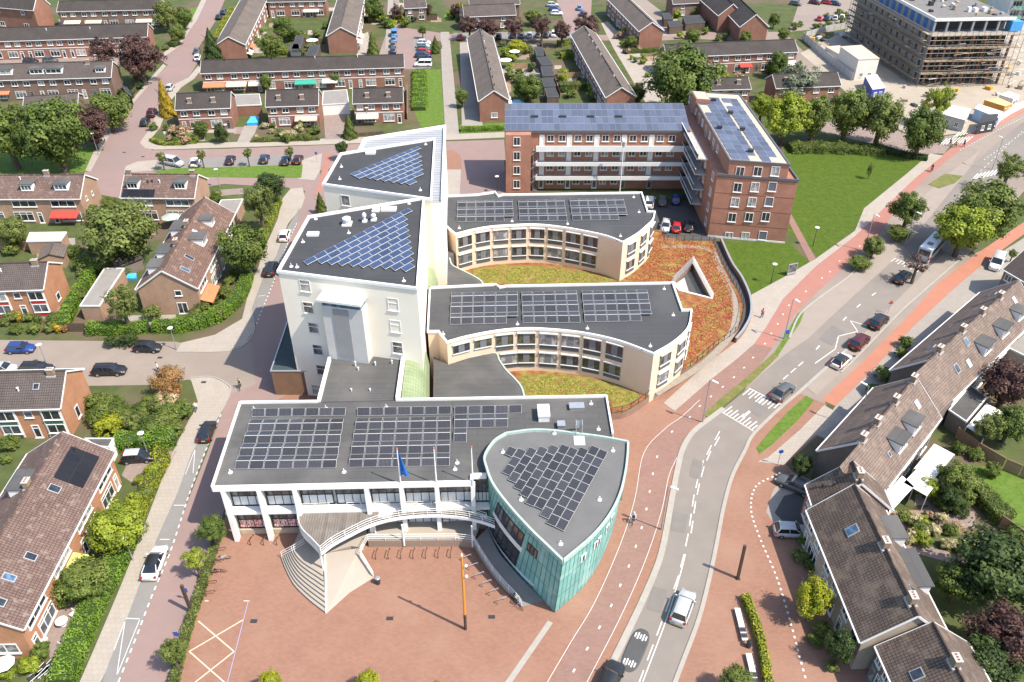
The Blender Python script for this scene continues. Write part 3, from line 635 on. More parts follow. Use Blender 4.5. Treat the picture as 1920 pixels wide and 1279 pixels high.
# roof plant
for (x, y, w, d_, h, m) in ((1019, 781, 0.65, 1.0, 1.1, white), (1081, 765, 0.85, 0.45, 0.5, MATS['alu']), (1052, 800, 0.4, 0.4, 0.6, MATS['alu'])):
    c = P(x, y, ZF-0.3); mb = MB(); mb.obox((c.x, c.y), fd, w, d_, ZF-0.33, ZF-0.33+h*0.75); mb.obox((c.x, c.y), fd, w+0.08, d_+0.08, ZF-0.33+h*0.75, ZF-0.33+h); part('roof_box', mb, m, front)
def anchor(par, pts, z):
    for (x, y) in pts:
        c = P(x, y, z); mb = MB(); mb.tube((c.x, c.y, z), (c.x, c.y, z+0.12), 0.28, 8, 0.2); mb.tube((c.x, c.y, z+0.12), (c.x, c.y, z+0.5), 0.06, 6); part('roof_anchor', mb, MATS['white_trim'], par)
anchor(front, [(432, 886), (645, 885), (476, 768), (611, 766), (724, 764), (857, 868), (853, 880), (1108, 757), (1122, 805)], ZF-0.32)
# ---------------------------------------------------------------- middle roof between front wing and tower
mid_ = thing('link_roof', 'grey flat link roof with white side parapets between front wing and cream tower', 'building', P(680, 700, 0))
M = PL([(598, 750), (742, 747), (752, 664), (616, 668)], ZF-0.02)
mb = MB(); mb.prism([(p.x, p.y) for p in M], 0, ZF-0.345); part('roof', mb, bit, mid_)
mb = MB(); parapet(mb, [P(598, 750, ZF), P(618, 672, ZF)], ZF-0.7, ZF+0.25, 0.35, closed=False); part('parapet', mb, white, mid_)
mb = MB(); parapet(mb, [P(746, 747, ZF), P(757, 668, ZF)], ZF-0.7, ZF+0.25, 0.55, closed=False); part('parapet', mb, white, mid_)
for (x, y, hh) in ((667, 687, 0.7), (704, 685, 0.5), (735, 682, 0.5), (659, 733, 0.3), (694, 733, 0.3), (672, 694, 0.4)):
    c = P(x, y, ZF-0.34); mb = MB(); mb.tube((c.x, c.y, ZF-0.34), (c.x, c.y, ZF-0.34+hh), 0.09, 6); mb.sphere((c.x, c.y, ZF-0.34+hh), 0.14, 6, 4); part('vent', mb, MATS['white_trim'], mid_)
# ---------------------------------------------------------------- copper-clad almond wing
ZT = 9.9
mat_tiles('copper', (0.164, 0.381, 0.343), (0.25, 0.49, 0.444), (0.0786, 0.2, 0.184), 0.62, 2.9, 0.6, 0.8, 0.0, 0.11, 'UV', patch=(0.5, (0.433, 0.582, 0.529), 0.52, 0.75, 0.6))
teal = thing('copper_clad_wing', 'almond-shaped building clad in green copper strips with dark panels on its flat roof', 'building', P(1030, 960, 0))
top_px_l = [(949, 811), (926, 826), (909, 853), (912, 874), (925, 907), (955, 947), (995, 991), (1026, 1021), (1056, 1050)]
top_px_r = [(1056, 1050), (1110, 1004), (1143, 964), (1163, 924), (1173, 883), (1177, 850), (1178, 827)]
top_px_b = [(1178, 827), (1130, 818), (1077, 811), (1036, 806), (996, 805), (949, 811)]
bot_px_l = [(949, 850), (930, 880), (914, 920), (910, 960), (914, 992), (935, 1034), (975, 1082), (1003, 1108), (1040, 1149)]
bot_px_r = [(1040, 1149), (1096, 1098), (1129, 1044), (1148, 996), (1157, 960), (1162, 930), (1163, 900)]
def resample(pts, n):
    L = [0]
    for i in range(len(pts)-1): L.append(L[-1]+(pts[i+1]-pts[i]).length)
    out = []
    for k in range(n+1):
        t = L[-1]*k/n; i = 0
        while i < len(L)-2 and L[i+1] < t: i += 1
        f = (t-L[i])/max(1e-9, L[i+1]-L[i]); out.append(pts[i]+(pts[i+1]-pts[i])*f)
    return out
class Loft:
    def __init__(s, bot, top, n): s.b = resample(bot, n); s.t = resample(top, n); s.n = n; s.L = sum((s.t[i+1]-s.t[i]).length for i in range(n))
    def at(s, u, z, off=0.0):
        x = max(0, min(s.n-1e-6, u*s.n)); i = int(x); f = x-i
        b_ = s.b[i]*(1-f)+s.b[i+1]*f; t_ = s.t[i]*(1-f)+s.t[i+1]*f
        k = (z-b_.z)/(t_.z-b_.z); p = b_*(1-k)+t_*k
        if off:
            d = dir2(s.t[i], s.t[i+1]); p = p+Vector((d.y, -d.x, 0))*off*s.side
        return p
    side = 1
    def mesh(s, mb, z0, z1, flip=False):
        for i in range(s.n):
            u0, u1 = i/s.n, (i+1)/s.n; q = [s.at(u0, z0), s.at(u1-1e-7, z0), s.at(u1-1e-7, z1), s.at(u0, z1)]
            mb.face(q, [(u0*s.L, z0), (u1*s.L, z0), (u1*s.L, z1), (u0*s.L, z1)])
        return mb
    def slab(s, u0, u1, z0, z1, off, n=4, th=0.08):
        """curved plate standing off the wall"""
        mb = MB()
        for k in range(n):
            a, b_ = u0+(u1-u0)*k/n, u0+(u1-u0)*(k+1)/n
            q = [s.at(a, z0, off), s.at(b_, z0, off), s.at(b_, z1, off), s.at(a, z1, off)]; r = [s.at(a, z0, off-th), s.at(b_, z0, off-th), s.at(b_, z1, off-th), s.at(a, z1, off-th)]
            i = mb.pts(q+r)
            mb.f.append([i[0], i[1], i[2], i[3]]); mb.f.append([i[3], i[2], i[6], i[7]]); mb.f.append([i[4], i[5], i[1], i[0]])
            if k == 0: mb.f.append([i[0], i[3], i[7], i[4]])
            if k == n-1: mb.f.append([i[1], i[5], i[6], i[2]])
        return mb
tl = spline(PL(top_px_l, ZT), 5); trr = spline(PL(top_px_r, ZT), 5); tb = spline(PL(top_px_b, ZT), 5)
bl_ = spline(PL(bot_px_l), 5); br_ = spline(PL(bot_px_r), 5)
LW, RW = Loft(bl_, tl, 40), Loft(br_, trr, 36)
mb = MB(); LW.mesh(mb, 0, ZT); part('wall', mb, MATS['copper'], teal)
mb = MB(); RW.mesh(mb, 0, ZT); part('wall', mb, MATS['copper'], teal)
mb = MB()
for i in range(len(tb)-1): mb.face([(tb[i].x, tb[i].y, 0), (tb[i+1].x, tb[i+1].y, 0), tb[i+1], tb[i]], [(0, 0), (1, 0), (1, 9), (0, 9)])
part('wall', mb, MATS['copper'], teal)
ring = tl[:-1]+trr[:-1]+tb[:-1]
mb = MB(); mb.prism([(p.x, p.y) for p in ring], ZT-0.5, ZT-0.35); part('roof', mb, mat('roof_slate_grey', (0.135, 0.133, 0.13), 0.9, 0.1, 0.4, 0.1, detail=8), teal)
cop_rim = mat('copper_rim', (0.36, 0.45, 0.4), 0.6, 0.12, 1.5)
mb = MB()
for i in range(len(ring)):
    a, b_ = ring[i], ring[(i+1) % len(ring)]
    mb.beam((a.x, a.y, ZT-0.22), (b_.x, b_.y, ZT-0.22), 0.24, 0.46)
part('coping', mb, cop_rim, teal)
# windows in the curved left wall
def loft_window(lw, u0, u1, z0, z1, mull, par, tr=()):
    o = part('window', lw.slab(u0, u1, z0, z1, 0.05, 5), MATS['dark_frame'], par)
    n = mull+1; du = (u1-u0)/n; e = 0.006
    zs = [z0]+[z0+(z1-z0)*t for t in tr]+[z1]
    for k in range(n):
        for j in range(len(zs)-1):
            mb = lw.slab(u0+du*k+e, u0+du*(k+1)-e, zs[j]+0.12, zs[j+1]-0.12, 0.075, 2, 0.02); base = root_loc(o)
            q = bpy.data.objects.new('pane', mb.mesh('pane', random.choice(GLASS[:3]), False, base)); link(q, o)
    return o
loft_window(LW, 0.50, 0.74, 5.4, 8.0, 5, teal); loft_window(LW, 0.50, 0.74, 1.0, 4.4, 5, teal, (0.45,))
part('floor_band', LW.slab(0.49, 0.75, 4.5, 5.3, 0.06, 6), white, teal)
part('floor_band', LW.slab(0.42, 0.86, 0.75, 0.98, 0.09, 8), white, teal)
loft_window(LW, 0.775, 0.845, 5.9, 7.5, 2, teal)
RW.side = 1
for u in (0.16, 0.27, 0.30, 0.40, 0.46):
    z = 6.4 if u < 0.45 else 6.9
    part('window_reveal', RW.slab(u-0.012, u+0.028, z, z+1.2, 0.10, 2), white, teal)
    part('window', RW.slab(u, u+0.016, z+0.1, z+1.1, 0.13, 2), MATS['glass_dark'], teal)
# skewed solar field on the almond roof: columns of pairs stepping along the right row
zt = ZT-0.25
ux = (P(1056, 994, ZT)-P(1139, 845, ZT)); ux = ux.normalized(); wx = (P(1140, 845, ZT)-P(1110, 833, ZT)).normalized()
org = P(1140, 846, ZT)
ph = (P(1056, 994, ZT)-P(1140, 846, ZT)).length/9.0
layout = [(0, 9, 0), (1, 9, 0), (2, 8, 0.6), (3, 7, 1.05), (4, 7, 1.1), (5, 6, 1.6), (6, 5, 2.2), (7, 4, 2.75), (8, 3, 3.3), (9, 1, 3.5)]
for (ci, n_, sh) in layout:
    for k in range(n_):
        o_ = org-wx*(ci*1.06)+ux*((k+sh)*ph); q = [o_+ux*ph*0.97, o_-wx*1.02+ux*ph*0.97, o_-wx*1.02, o_.copy()]
        q = [Vector((p.x, p.y, zt+0.12+0.03*(ci % 2))) for p in q]
        pv(teal, q, pd)
anchor(teal, [(977, 937), (1124, 937), (1051, 1020), (1039, 813), (943, 848), (1149, 845)], ZT-0.35)
# roof ladder over the coping
c = P(1085, 806, ZT); mb = MB()
for s_ in (-0.35, 0.35):
    mb.tube((c.x+s_, c.y-0.6, ZT-0.3), (c.x+s_, c.y-0.6, ZT+1.3), 0.05, 6); mb.tube((c.x+s_, c.y+1.4, ZT-0.9), (c.x+s_, c.y+0.3, ZT+1.3), 0.05, 6); mb.tube((c.x+s_, c.y-0.6, ZT+1.3), (c.x+s_, c.y+0.3, ZT+1.3), 0.05, 6)
for k in range(7): mb.tube((c.x-0.35, c.y+1.4-k*0.16, ZT-0.9+k*0.31), (c.x+0.35, c.y+1.4-k*0.16, ZT-0.9+k*0.31), 0.035, 5)
part('ladder', mb, MATS['alu'], teal)
mb = MB(); mb.obox((c.x, c.y-1.5), (1, 0), 0.65, 0.8, ZT-0.34, ZT-0.29); part('hatch_mat', mb, MATS['concrete'], teal)
# ---------------------------------------------------------------- deck, bridge, stairs, ramps
ZD = 4.1
wood = mat('deck_wood', (0.169, 0.148, 0.126), 0.85, 0.2, 0.5, 0.2, detail=6, col2=(0.238, 0.212, 0.187))
deck = thing('curved_deck', 'raised weathered timber deck with curved white footbridge in front of the town hall', 'deck', P(680, 1000, 0))
dl = spline(PL([(559, 957), (561, 985), (570, 1004), (584, 1018), (602, 1037)], ZD), 5)
df = spline(PL([(602, 1037), (624, 1020), (655, 1003), (692, 985), (733, 973), (780, 967), (826, 966), (870, 970), (905, 978), (928, 986)], ZD), 5)
inner = PL([(912, 974), (888, 966), (872, 957)], ZD)
poly = dl[:-1]+df+inner
# planks run from the facade towards the square: clip strips against the outline
def clip_strip(poly, ox, a, b):
    """part of polygon with a<=x<=b (x measured along fd)"""
    def clip(pts, f):
        out = []
        for i in range(len(pts)):
            p, q = pts[i], pts[(i+1) % len(pts)]; fp, fq = f(p), f(q)
            if fp >= 0: out.append(p)
            if fp*fq < 0: out.append(p+(q-p)*(fp/(fp-fq)))
        return out
    x = lambda p: (p.x-ox.x)*fd.x+(p.y-ox.y)*fd.y
    r = clip(poly, lambda p: x(p)-a)
    return clip(r, lambda p: b-x(p)) if r else r
ox = dl[0]; span = max((p.x-ox.x)*fd.x+(p.y-ox.y)*fd.y for p in poly); k = 0.0; pw_ = 0.30
wood_v = [wood, mat('deck_wood_b', (0.15, 0.131, 0.112), 0.85, 0.2, 0.5, 0.2, detail=6), mat('deck_wood_c', (0.181, 0.161, 0.14), 0.85, 0.2, 0.5, 0.2, detail=6)]
base_poly = [(p.x, p.y) for p in poly]
mb = MB(); mb.prism(base_poly, ZD-0.30, ZD-0.06, cap0=True); part('deck_frame', mb, MATS['grey_metal'], deck)
while k < span:
    s_ = clip_strip(poly, ox, k, k+pw_-0.03)
    if len(s_) >= 3:
        mb = MB(); mb.prism([(p.x, p.y) for p in s_], ZD-0.058, ZD, cap0=False); part('plank', mb, random.choice(wood_v), deck)
    k += pw_
mb = MB()
for ln in (dl, df):
    for i in range(len(ln)-1): mb.beam((ln[i].x, ln[i].y, ZD-0.17), (ln[i+1].x, ln[i+1].y, ZD-0.17), 0.12, 0.42)
part('edge_beam', mb, white, deck)
def railing(pts, z, par, h=1.05, step=1.6, m=None, rails=(0.35, 0.7, 1.05), r=0.04, name='railing'):
    mb = MB(); zf = (lambda p: p.z) if z is None else (lambda p: z)
    for c, d in along(pts, step): mb.tube((c.x, c.y, zf(c)), (c.x, c.y, zf(c)+h), r, 6)
    for q in rails:
        for i in range(len(pts)-1): mb.tube((pts[i].x, pts[i].y, zf(pts[i])+q), (pts[i+1].x, pts[i+1].y, zf(pts[i+1])+q), r*0.75, 5, cap=False)
    return part(name, mb, m or white, par)
railing(df, ZD+0.03, deck); railing([p for p in inner], ZD, deck)
mb = MB()
for i in range(len(dl)-1): mb.beam((dl[i].x, dl[i].y, ZD+0.5), (dl[i+1].x, dl[i+1].y, ZD+0.5), 0.05, 0.9)
part('mesh_parapet', mb, MATS['white_trim'], deck); railing(dl, ZD, deck, 1.1, 1.6, rails=(1.1,))
fr1 = [P(566, 957, ZD), P(620, 955, ZD)]; fr2 = [P(652, 954.5, ZD), P(868, 951, ZD)]
railing(fr1, ZD, deck); railing(fr2, ZD, deck)
mb = MB(); a_, b_ = P(705, 972, ZD), P(735, 957, ZD); mb.box(min(a_.x, b_.x)+0.2, max(a_.x, b_.x)+0.1, min(a_.y, b_.y), max(a_.y, b_.y), ZD+0.01, ZD+0.05); part('door_mat', mb, MATS['concrete'], deck)
for (x, y) in ((757, 1014), (886, 1016), (606, 1066), (704, 1000)):
    c = P(x, y, 1.1 if x < 890 else 0); mb = MB(); mb.tube((c.x, c.y, 0.3), (c.x, c.y, ZD-0.3), 0.11, 8); part('post', mb, white, deck)
# stone steps and platforms
pale = mat('pale_stone', (0.34, 0.295, 0.245), 0.85, 0.05, 0.6, 0.08, detail=6); brown = mat('brown_wall', (0.27, 0.2, 0.155), 0.85, 0.08, 0.8, 0.1)
ZP = 1.15
steps = thing('fan_steps', 'pale fan-shaped stone steps and ramp leading up under the curved deck', 'steps', P(600, 1080, 0))
o_arc = spline(PL([(527, 1046), (536, 1069), (551, 1097), (572, 1119), (592, 1136), (612, 1151)]), 5)
i_arc = spline(PL([(553, 1034), (560, 1050), (570, 1060), (582, 1068), (596, 1076), (608, 1084)]), 5)
ns = 8
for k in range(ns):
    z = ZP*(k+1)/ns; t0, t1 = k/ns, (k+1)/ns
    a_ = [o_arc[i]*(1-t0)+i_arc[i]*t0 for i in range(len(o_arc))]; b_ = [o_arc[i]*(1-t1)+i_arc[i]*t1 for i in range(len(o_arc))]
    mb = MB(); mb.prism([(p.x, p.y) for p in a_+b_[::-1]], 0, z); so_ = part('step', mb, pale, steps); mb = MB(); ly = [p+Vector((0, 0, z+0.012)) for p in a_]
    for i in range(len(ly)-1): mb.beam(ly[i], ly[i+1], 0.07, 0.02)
    part('nosing_shade_line', mb, MATS['spandrel_grey'], so_)  # dark nosing strips carry the steps' shadow lines in their colour
pp = [p.copy() for p in i_arc]+PL([(612, 1050), (660, 1036), (674, 1038), (690, 1012), (690, 990), (568, 1000)])
mb = MB(); mb.prism([(p.x, p.y) for p in pp], 0, ZP-0.004); part('platform', mb, pale, steps)
A3, B3, C3, D3, E3 = P(609, 1084, 0), P(612, 1151, 0), P(655, 1112, 0), P(701, 1083, 0), P(676, 1040, 0)
apex = P(612, 1050, 0)
mb = MB(); zz = ZP
tri = [Vector((apex.x, apex.y, zz)), Vector((B3.x, B3.y, 0.02)), Vector((C3.x, C3.y, 0.02)), Vector((D3.x, D3.y, 0.02)), Vector((E3.x, E3.y, zz))]
mb.face(tri); mb.face([(apex.x, apex.y, zz), (apex.x, apex.y, 0), (B3.x, B3.y, 0), (B3.x, B3.y, 0.02)]); mb.face([(E3.x, E3.y, zz), (D3.x, D3.y, 0.02), (D3.x, D3.y, 0), (E3.x, E3.y, 0)])
part('ramp', mb, pale, steps)
mb = MB(); q = [P(609.5, 1052, ZP), P(612, 1150, 0)]
mb.beam((apex.x, apex.y, ZP+0.06), (B3.x, B3.y, 0.1), 0.16, 0.2); part('kerb_strip', mb, MATS['white_trim'], steps)
railing([P(529, 1046, 0.1), P(552, 1034, ZP)], None, steps, 1.0, 1.6); railing([P(552, 1034, ZP), P(572, 1022, ZP)], None, steps, 1.0, 1.6)
railing([P(676, 1041, ZP), P(701, 1083, 0.0)], None, steps, 1.0, 1.4, rails=(0.25, 0.5, 0.75, 1.0)); railing([P(690, 1014, ZP), P(676, 1040, ZP)], None, steps, 1.0, 1.4)
up = thing('upper_terrace', 'pale raised terrace with brown retaining wall behind the bicycle racks', 'terrace', P(770, 1005, 0))
tp = PL([(690, 1013.5), (859, 1012.5), (888, 1016), (900, 985), (880, 960), (690, 968)], ZP)
mb = MB(); mb.prism([(p.x, p.y) for p in tp], 0.0, ZP-0.05); part('terrace_wall', mb, brown, up)
cx_ = sum(p.x for p in tp)/6; cy_ = sum(p.y for p in tp)/6
mb = MB(); mb.prism([(cx_+(p.x-cx_)*0.999, cy_+(p.y-cy_)*0.999) for p in tp], ZP-0.049, ZP); part('paving', mb, pale, up)
railing([tp[0], tp[1]], ZP, up, 0.95, 2.0); railing([tp[1], tp[2]], ZP, up, 0.95, 1.6)
rampw = thing('side_ramp', 'grey sloping ramp with white railing along the copper-clad wall', 'ramp', P(940, 1080, 0))
rl_ = [P(888, 1016, ZP), P(904, 1044, 0.95), P(924, 1074, 0.7), P(946, 1101, 0.45), P(965, 1121, 0.2), P(978, 1138, 0.03)]
rr_ = [P(914, 990, ZP), P(934, 1034, 0.95), P(956, 1061, 0.7), P(976, 1083, 0.45), P(994, 1101, 0.2), P(1020, 1126, 0.03)]
rl_ = spline(rl_, 4); rr_ = spline(rr_, 4); mb = MB()
for i in range(len(rl_)-1):
    mb.face([rl_[i], rl_[i+1], rr_[i+1], rr_[i]]); mb.face([(rl_[i].x, rl_[i].y, 0), (rl_[i+1].x, rl_[i+1].y, 0), rl_[i+1], rl_[i]])
part('ramp_surface', mb, mat('ramp_grey', (0.2, 0.19, 0.175), 0.85, 0.08, 0.6), rampw)
mb = MB()
for i in range(len(rl_)-1): mb.beam(rl_[i]+Vector((0, 0, 0.1)), rl_[i+1]+Vector((0, 0, 0.1)), 0.22, 0.34)
part('ramp_kerb', mb, pale, rampw)
railing(rl_, None, rampw, 1.1, 1.5, rails=(0.4, 0.75, 1.1))
# ---------------------------------------------------------------- cream office towers
ZW = 20.5
def tower(name, label, roof_px, z):
    t = thing(name, label, 'building', P(roof_px[0][0], roof_px[0][1]+150, 0))
    R = PL(roof_px, z); xy = [(p.x, p.y) for p in R]
    mb = MB(); mb.prism(xy, 0, z-0.36); part('wall', mb, cream, t)
    cx_, cy_ = sum(p[0] for p in xy)/len(xy), sum(p[1] for p in xy)/len(xy)
    mb = MB(); mb.prism([(cx_+(p[0]-cx_)*0.985, cy_+(p[1]-cy_)*0.985) for p in xy], z-0.5, z-0.34); part('roof', mb, bit2, t)
    mb = MB(); parapet(mb, R, z-0.36, z+0.02, 0.3); part('parapet', mb, white, t)
    return t, R
t1_px = [(521, 507), (782, 539), (794, 370), (579, 405)]
tw1, R1 = tower('office_tower', 'tall cream office tower nearest the front wing, with a triangular field of blue panels', t1_px, ZW)
fA, fB = R1[0], R1[1]
for (x, y) in ((572, 536), (578, 577), (588, 615), (596, 656), (603, 694), (594, 731)):
    w = win_px(tw1, fA, fB, x, y, 1.45, 1.75, 0, (0.62,), MATS['white_trim'], MATS['glass_dark'] if y != 536 else MATS['glass_curtain'])
for (x, y) in ((737, 571), (741.5, 612), (745.5, 652)):
    win_px(tw1, fA, fB, x, y, 1.45, 1.9, 0, (0.6,), MATS['white_trim'], MATS['glass_dark'])
# projecting stair bay with canopy and recessed grey strip
bd = dir2(fA, fB); bn = Vector((bd.y, -bd.x)); bt = on_wall(617, 590, fA, fB); bt2 = on_wall(690, 590, fA, fB); dep = 1.7
s0 = (Vector((bt.x, bt.y))-Vector((fA.x, fA.y))).dot(bd); s1 = (Vector((bt2.x, bt2.y))-Vector((fA.x, fA.y))).dot(bd)
fa = Vector((fA.x, fA.y))
ctop = on_wall(650, 565, fA+Vector((bn.x, bn.y, 0))*dep, fB+Vector((bn.x, bn.y, 0))*dep).z
mb = MB(); mb.prism([fa+bd*s0-bn*0.2, fa+bd*s1-bn*0.2, fa+bd*s1+bn*dep, fa+bd*s0+bn*dep], 8.5, ctop-1.1); bay = part('stair_bay', mb, mat('bay_grey', (0.5, 0.485, 0.46), 0.7, 0.05, 0.8), tw1)
mb = MB(); mb.prism([fa+bd*(s0+1.5)+bn*(dep-0.01), fa+bd*(s0+3.6)+bn*(dep-0.01), fa+bd*(s0+3.6)+bn*(dep+0.12), fa+bd*(s0+1.5)+bn*(dep+0.12)], 9.2, ctop-1.4, cap0=True); part('metal_strip', mb, mat('louvre_grey', (0.27, 0.26, 0.265), 0.55, 0.06, 0.6), tw1)
mb = MB(); mb.prism([fa+bd*(s0+0.15)-bn*0.1, fa+bd*(s1-0.15)-bn*0.1, fa+bd*(s1-0.15)+bn*(dep+0.02), fa+bd*(s0+0.15)+bn*(dep+0.02)], ctop-1.099, ctop-0.32); part('window_strip', mb, MATS['glass_blue'], tw1)
mb = MB(); mb.prism([fa+bd*(s0-0.35)-bn*0.2, fa+bd*(s1+0.1)-bn*0.2, fa+bd*(s1+0.1)+bn*(dep+0.5), fa+bd*(s0-0.35)+bn*(dep+0.5)], ctop-0.319, ctop, cap0=True); part('canopy', mb, MATS['white_trim'], tw1)
# triangular solar fields
def pv_tri(par, o_px, a_px, na, b_px, nb, z, spans, m):
    """a_px: end of the long row from o; b_px: end of the cross direction; spans[r] = (first, count) per row"""
    O, A_, B_ = P(*o_px, z), P(*a_px, z), P(*b_px, z); a_ = (A_-O)/na; b_ = (B_-O)/nb
    for r, (f, n_) in enumerate(spans):
        for k in range(n_):
            o_ = O+a_*(f+k)+b_*r; q = [o_, o_+a_*0.97, o_+a_*0.97+b_*0.97, o_+b_*0.97]
            hz = [0.1, 0.1, 0.2, 0.2]; q = [Vector((p.x, p.y, z+hz[i])) for i, p in enumerate(q)]
            pv(par, q, m)
pvb = MATS['pv_blue']
pv_tri(tw1, (569, 491), (766, 391), 11, (650, 576), 10, ZW-0.3, [(0, 11), (0.95, 9), (1.5, 8), (2.1, 7), (2.75, 6), (3.3, 5), (3.9, 4), (4.6, 3), (5.1, 2), (5.7, 1)], pvb)
anchor(tw1, [(546, 500), (592, 411), (557, 501), (757, 527), (568, 454), (654, 437), (767, 382)], ZW-0.34)
def roof_fan(par, x, y, z, r=0.45, h=0.9):
    c = P(x, y, z); mb = MB(); mb.obox((c.x, c.y), (1, 0), r*1.1, r*1.1, z, z+0.25); mb.tube((c.x, c.y, z+0.25), (c.x, c.y, z+h*0.6), r*0.6, 10); mb.tube((c.x, c.y, z+h*0.6), (c.x, c.y, z+h*0.8), r, 12, r); mb.tube((c.x, c.y, z+h*0.8), (c.x, c.y, z+h), r, 12, r*0.2); part('roof_vent', mb, MATS['white_trim'], par)
roof_fan(tw1, 651, 421, ZW-0.34, 0.6, 1.3); roof_fan(tw1, 684, 416, ZW-0.34, 0.3, 1.5); roof_fan(tw1, 701, 413, ZW-0.34, 0.35, 1.1); roof_fan(tw1, 705, 395, ZW-0.34, 0.5, 0.5)
for (x, y, w_, d_) in ((729, 393, 1.1, 0.6), (587, 440, 0.8, 0.5)):
    c = P(x, y, ZW-0.3); mb = MB(); mb.obox((c.x, c.y), (1, 0), w_, d_, ZW-0.34, ZW-0.05); part('skylight', mb, MATS['white_trim'], tw1)
t2_px = [(606, 344), (808, 372), (815, 259), (639, 287)]
tw2, R2 = tower('office_tower', 'tall cream office tower farther back, with a pale zinc strip behind its dark roof', t2_px, ZW)
pv_tri(tw2, (657, 327), (783, 275), 9, (719, 371), 8, ZW-0.3, [(0, 9), (0.1, 8), (0.9, 7), (1.3, 6), (1.8, 5), (2.3, 4), (2.8, 3), (3.3, 1)], pvb)
anchor(tw2, [(654, 288), (637, 336), (788, 357), (798, 271), (640, 313)], ZW-0.34)
c = P(695, 287, ZW-0.3); mb = MB(); mb.obox((c.x, c.y), (1, 0), 0.8, 0.6, ZW-0.34, ZW-0.02); part('skylight', mb, MATS['white_trim'], tw2)
win_px(tw2, R2[0], R2[1], 648, 376, 1.45, 1.75, 0, (), MATS['white_trim'], MATS['glass_curtain'])
# zinc L-shaped roof strip round the back of the second tower
zn = PL([(639, 287), (673, 279), (684, 257), (834, 233), (829, 372), (808, 372), (815, 259)], ZW)
zp = [(p.x, p.y) for p in zn]
mb = MB(); mb.prism(zp, 0, ZW-0.7); part('rear_wall', mb, cream, tw2)
zinc = mat_tiles('zinc_seams', (0.3, 0.31, 0.325), (0.33, 0.34, 0.355), (0.13, 0.135, 0.145), 30.0, 0.9, 0.5, 0.5, 0.0, 0.09, 'Object')
mb = MB(); mb.prism(zp, ZW-0.69, ZW-0.6); part('zinc_roof', mb, zinc, tw2)
mb = MB(); parapet(mb, zn[1:5], ZW-0.75, ZW-0.15, 0.4, closed=False); part('parapet', mb, white, tw2)
# low shaded block beside the near tower
lb = thing('low_annex', 'low dark-roofed annex with timber front in the shade of the near tower', 'building', P(540, 720, 0))
q = PL([(508, 697), (575, 697), (560, 604), (541, 600)], 4.2); mb = MB(); mb.prism([(p.x, p.y) for p in q], 0, 4.2); part('wall', mb, mat('annex_wood', (0.2, 0.12, 0.075), 0.8, 0.12, 0.7), lb)
mb = MB(); mb.prism([(p.x, p.y) for p in q], 4.201, 4.3); part('roof', mb, mat('annex_roof', (0.045, 0.06, 0.062), 0.9, 0.1, 0.5), lb)
mb = MB(); parapet(mb, q, 4.2, 4.42, 0.15); part('parapet', mb, MATS['alu'], lb)
# ---------------------------------------------------------------- podium with sedum roof
ZQ = 1.2
sedum = mat('sedum', (0.2, 0.055, 0.03), 0.95, 0.35, 0.9, 0.8, col2=(0.33, 0.15, 0.05), detail=12, patch=(0.7, (0.24, 0.19, 0.05), 0.54, 0.68))
sedum_y = mat('sedum_yellow', (0.14, 0.135, 0.03), 0.95, 0.3, 1.3, 0.8, col2=(0.28, 0.25, 0.055), detail=12, patch=(0.9, (0.22, 0.12, 0.05), 0.55, 0.68))
gravel = mat('gravel', (0.264, 0.224, 0.18), 0.95, 0.15, 1.5, 0.4)
rim_px = [(1146, 776), (1175, 770), (1208, 750), (1240, 724), (1272, 699), (1304, 682), (1347, 646), (1381, 621), (1391, 596), (1393, 572), (1386, 550), (1369, 521), (1352, 488), (1337, 452), (1247, 451), (1240, 431), (1227, 431)]
rim = PL(rim_px, ZQ)
rimc = spline(rim[:4]+rim[4:13], 4)+rim[13:]
hole = PL([(1299, 492), (1335, 560), (1275, 545), (1262, 529)], ZQ)
backp = PL([(1150, 420), (900, 420), (840, 480), (840, 560), (838, 640), (980, 742), (1140, 742)], ZQ)
# podium top as an outline joined to the light-well by a slit
outer = rimc+backp; hi_ = min(range(len(outer)), key=lambda i: (outer[i]-hole[1]).length); hj = len(rimc)+1
halves = (outer[hi_:hj+1]+[hole[3], hole[0], hole[1]], outer[hj:]+outer[:hi_+1]+[hole[1], hole[2], hole[3]])
pod = thing('garage_podium', 'low garage podium planted with red and yellow sedum around the office wings', 'building', P(1200, 650, 0))
for hf in halves: mb = MB(); mb.face([(p.x, p.y, ZQ) for p in hf]); part('sedum_roof', mb, sedum, pod)
brickw = mat('rim_brick', (0.24, 0.155, 0.115), 0.85, 0.1, 1)
mb = MB()
for i in range(len(rimc)-1): mb.face([(rimc[i].x, rimc[i].y, 0), (rimc[i+1].x, rimc[i+1].y, 0), (rimc[i+1].x, rimc[i+1].y, ZQ), (rimc[i].x, rimc[i].y, ZQ)])
for i in range(4): mb.face([(hole[i].x, hole[i].y, 0.06), (hole[(i+1) % 4].x, hole[(i+1) % 4].y, 0.06), hole[(i+1) % 4], hole[i]])
part('rim_wall', mb, brickw, pod)
mb = MB(); mb.face([(p.x, p.y, 0.07) for p in hole]); part('well_floor', mb, MATS['asphalt_dark'], pod)
wc_ = (hole[3]+hole[2])/2; mb = MB(); mb.prism([(p.x, p.y) for p in (hole[3], hole[2], hole[2]+(hole[1]-hole[2])*0.35, wc_+(hole[0]-wc_)*0.5)], 0.071, 0.5); part('stair_landing', mb, MATS['concrete'], pod)
mb = MB(); mb.beam(hole[3], hole[2], 0.5, 0.2); mb.beam(hole[2], hole[1], 0.35, 0.2); part('well_coping', mb, white, pod)
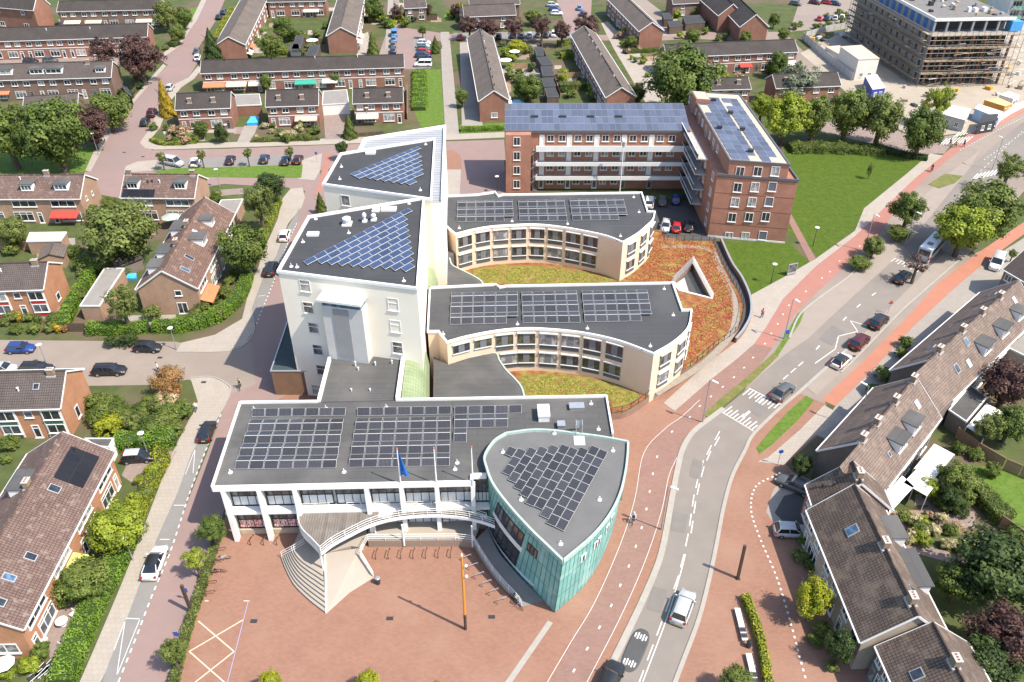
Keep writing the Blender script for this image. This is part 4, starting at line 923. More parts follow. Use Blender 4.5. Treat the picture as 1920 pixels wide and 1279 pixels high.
def slat_fence(par, a, b, z, h, step, m, w=0.16, name='fence_slat'):
    d = (b-a); L = d.length; d.normalize(); n = max(1, int(L/step)); me = None
    for k in range(n+1):
        c = a+d*(L*k/n)
        if me is None: mm = MB(); mm.box(-0.03, 0.03, -w/2, w/2, 0, h); me = mm.mesh(name, m)
        lpart(name, me, par, Vector((c.x, c.y, z))-root_loc(par), math.atan2(d.y, d.x))
slat_fence(pod, hole[0], hole[1], ZQ-0.05, 1.15, 0.42, white, 0.3); slat_fence(pod, hole[3], hole[0], ZQ-0.05, 1.15, 0.5, white, 0.3)
# gravel walk inside the rim
gi = spline(PL([(1230, 738), (1285, 705), (1330, 672), (1372, 625), (1380, 580), (1370, 545), (1350, 505), (1326, 466), (1240, 462)], ZQ+0.012), 5); mb = MB()
for i in range(len(gi)-1): stripe_quad(mb, gi[i], gi[i+1], 1.1, ZQ+0.012+0.0004*(i % 3))
part('gravel_walk', mb, gravel, pod)
y1 = spline(PL([(1148, 764), (1200, 746), (1160, 722), (1090, 706), (1020, 702), (975, 706), (978, 728), (985, 744), (1140, 742)], ZQ+0.02), 4, True)
mb = MB(); mb.face([(p.x, p.y, ZQ+0.02) for p in y1][::-1]); part('sedum_roof', mb, sedum_y, pod)
y2 = spline(PL([(1155, 528), (1110, 512), (1060, 503), (1000, 498), (940, 499), (890, 505), (888, 514), (905, 530), (1000, 532)], ZQ+0.02), 4, True)
mb = MB(); mb.face([(p.x, p.y, ZQ+0.02) for p in y2][::-1]); part('sedum_roof', mb, sedum_y, pod)
# dark post fence along the rim
steel = MATS['steel_dark']
railing(rimc, ZQ, pod, 1.1, 1.5, steel, (0.15, 1.05), 0.05, 'rim_fence')
# outer garage ramp wall on the park side
ow = spline(PL([(1352, 446), (1372, 490), (1392, 520), (1407, 556), (1408, 588), (1396, 614), (1380, 634)], 0.9), 5); rw = thing('ramp_wall', 'curved dark retaining wall beside the garage ramp and park lawn', 'wall', ow[0].xyz*1.0)
mb = MB()
for i in range(len(ow)-1): mb.beam((ow[i].x, ow[i].y, 0.45), (ow[i+1].x, ow[i+1].y, 0.45), 0.3, 0.9)
part('wall_body', mb, brickw, rw)
mb = MB()
for i in range(len(ow)-1): mb.beam((ow[i].x, ow[i].y, 0.93), (ow[i+1].x, ow[i+1].y, 0.93), 0.36, 0.06)
part('coping', mb, MATS['alu'], rw)
mb = MB(); mb.face([(p.x, p.y, 0.055) for p in ow+PL([(1384, 624), (1391, 596), (1392, 572), (1380, 540), (1352, 490), (1336, 450)], 0)]); struct('garage_ramp', mb, MATS['asphalt_dark'])
# ---------------------------------------------------------------- curved office wings
ZC = 8.8
bit3 = mat_tiles('roof_bitumen_c', (0.064, 0.065, 0.068), (0.058, 0.059, 0.062), (0.042, 0.042, 0.044), 9.0, 1.0, 0.9, 0.1, 0.37, 0.03, 'Object', patch=(0.16, (0.085, 0.084, 0.084), 0.46, 0.7, 0.8))
def px_on(curve, z, x):
    """where along a plan curve a given photo column falls at height z"""
    best = None
    for i in range(len(curve)-1):
        for k in range(8):
            p = curve[i]+(curve[i+1]-curve[i])*(k/8); q = Vector((p.x, p.y, z-CAM_H)); dz = q.y*_c-q.z*_s; xx = CX+FOC*q.x/dz
            if best is None or abs(xx-x) < best[0]: best = (abs(xx-x), p, (curve[i+1]-curve[i]).normalized())
    return best[1], best[2]
panel_grey = mat('panel_grey', (0.17, 0.175, 0.185), 0.5, 0.1, 2.0)
WGL = [MATS['glass_dark']]*4+[mat_glass('glass_olive', (0.04, 0.042, 0.025), 0.08, 0.7, (0.1, 0.1, 0.06))]*2+[MATS['glass_mid'], MATS['glass_curtain']]
def wing_window(par, p, d, z, w, h, spandrel_h=0.8, out=0.06):
    n = Vector((d.y, -d.x, 0)); rz = math.atan2(d.y, d.x); c = p+n*out
    o = window(par, c.x, c.y, z+spandrel_h, rz, w, h-spandrel_h, 2, (), grey_metal, random.choice(WGL), 0.05)
    mb = MB(); mb.box(-w/2-0.06, w/2+0.06, -0.16, 0.0, -0.07, 0.02); lpart('sill', mb.mesh('sill', MATS['white_trim']), o)
    mb = MB(); mb.box(-w*0.16, w*0.16, -0.05, -0.01, 0.08, h-spandrel_h-0.08); lpart('mid_panel', mb.mesh('mid_panel', panel_grey), o)
    if spandrel_h > 0.2:
        mb = MB(); mb.box(-w/2, w/2, -0.03, 0.06, -spandrel_h, -0.09); lpart('spandrel', mb.mesh('spandrel', spandrel), o)
    mb = MB(); mb.box(-w/2-0.05, w/2+0.05, -0.22, 0.02, h-spandrel_h+0.003, h-spandrel_h+0.16); lpart('blind_box', mb.mesh('blind_box', MATS['white_trim']), o)
def wing(label, back, right, front_, left, ups, lows, z=ZC):
    t = thing('office_wing', label, 'building', P(front_[len(front_)//2][0], front_[len(front_)//2][1]+60, 0), group=None)
    bk, rt, fr, lf = PL(back, z), spline(PL(right, z), 5), spline(PL(front_, z), 6), PL(left, z)
    ring = bk+rt[:-1]+fr+lf
    xy = [(p.x, p.y) for p in ring]
    mb = MB(); mb.prism(xy, 0.0, z-0.37, cap1=True); part('wall', mb, cream_w, t)
    mb = MB(); mb.prism(xy, z-0.36, z-0.34); part('roof', mb, bit3, t)
    mb = MB(); parapet(mb, ring, z-0.365, z+0.01, 0.24); part('parapet', mb, white, t)
    # right side render is lighter
    for i, (x, zc, hgt, sp) in enumerate(ups+lows):
        p, d = px_on(fr, zc, x); wing_window(t, p, -d, zc-hgt/2, 2.5, hgt+(0.15 if sp > 0.2 else 0), sp)
    mb = MB(); top = [p for p in rt]
    mb2 = MB()
    for i in range(len(rt)-1):
        d = (rt[i+1]-rt[i]).normalized(); n = Vector((-d.y, d.x, 0))*(-0.02)
        mb2.face([(rt[i].x+n.x*-1, rt[i].y+n.y*-1, ZQ), (rt[i+1].x-n.x, rt[i+1].y-n.y, ZQ), (rt[i+1].x-n.x, rt[i+1].y-n.y, z-0.38), (rt[i].x-n.x, rt[i].y-n.y, z-0.38)])
    L = resample(rt, 40)
    for f in (0.24, 0.52, 0.80):
        i = int(f*40); d = (L[i+1]-L[i]).normalized()
        for zb in (1.9, 5.1): wing_window(t, L[i], -d, zb, 2.2, 2.5, 0.75)
    return t
w2 = wing('curved cream office wing nearer the front wing, with three fields of dark panels', [(806, 538), (929, 532), (937, 537), (948, 535), (1261, 529), (1279, 580)],
     [(1297, 580), (1293, 606), (1283, 623), (1259, 643), (1226, 662)], [(1226, 662), (1161, 638), (1094, 623), (1027, 616), (976, 615), (926, 620), (875, 630), (838, 640)], [(822, 620), (802, 620)],
     [(865, 7.0, 1.6, 0.1), (905.5, 7.0, 1.6, 0.1), (946, 6.5, 2.6, 0.85), (987, 6.5, 2.6, 0.85), (1029, 6.5, 2.6, 0.85), (1070, 6.5, 2.6, 0.85), (1111, 6.5, 2.6, 0.85), (1151.5, 6.5, 2.6, 0.85)],
     [(987, 3.2, 2.4, 0.75), (1028, 3.2, 2.4, 0.75), (1068, 3.2, 2.4, 0.75), (1107.5, 3.2, 2.4, 0.75), (1147, 3.2, 2.4, 0.75), (954, 3.2, 2.4, 0.75)])
w1 = wing('curved cream office wing farther back, beside the brick flats', [(823, 367), (893, 364), (928, 359), (934, 366), (942, 364), (1203, 360), (1214, 395)],
     [(1228, 396), (1224, 411), (1212, 423), (1194, 438), (1168, 453)], [(1168, 453), (1136, 441), (1090, 431), (1048, 424), (1005, 420), (962, 421), (919, 424), (885, 430), (854, 438)], [(836, 422), (818, 424)],
     [(872, 6.5, 2.6, 0.85), (905, 6.5, 2.6, 0.85), (939, 6.5, 2.6, 0.85), (973, 6.5, 2.6, 0.85), (1007, 6.5, 2.6, 0.85), (1041, 6.5, 2.6, 0.85), (1075, 6.5, 2.6, 0.85), (1107, 6.5, 2.6, 0.85)],
     [(873, 3.2, 2.4, 0.75), (906, 3.2, 2.4, 0.75), (939, 3.2, 2.4, 0.75), (973, 3.2, 2.4, 0.75), (1006, 3.2, 2.4, 0.75), (1040, 3.2, 2.4, 0.75), (1073, 3.2, 2.4, 0.75), (1104, 3.2, 2.4, 0.75)])
zr = ZC-0.3
pv_grid(w2, (843, 610), (972, 607), (971, 547), (846, 550), zr, 6, 6, pd, skip=[(5, 0)]); pv_grid(w2, (980, 607), (1089, 606), (1081, 545.5), (977, 548), zr, 5, 6, pd); pv_grid(w2, (1096, 605), (1225, 603), (1213, 544), (1090, 546), zr, 6, 6, pd, skip=[(5, 0)])
pv_grid(w1, (856, 417), (964, 416), (961, 375), (858, 377), zr, 6, 6, pd, skip=[(5, 0)]); pv_grid(w1, (974, 415.5), (1064, 414.5), (1058, 374), (971, 376), zr, 5, 6, pd); pv_grid(w1, (1073, 414.5), (1179, 413), (1168, 372), (1067, 374), zr, 6, 6, pd, skip=[(5, 0)])
anchor(w2, [(970, 608), (1101, 616), (1219, 649), (1245, 542), (1262, 591), (831, 627)], ZC-0.34); anchor(w1, [(960, 415), (1064, 420), (1163, 443), (1188, 370), (1198, 398), (861, 428), (832, 384)], ZC-0.34)
# low roofs with green barrel strip between towers and wings
ZL = 4.9
def low_roof(label, dark_px, green, white_line):
    t = thing('low_link', label, 'building', P(dark_px[0][0], dark_px[0][1]+50, 0))
    D = PL(dark_px[:4], ZL)+spline(PL(dark_px[4:], ZL), 5)
    mb = MB(); mb.prism([(p.x, p.y) for p in D], 0, ZL); part('roof', mb, bit, t)
    cv = spline(PL(dark_px[4:], ZL), 5); mb = MB()
    for i in range(len(cv)-1): mb.beam((cv[i].x, cv[i].y, ZL-0.1), (cv[i+1].x, cv[i+1].y, ZL-0.1), 0.22, 0.4)
    part('edge_trim', mb, cop_rim, t)
    (x0, y0), (x1, y1), (x2, y2), (x3, y3) = green                  # left near, left far (high), right near, right far (low)
    n = 10; prof = [(k/n, 4.0*math.sqrt(max(0, 1-(k/n)**2.2))) for k in range(n+1)]
    LN, LF, RN, RF = P(x0, y0, 8.9), P(x1, y1, 8.9), P(x2, y2, ZL), P(x3, y3, ZL); RN.y = LN.y; RF.y = LF.y
    mb = MB(); N_ = []; F_ = []
    for u, h in prof:
        N_.append(Vector((LN.x+(RN.x-LN.x)*u, LN.y+(RN.y-LN.y)*u, ZL+h))); F_.append(Vector((LF.x+(RF.x-LF.x)*u, LF.y+(RF.y-LF.y)*u, ZL+h)))
    for k in range(n):
        L = (F_[k]-N_[k]).length; mb.face([N_[k], N_[k+1], F_[k+1], F_[k]], [(0, 0), (0.3, 0), (0.3, L), (0, L)])
    mat_tiles('green_strip', (0.25, 0.3, 0.165), (0.27, 0.32, 0.175), (0.17, 0.21, 0.11), 30.0, 0.7, 0.6, 0.3, 0.0, 0.06, 'UV')
    part('barrel_roof', mb, MATS['green_strip'], t)
    return t
low_roof('dark low roof with pale green barrel strip beside the near tower', [(990, 778), (812, 778), (813, 668), (840, 684), (883, 670), (927, 662), (937, 677), (950, 695), (965, 710), (977, 725), (983, 743), (990, 776)], [(752, 748), (765, 640), (811, 746), (813, 625)], None)
low_roof('dark low roof with pale green barrel strip below the farther tower', [(912, 565), (827, 565), (830, 462), (852, 474), (843, 484), (848, 497), (864, 506), (886, 517), (905, 531), (912, 560)], [(792, 540), (800, 440), (827, 540), (830, 440)], None)
# ================================================================ brick apartment block
brick_red = mat_tiles('brick_flats', (0.371, 0.172, 0.114), (0.328, 0.149, 0.1), (0.334, 0.203, 0.149), 0.24, 0.08, 0.9, 0.15, 0.5, 0.1, 'UV')
def brick_prism(mb, poly, z0, z1):
    a = sum(poly[i][0]*poly[(i+1) % len(poly)][1]-poly[(i+1) % len(poly)][0]*poly[i][1] for i in range(len(poly)))
    if a < 0: poly = list(reversed(poly))
    u = 0
    for i in range(len(poly)):
        p, q = poly[i], poly[(i+1) % len(poly)]; L = math.hypot(q[0]-p[0], q[1]-p[1])
        mb.face([(p[0], p[1], z0), (q[0], q[1], z0), (q[0], q[1], z1), (p[0], p[1], z1)], [(u, z0), (u+L, z0), (u+L, z1), (u, z1)]); u += L
    mb.face([(p[0], p[1], z1) for p in poly], [(p[0], p[1]) for p in poly]); return mb
ap = thing('brick_apartment_block', 'red brick L-shaped block of flats with white galleries and blue solar roofs', 'building', P(1150, 360, 0))
ZA = 12.4; ZB = 15.3; ZS = 3.05
wl = P(948.5, 362, 0); el = P(1326.8, 444, 0); er = P(1471, 456.5, 0)
wdir = Vector((1, 0.012)).normalized()
yf = wl.y
x_end = P(1300, 250, ZA).x
mb = MB(); brick_prism(mb, [(wl.x, yf), (wl.x+5.0, yf), (wl.x+5.0, yf+2.0), (x_end, yf+2.0), (x_end, yf+11), (wl.x, yf+11)], 0, ZA); part('wall', mb, brick_red, ap)
ed = dir2(el, er); back = Vector((-ed.y, ed.x)); bl0 = Vector((el.x, el.y)); depth = 44.0
bdv = dir2(P(1368.9, 301.4, ZB), P(1293.8, 172.5, ZB)); Ltop = (P(1293.8, 172.5, ZB)-P(1368.9, 301.4, ZB)).length
eL, eR = Vector((el.x, el.y)), Vector((er.x, er.y))
mb = MB(); brick_prism(mb, [eL, eR, eR+bdv*Ltop, eL+bdv*Ltop], 0, ZA); part('wall', mb, brick_red, ap)
tA, tB, tC, tD = P(1369, 301.5, ZB), P(1479, 302, ZB), P(1381, 172.5, ZB), P(1293.8, 172.5, ZB)
fl = (Vector((tA.x, tA.y))-eL).dot(ed); fr_ = (Vector((tB.x, tB.y))-eL).dot(ed)
q0, q1 = eL+ed*fl+back*0.02, eL+ed*fr_+back*0.02
mb = MB(); brick_prism(mb, [q0, q1, q1+bdv*Ltop, q0+bdv*Ltop], ZA+0.01, ZB); part('wall', mb, brick_red, ap)
mb = MB(); top_ = [Vector((p[0], p[1], ZB)) for p in (q0, q1, q1+bdv*Ltop, q0+bdv*Ltop)]; parapet(mb, top_, ZB-0.1, ZB+0.2, 0.3); part('parapet', mb, MATS['spandrel_grey'], ap)
mb = MB(); mb.prism([(p.x, p.y) for p in top_], ZB+0.011, ZB+0.03); part('roof', mb, mat('roof_gravel', (0.45, 0.38, 0.3), 0.9, 0.1, 0.5), ap)
mb = MB(); parapet(mb, [Vector((eL.x, eL.y, 0)), Vector((eR.x, eR.y, 0)), Vector((eR.x+bdv.x*9, eR.y+bdv.y*9, 0))], ZA-0.1, ZA+0.35, 0.3, closed=False); part('terrace_parapet', mb, MATS['spandrel_grey'], ap)
# panels on the tall part
def local_grid(par, o, ux_, uy_, wu, wv, nu, nv, z, m, skip=(), tilt=0.12):
    for i in range(nu):
        for j in range(nv):
            if (i, j) in skip: continue
            p = o+ux_*(wu*i)+uy_*(wv*j); q = [p, p+ux_*wu*0.97, p+ux_*wu*0.97+uy_*wv*0.97, p+uy_*wv*0.97]
            pv(par, [Vector((a_.x, a_.y, z+0.12+(tilt if k_ in (2, 3) else 0))) for k_, a_ in enumerate(q)], m)
wT = (q1-q0).length; nj = int(Ltop/2.2)
local_grid(ap, q0+ed*0.5+bdv*0.6, ed, bdv, 1.55, 2.2, 3, nj-1, ZB, MATS['pv_sky'], skip=[(0, nj-4), (0, nj-5), (2, 0)])
local_grid(ap, q0+ed*5.7+bdv*0.6, ed, bdv, 1.55, 2.2, 2, nj-1, ZB, MATS['pv_sky'], skip=[(1, 0), (0, nj-3)])
for f, s_ in ((0.12, 4.5), (0.42, 1.4), (0.42, 5.6), (0.66, 5.4), (0.85, 3.6)):
    c = q0+ed*s_+bdv*(Ltop*f); mb = MB(); mb.obox(c, ed, 0.5, 0.35, ZB+0.35, ZB+0.75); part('roof_vent', mb, steel, ap)
c = q0+ed*0.9+bdv*(Ltop*0.80); mb = MB(); brick_prism(mb, [c-ed*1.2, c+ed*1.6, c+ed*1.6+bdv*4.5, c-ed*1.2+bdv*4.5], ZB-1, ZB+1.0); part('lift_housing', mb, brick_red, ap)
mb = MB(); mb.prism([c-ed*1.0, c+ed*1.4, c+ed*1.4+bdv*4.3, c-ed*1.0+bdv*4.3], ZB+1.001, ZB+1.1); part('lift_roof', mb, MATS['roof_gravel'], ap)
# west wing sloping panel roof
z0, z1 = ZA+0.25, ZA+2.2
a0, a1 = Vector((wl.x-0.2, yf+1.6)), Vector((x_end-0.5, yf+1.6)); L_ = (a1-a0).length; n_ = 30; dw = L_/n_
mb = MB(); mb.face([(a0.x, a0.y, z0), (a1.x, a1.y, z0), (a1.x, a1.y+9.6, z1), (a0.x, a0.y+9.6, z1)]); mb.face([(a0.x, a0.y+9.6, z1), (a1.x, a1.y+9.6, z1), (a1.x, a1.y+9.6, ZA), (a0.x, a0.y+9.6, ZA)])
mb.face([(a0.x, a0.y, z0), (a0.x, a0.y+9.6, z1), (a0.x, a0.y+9.6, ZA-0.2), (a0.x, a0.y, ZA-0.2)]); mb.face([(a0.x, a0.y, ZA-0.2), (a1.x, a1.y, ZA-0.2), (a1.x, a1.y, z0), (a0.x, a0.y, z0)]); part('roof', mb, MATS['spandrel_grey'], ap)
for i in range(n_):
    for j in range(4):
        if (i, j) == (0, 3): continue
        y0_, y1_ = j*2.4+0.05, j*2.4+2.36; zz = lambda t: z0+(z1-z0)*t/9.6+0.08
        x0_ = a0.x+dw*i+(0.5*dw if j < 2 else 0)*0
        pv(ap, [(x0_+0.03, a0.y+y0_, zz(y0_)), (x0_+dw-0.03, a0.y+y0_, zz(y0_)), (x0_+dw-0.03, a0.y+y1_, zz(y1_)), (x0_+0.03, a0.y+y1_, zz(y1_))], MATS['pv_sky'])
for k in range(4):
    c = (a0.x+6+k*5.6, a0.y+4.6); mb = MB(); mb.obox(c, (1, 0), 0.7, 0.25, z0+1.0, z0+1.35); part('roof_vent', mb, steel, ap)
# end tower of west wing: windows; then galleries
for k in range(4): window(ap, wl.x+2.2, yf-0.02, 1.1+k*ZS, 0, 1.35, 1.75, 1)
for lv in range(4):
    zb = lv*ZS+0.15; y_ = yf+2.0-0.02
    gx0 = wl.x+6.6; ux_ = (x_end-3-gx0)/5
    for u in range(5):
        bx = gx0+u*ux_
        if lv == 0 and u > 2: 
            window(ap, bx+1.0, y_, 0.1, 0, 1.0, 2.2, 0, (0.7,), MATS['pale_stone'], None, 0.2, 'door'); continue
        window(ap, bx+0.6, y_, zb, 0, 1.0, 2.35, 0, (0.78,), MATS['white_frame'], MATS['white_frame'] if lv else MATS['glass_mid'], 0.16, 'door')
        window(ap, bx+2.3, y_, zb+0.95, 0, 1.4, 1.35, 1); window(ap, bx+4.6, y_, zb+0.95, 0, 1.4, 1.35, 1)
    if lv > 0:
        g0 = wl.x+6.0; zf = lv*ZS
        mb = MB(); mb.box(g0, x_end+1.4, yf+0.2, yf+1.98, zf-0.12, zf+0.1); part('gallery_floor', mb, MATS['concrete'], ap)
        mb = MB(); mb.box(g0, x_end+1.4, yf+0.04, yf+0.18, zf-0.25, zf+0.55 if lv < 3 else zf+0.95); part('gallery_front', mb, MATS['white_trim'], ap)
# spiral stair at the west end of the galleries
sx, sy = wl.x+5.5, yf+0.9
for k in range(36):
    t = k*0.52; z = 0.25*k+0.2; mb = MB(); mb.beam((sx, sy, z), (sx+0.85*math.cos(t), sy+0.85*math.sin(t), z), 0.34, 0.05); part('stair_tread', mb, MATS['alu'], ap)
mb = MB(); mb.tube((sx, sy, 0), (sx, sy, 9.6), 0.07, 8); pts = [Vector((sx+0.88*math.cos(k*0.26), sy+0.88*math.sin(k*0.26), 0.125*k+1.1)) for k in range(70)]; mb.path(pts, 0.03, 4); part('stair_rail', mb, MATS['alu'], ap)
# galleries on the inner side of the tall block (left of it)
for lv in range(1, 5):
    zf = lv*ZS; o = eL+back*0.0
    for nm, off0, off1, za, zb_, mm in (('gallery_floor', 0.02, 1.9, zf-0.12, zf+0.1, MATS['concrete']), ('gallery_front', 1.9, 2.02, zf+0.0, zf+1.0, MATS['glass_mid'])):
        if lv == 4: base_ = q0; o0, o1 = 0.0, fl
        s0_, s1_ = 7.0, Ltop*0.80
        p = [eL-ed*off0+bdv*s0_, eL-ed*off1+bdv*s0_, eL-ed*off1+bdv*s1_, eL-ed*off0+bdv*s1_]
        mb = MB(); mb.prism(p, za, zb_, cap0=True); part(nm, mb, mm, ap)
    p = [eL-ed*2.04+bdv*7.0, eL-ed*2.04+bdv*(Ltop*0.8)]
    mb = MB(); mb.beam((p[0].x, p[0].y, zf+1.03), (p[1].x, p[1].y, zf+1.03), 0.12, 0.1); mb.beam((p[0].x, p[0].y, zf-0.02), (p[1].x, p[1].y, zf-0.02), 0.1, 0.25); part('gallery_rail', mb, MATS['white_trim'], ap)
rzl = math.atan2(-bdv.y, -bdv.x)
for k in range(9):
    for lv in range(1, 5):
        c = (q0 if lv == 4 else eL)+bdv*(8.5+k*3.2)-ed*0.03; zb = lv*ZS+(0.12 if k % 2 else 1.0)
        window(ap, c.x, c.y, zb, rzl, 1.0, 2.2 if k % 2 else 1.3, 0 if k % 2 else 1, (), None, None, 0.09, 'door' if k % 2 else 'window')
for lv in range(4):
    c = eL+bdv*2.6-ed*0.03; window(ap, c.x, c.y, 1.1+lv*ZS, rzl, 1.2, 1.6, 1)
# front gable windows of the tall block
rzf = math.atan2(ed.y, ed.x); shut = mat('roller_blind', (0.13, 0.13, 0.145), 0.6, 0.06, 2)
for lv in range(5):
    pts_ = [[(1366, 444), (1397, 444), (1430, 442)], [(1372.5, 408), (1404.5, 407.5), (1435.5, 407)], [(1378, 379.5), (1410, 379), (1442, 378.5)], [(1383, 352), (1415.5, 351), (1448, 350.5)], [(1387.5, 322), (1420.5, 322), (1453.5, 321.5)]][lv]
    for i, (x, y) in enumerate(pts_):
        c = on_wall(x, y, eL, eR) if lv < 4 else on_wall(x, y, q0, q1)
        gl = shut if (i == 2 and lv in (0, 2, 3)) else (MATS['glass_curtain'] if random.random() < 0.6 else MATS['glass_dark'])
        window(ap, c.x, c.y-0.03, c.z-0.85, rzf, 1.45, 1.8, 0 if gl is shut else 1, (), None, gl)
# brick course lines
for lv in range(1, 5):
    mb = MB(); zl = lv*ZS-0.05; a_, b_ = (eL, eR); mb.beam((a_.x, a_.y-0.005, zl), (b_.x, b_.y-0.005, zl), 0.05, 0.1); part('course', mb, mat('brick_course', (0.2, 0.09, 0.065), 0.9, 0.1, 1), ap)
mb = MB(); brick_prism(mb, [eL-ed*0.03+back*0.1-back*0.16, eR+ed*0.03-back*0.06, eR+ed*0.03, eL-ed*0.03], 0, 0.35); part('plinth', mb, MATS['white_trim'], ap)
# ================================================================ houses
def bricks(name, c, c2=None): return mat_tiles(name, c, c2 or mul(c, 0.86), mul(c, 1.05), 0.22, 0.075, 0.9, 0.15, 0.5, 0.1, 'UV')
BR = {'brown': bricks('brick_brown', (0.2, 0.132, 0.104)), 'orange': bricks('brick_orange', (0.434, 0.215, 0.12)), 'red': bricks('brick_redbrown', (0.28, 0.138, 0.0972)),
      'tan': bricks('brick_tan', (0.381, 0.246, 0.168)), 'beige': bricks('brick_beige', (0.403, 0.325, 0.258)), 'grey': bricks('brick_greybrown', (0.19, 0.162, 0.14))}
def tiles(name, c, c2, mo, w=0.3, h=0.36, patch=None): return mat_tiles(name, c, c2, mo, w, h, 0.85, 0.9, 0.0, 0.12, 'UV', patch=patch)
RF = {'brown': tiles('tiles_brown', (0.119, 0.0963, 0.0862), (0.1, 0.0809, 0.0732), (0.0578, 0.0462, 0.0424)),
      'rose': tiles('tiles_rose', (0.184, 0.12, 0.1), (0.149, 0.0974, 0.0815), (0.0833, 0.0552, 0.047), patch=(1.6, (0.25, 0.195, 0.164), 0.56, 0.68, 0.7)),
      'red': tiles('tiles_red', (0.205, 0.125, 0.0972), (0.164, 0.0988, 0.0778), (0.0902, 0.057, 0.0468), patch=(1.2, (0.271, 0.205, 0.158), 0.56, 0.7, 0.7)),
      'grey': tiles('tiles_grey', (0.164, 0.12, 0.0954), (0.124, 0.0906, 0.0722), (0.0542, 0.0389, 0.0312), patch=(0.7, (0.208, 0.15, 0.11), 0.5, 0.7, 0.7)),
      'dark': tiles('tiles_dark', (0.0744, 0.0626, 0.0571), (0.062, 0.0522, 0.0476), (0.0372, 0.0319, 0.028)),
      'rosy': tiles('tiles_rosy', (0.215, 0.16, 0.132), (0.17, 0.125, 0.103), (0.095, 0.0697, 0.057), patch=(0.9, (0.249, 0.186, 0.146), 0.5, 0.7, 0.7)),
      'taupe': tiles('tiles_taupe', (0.18, 0.147, 0.124), (0.153, 0.123, 0.104), (0.09, 0.0714, 0.06))}
AWN = {k: mat('awning_'+k, c, 0.8, 0.05, 1) for k, c in {'orange': (0.56, 0.19, 0.09), 'red': (0.5, 0.06, 0.045), 'cream': (0.66, 0.58, 0.46), 'white': (0.7, 0.68, 0.63), 'green': (0.04, 0.3, 0.22), 'pink': (0.66, 0.42, 0.34), 'yellow': (0.55, 0.55, 0.16)}.items()}
CH_B = bricks('brick_chimney', (0.27, 0.19, 0.13))
def uvq(mb, q, L, H, u0=0): mb.face(q, [(u0, 0), (u0+L, 0), (u0+L, H), (u0, H)])
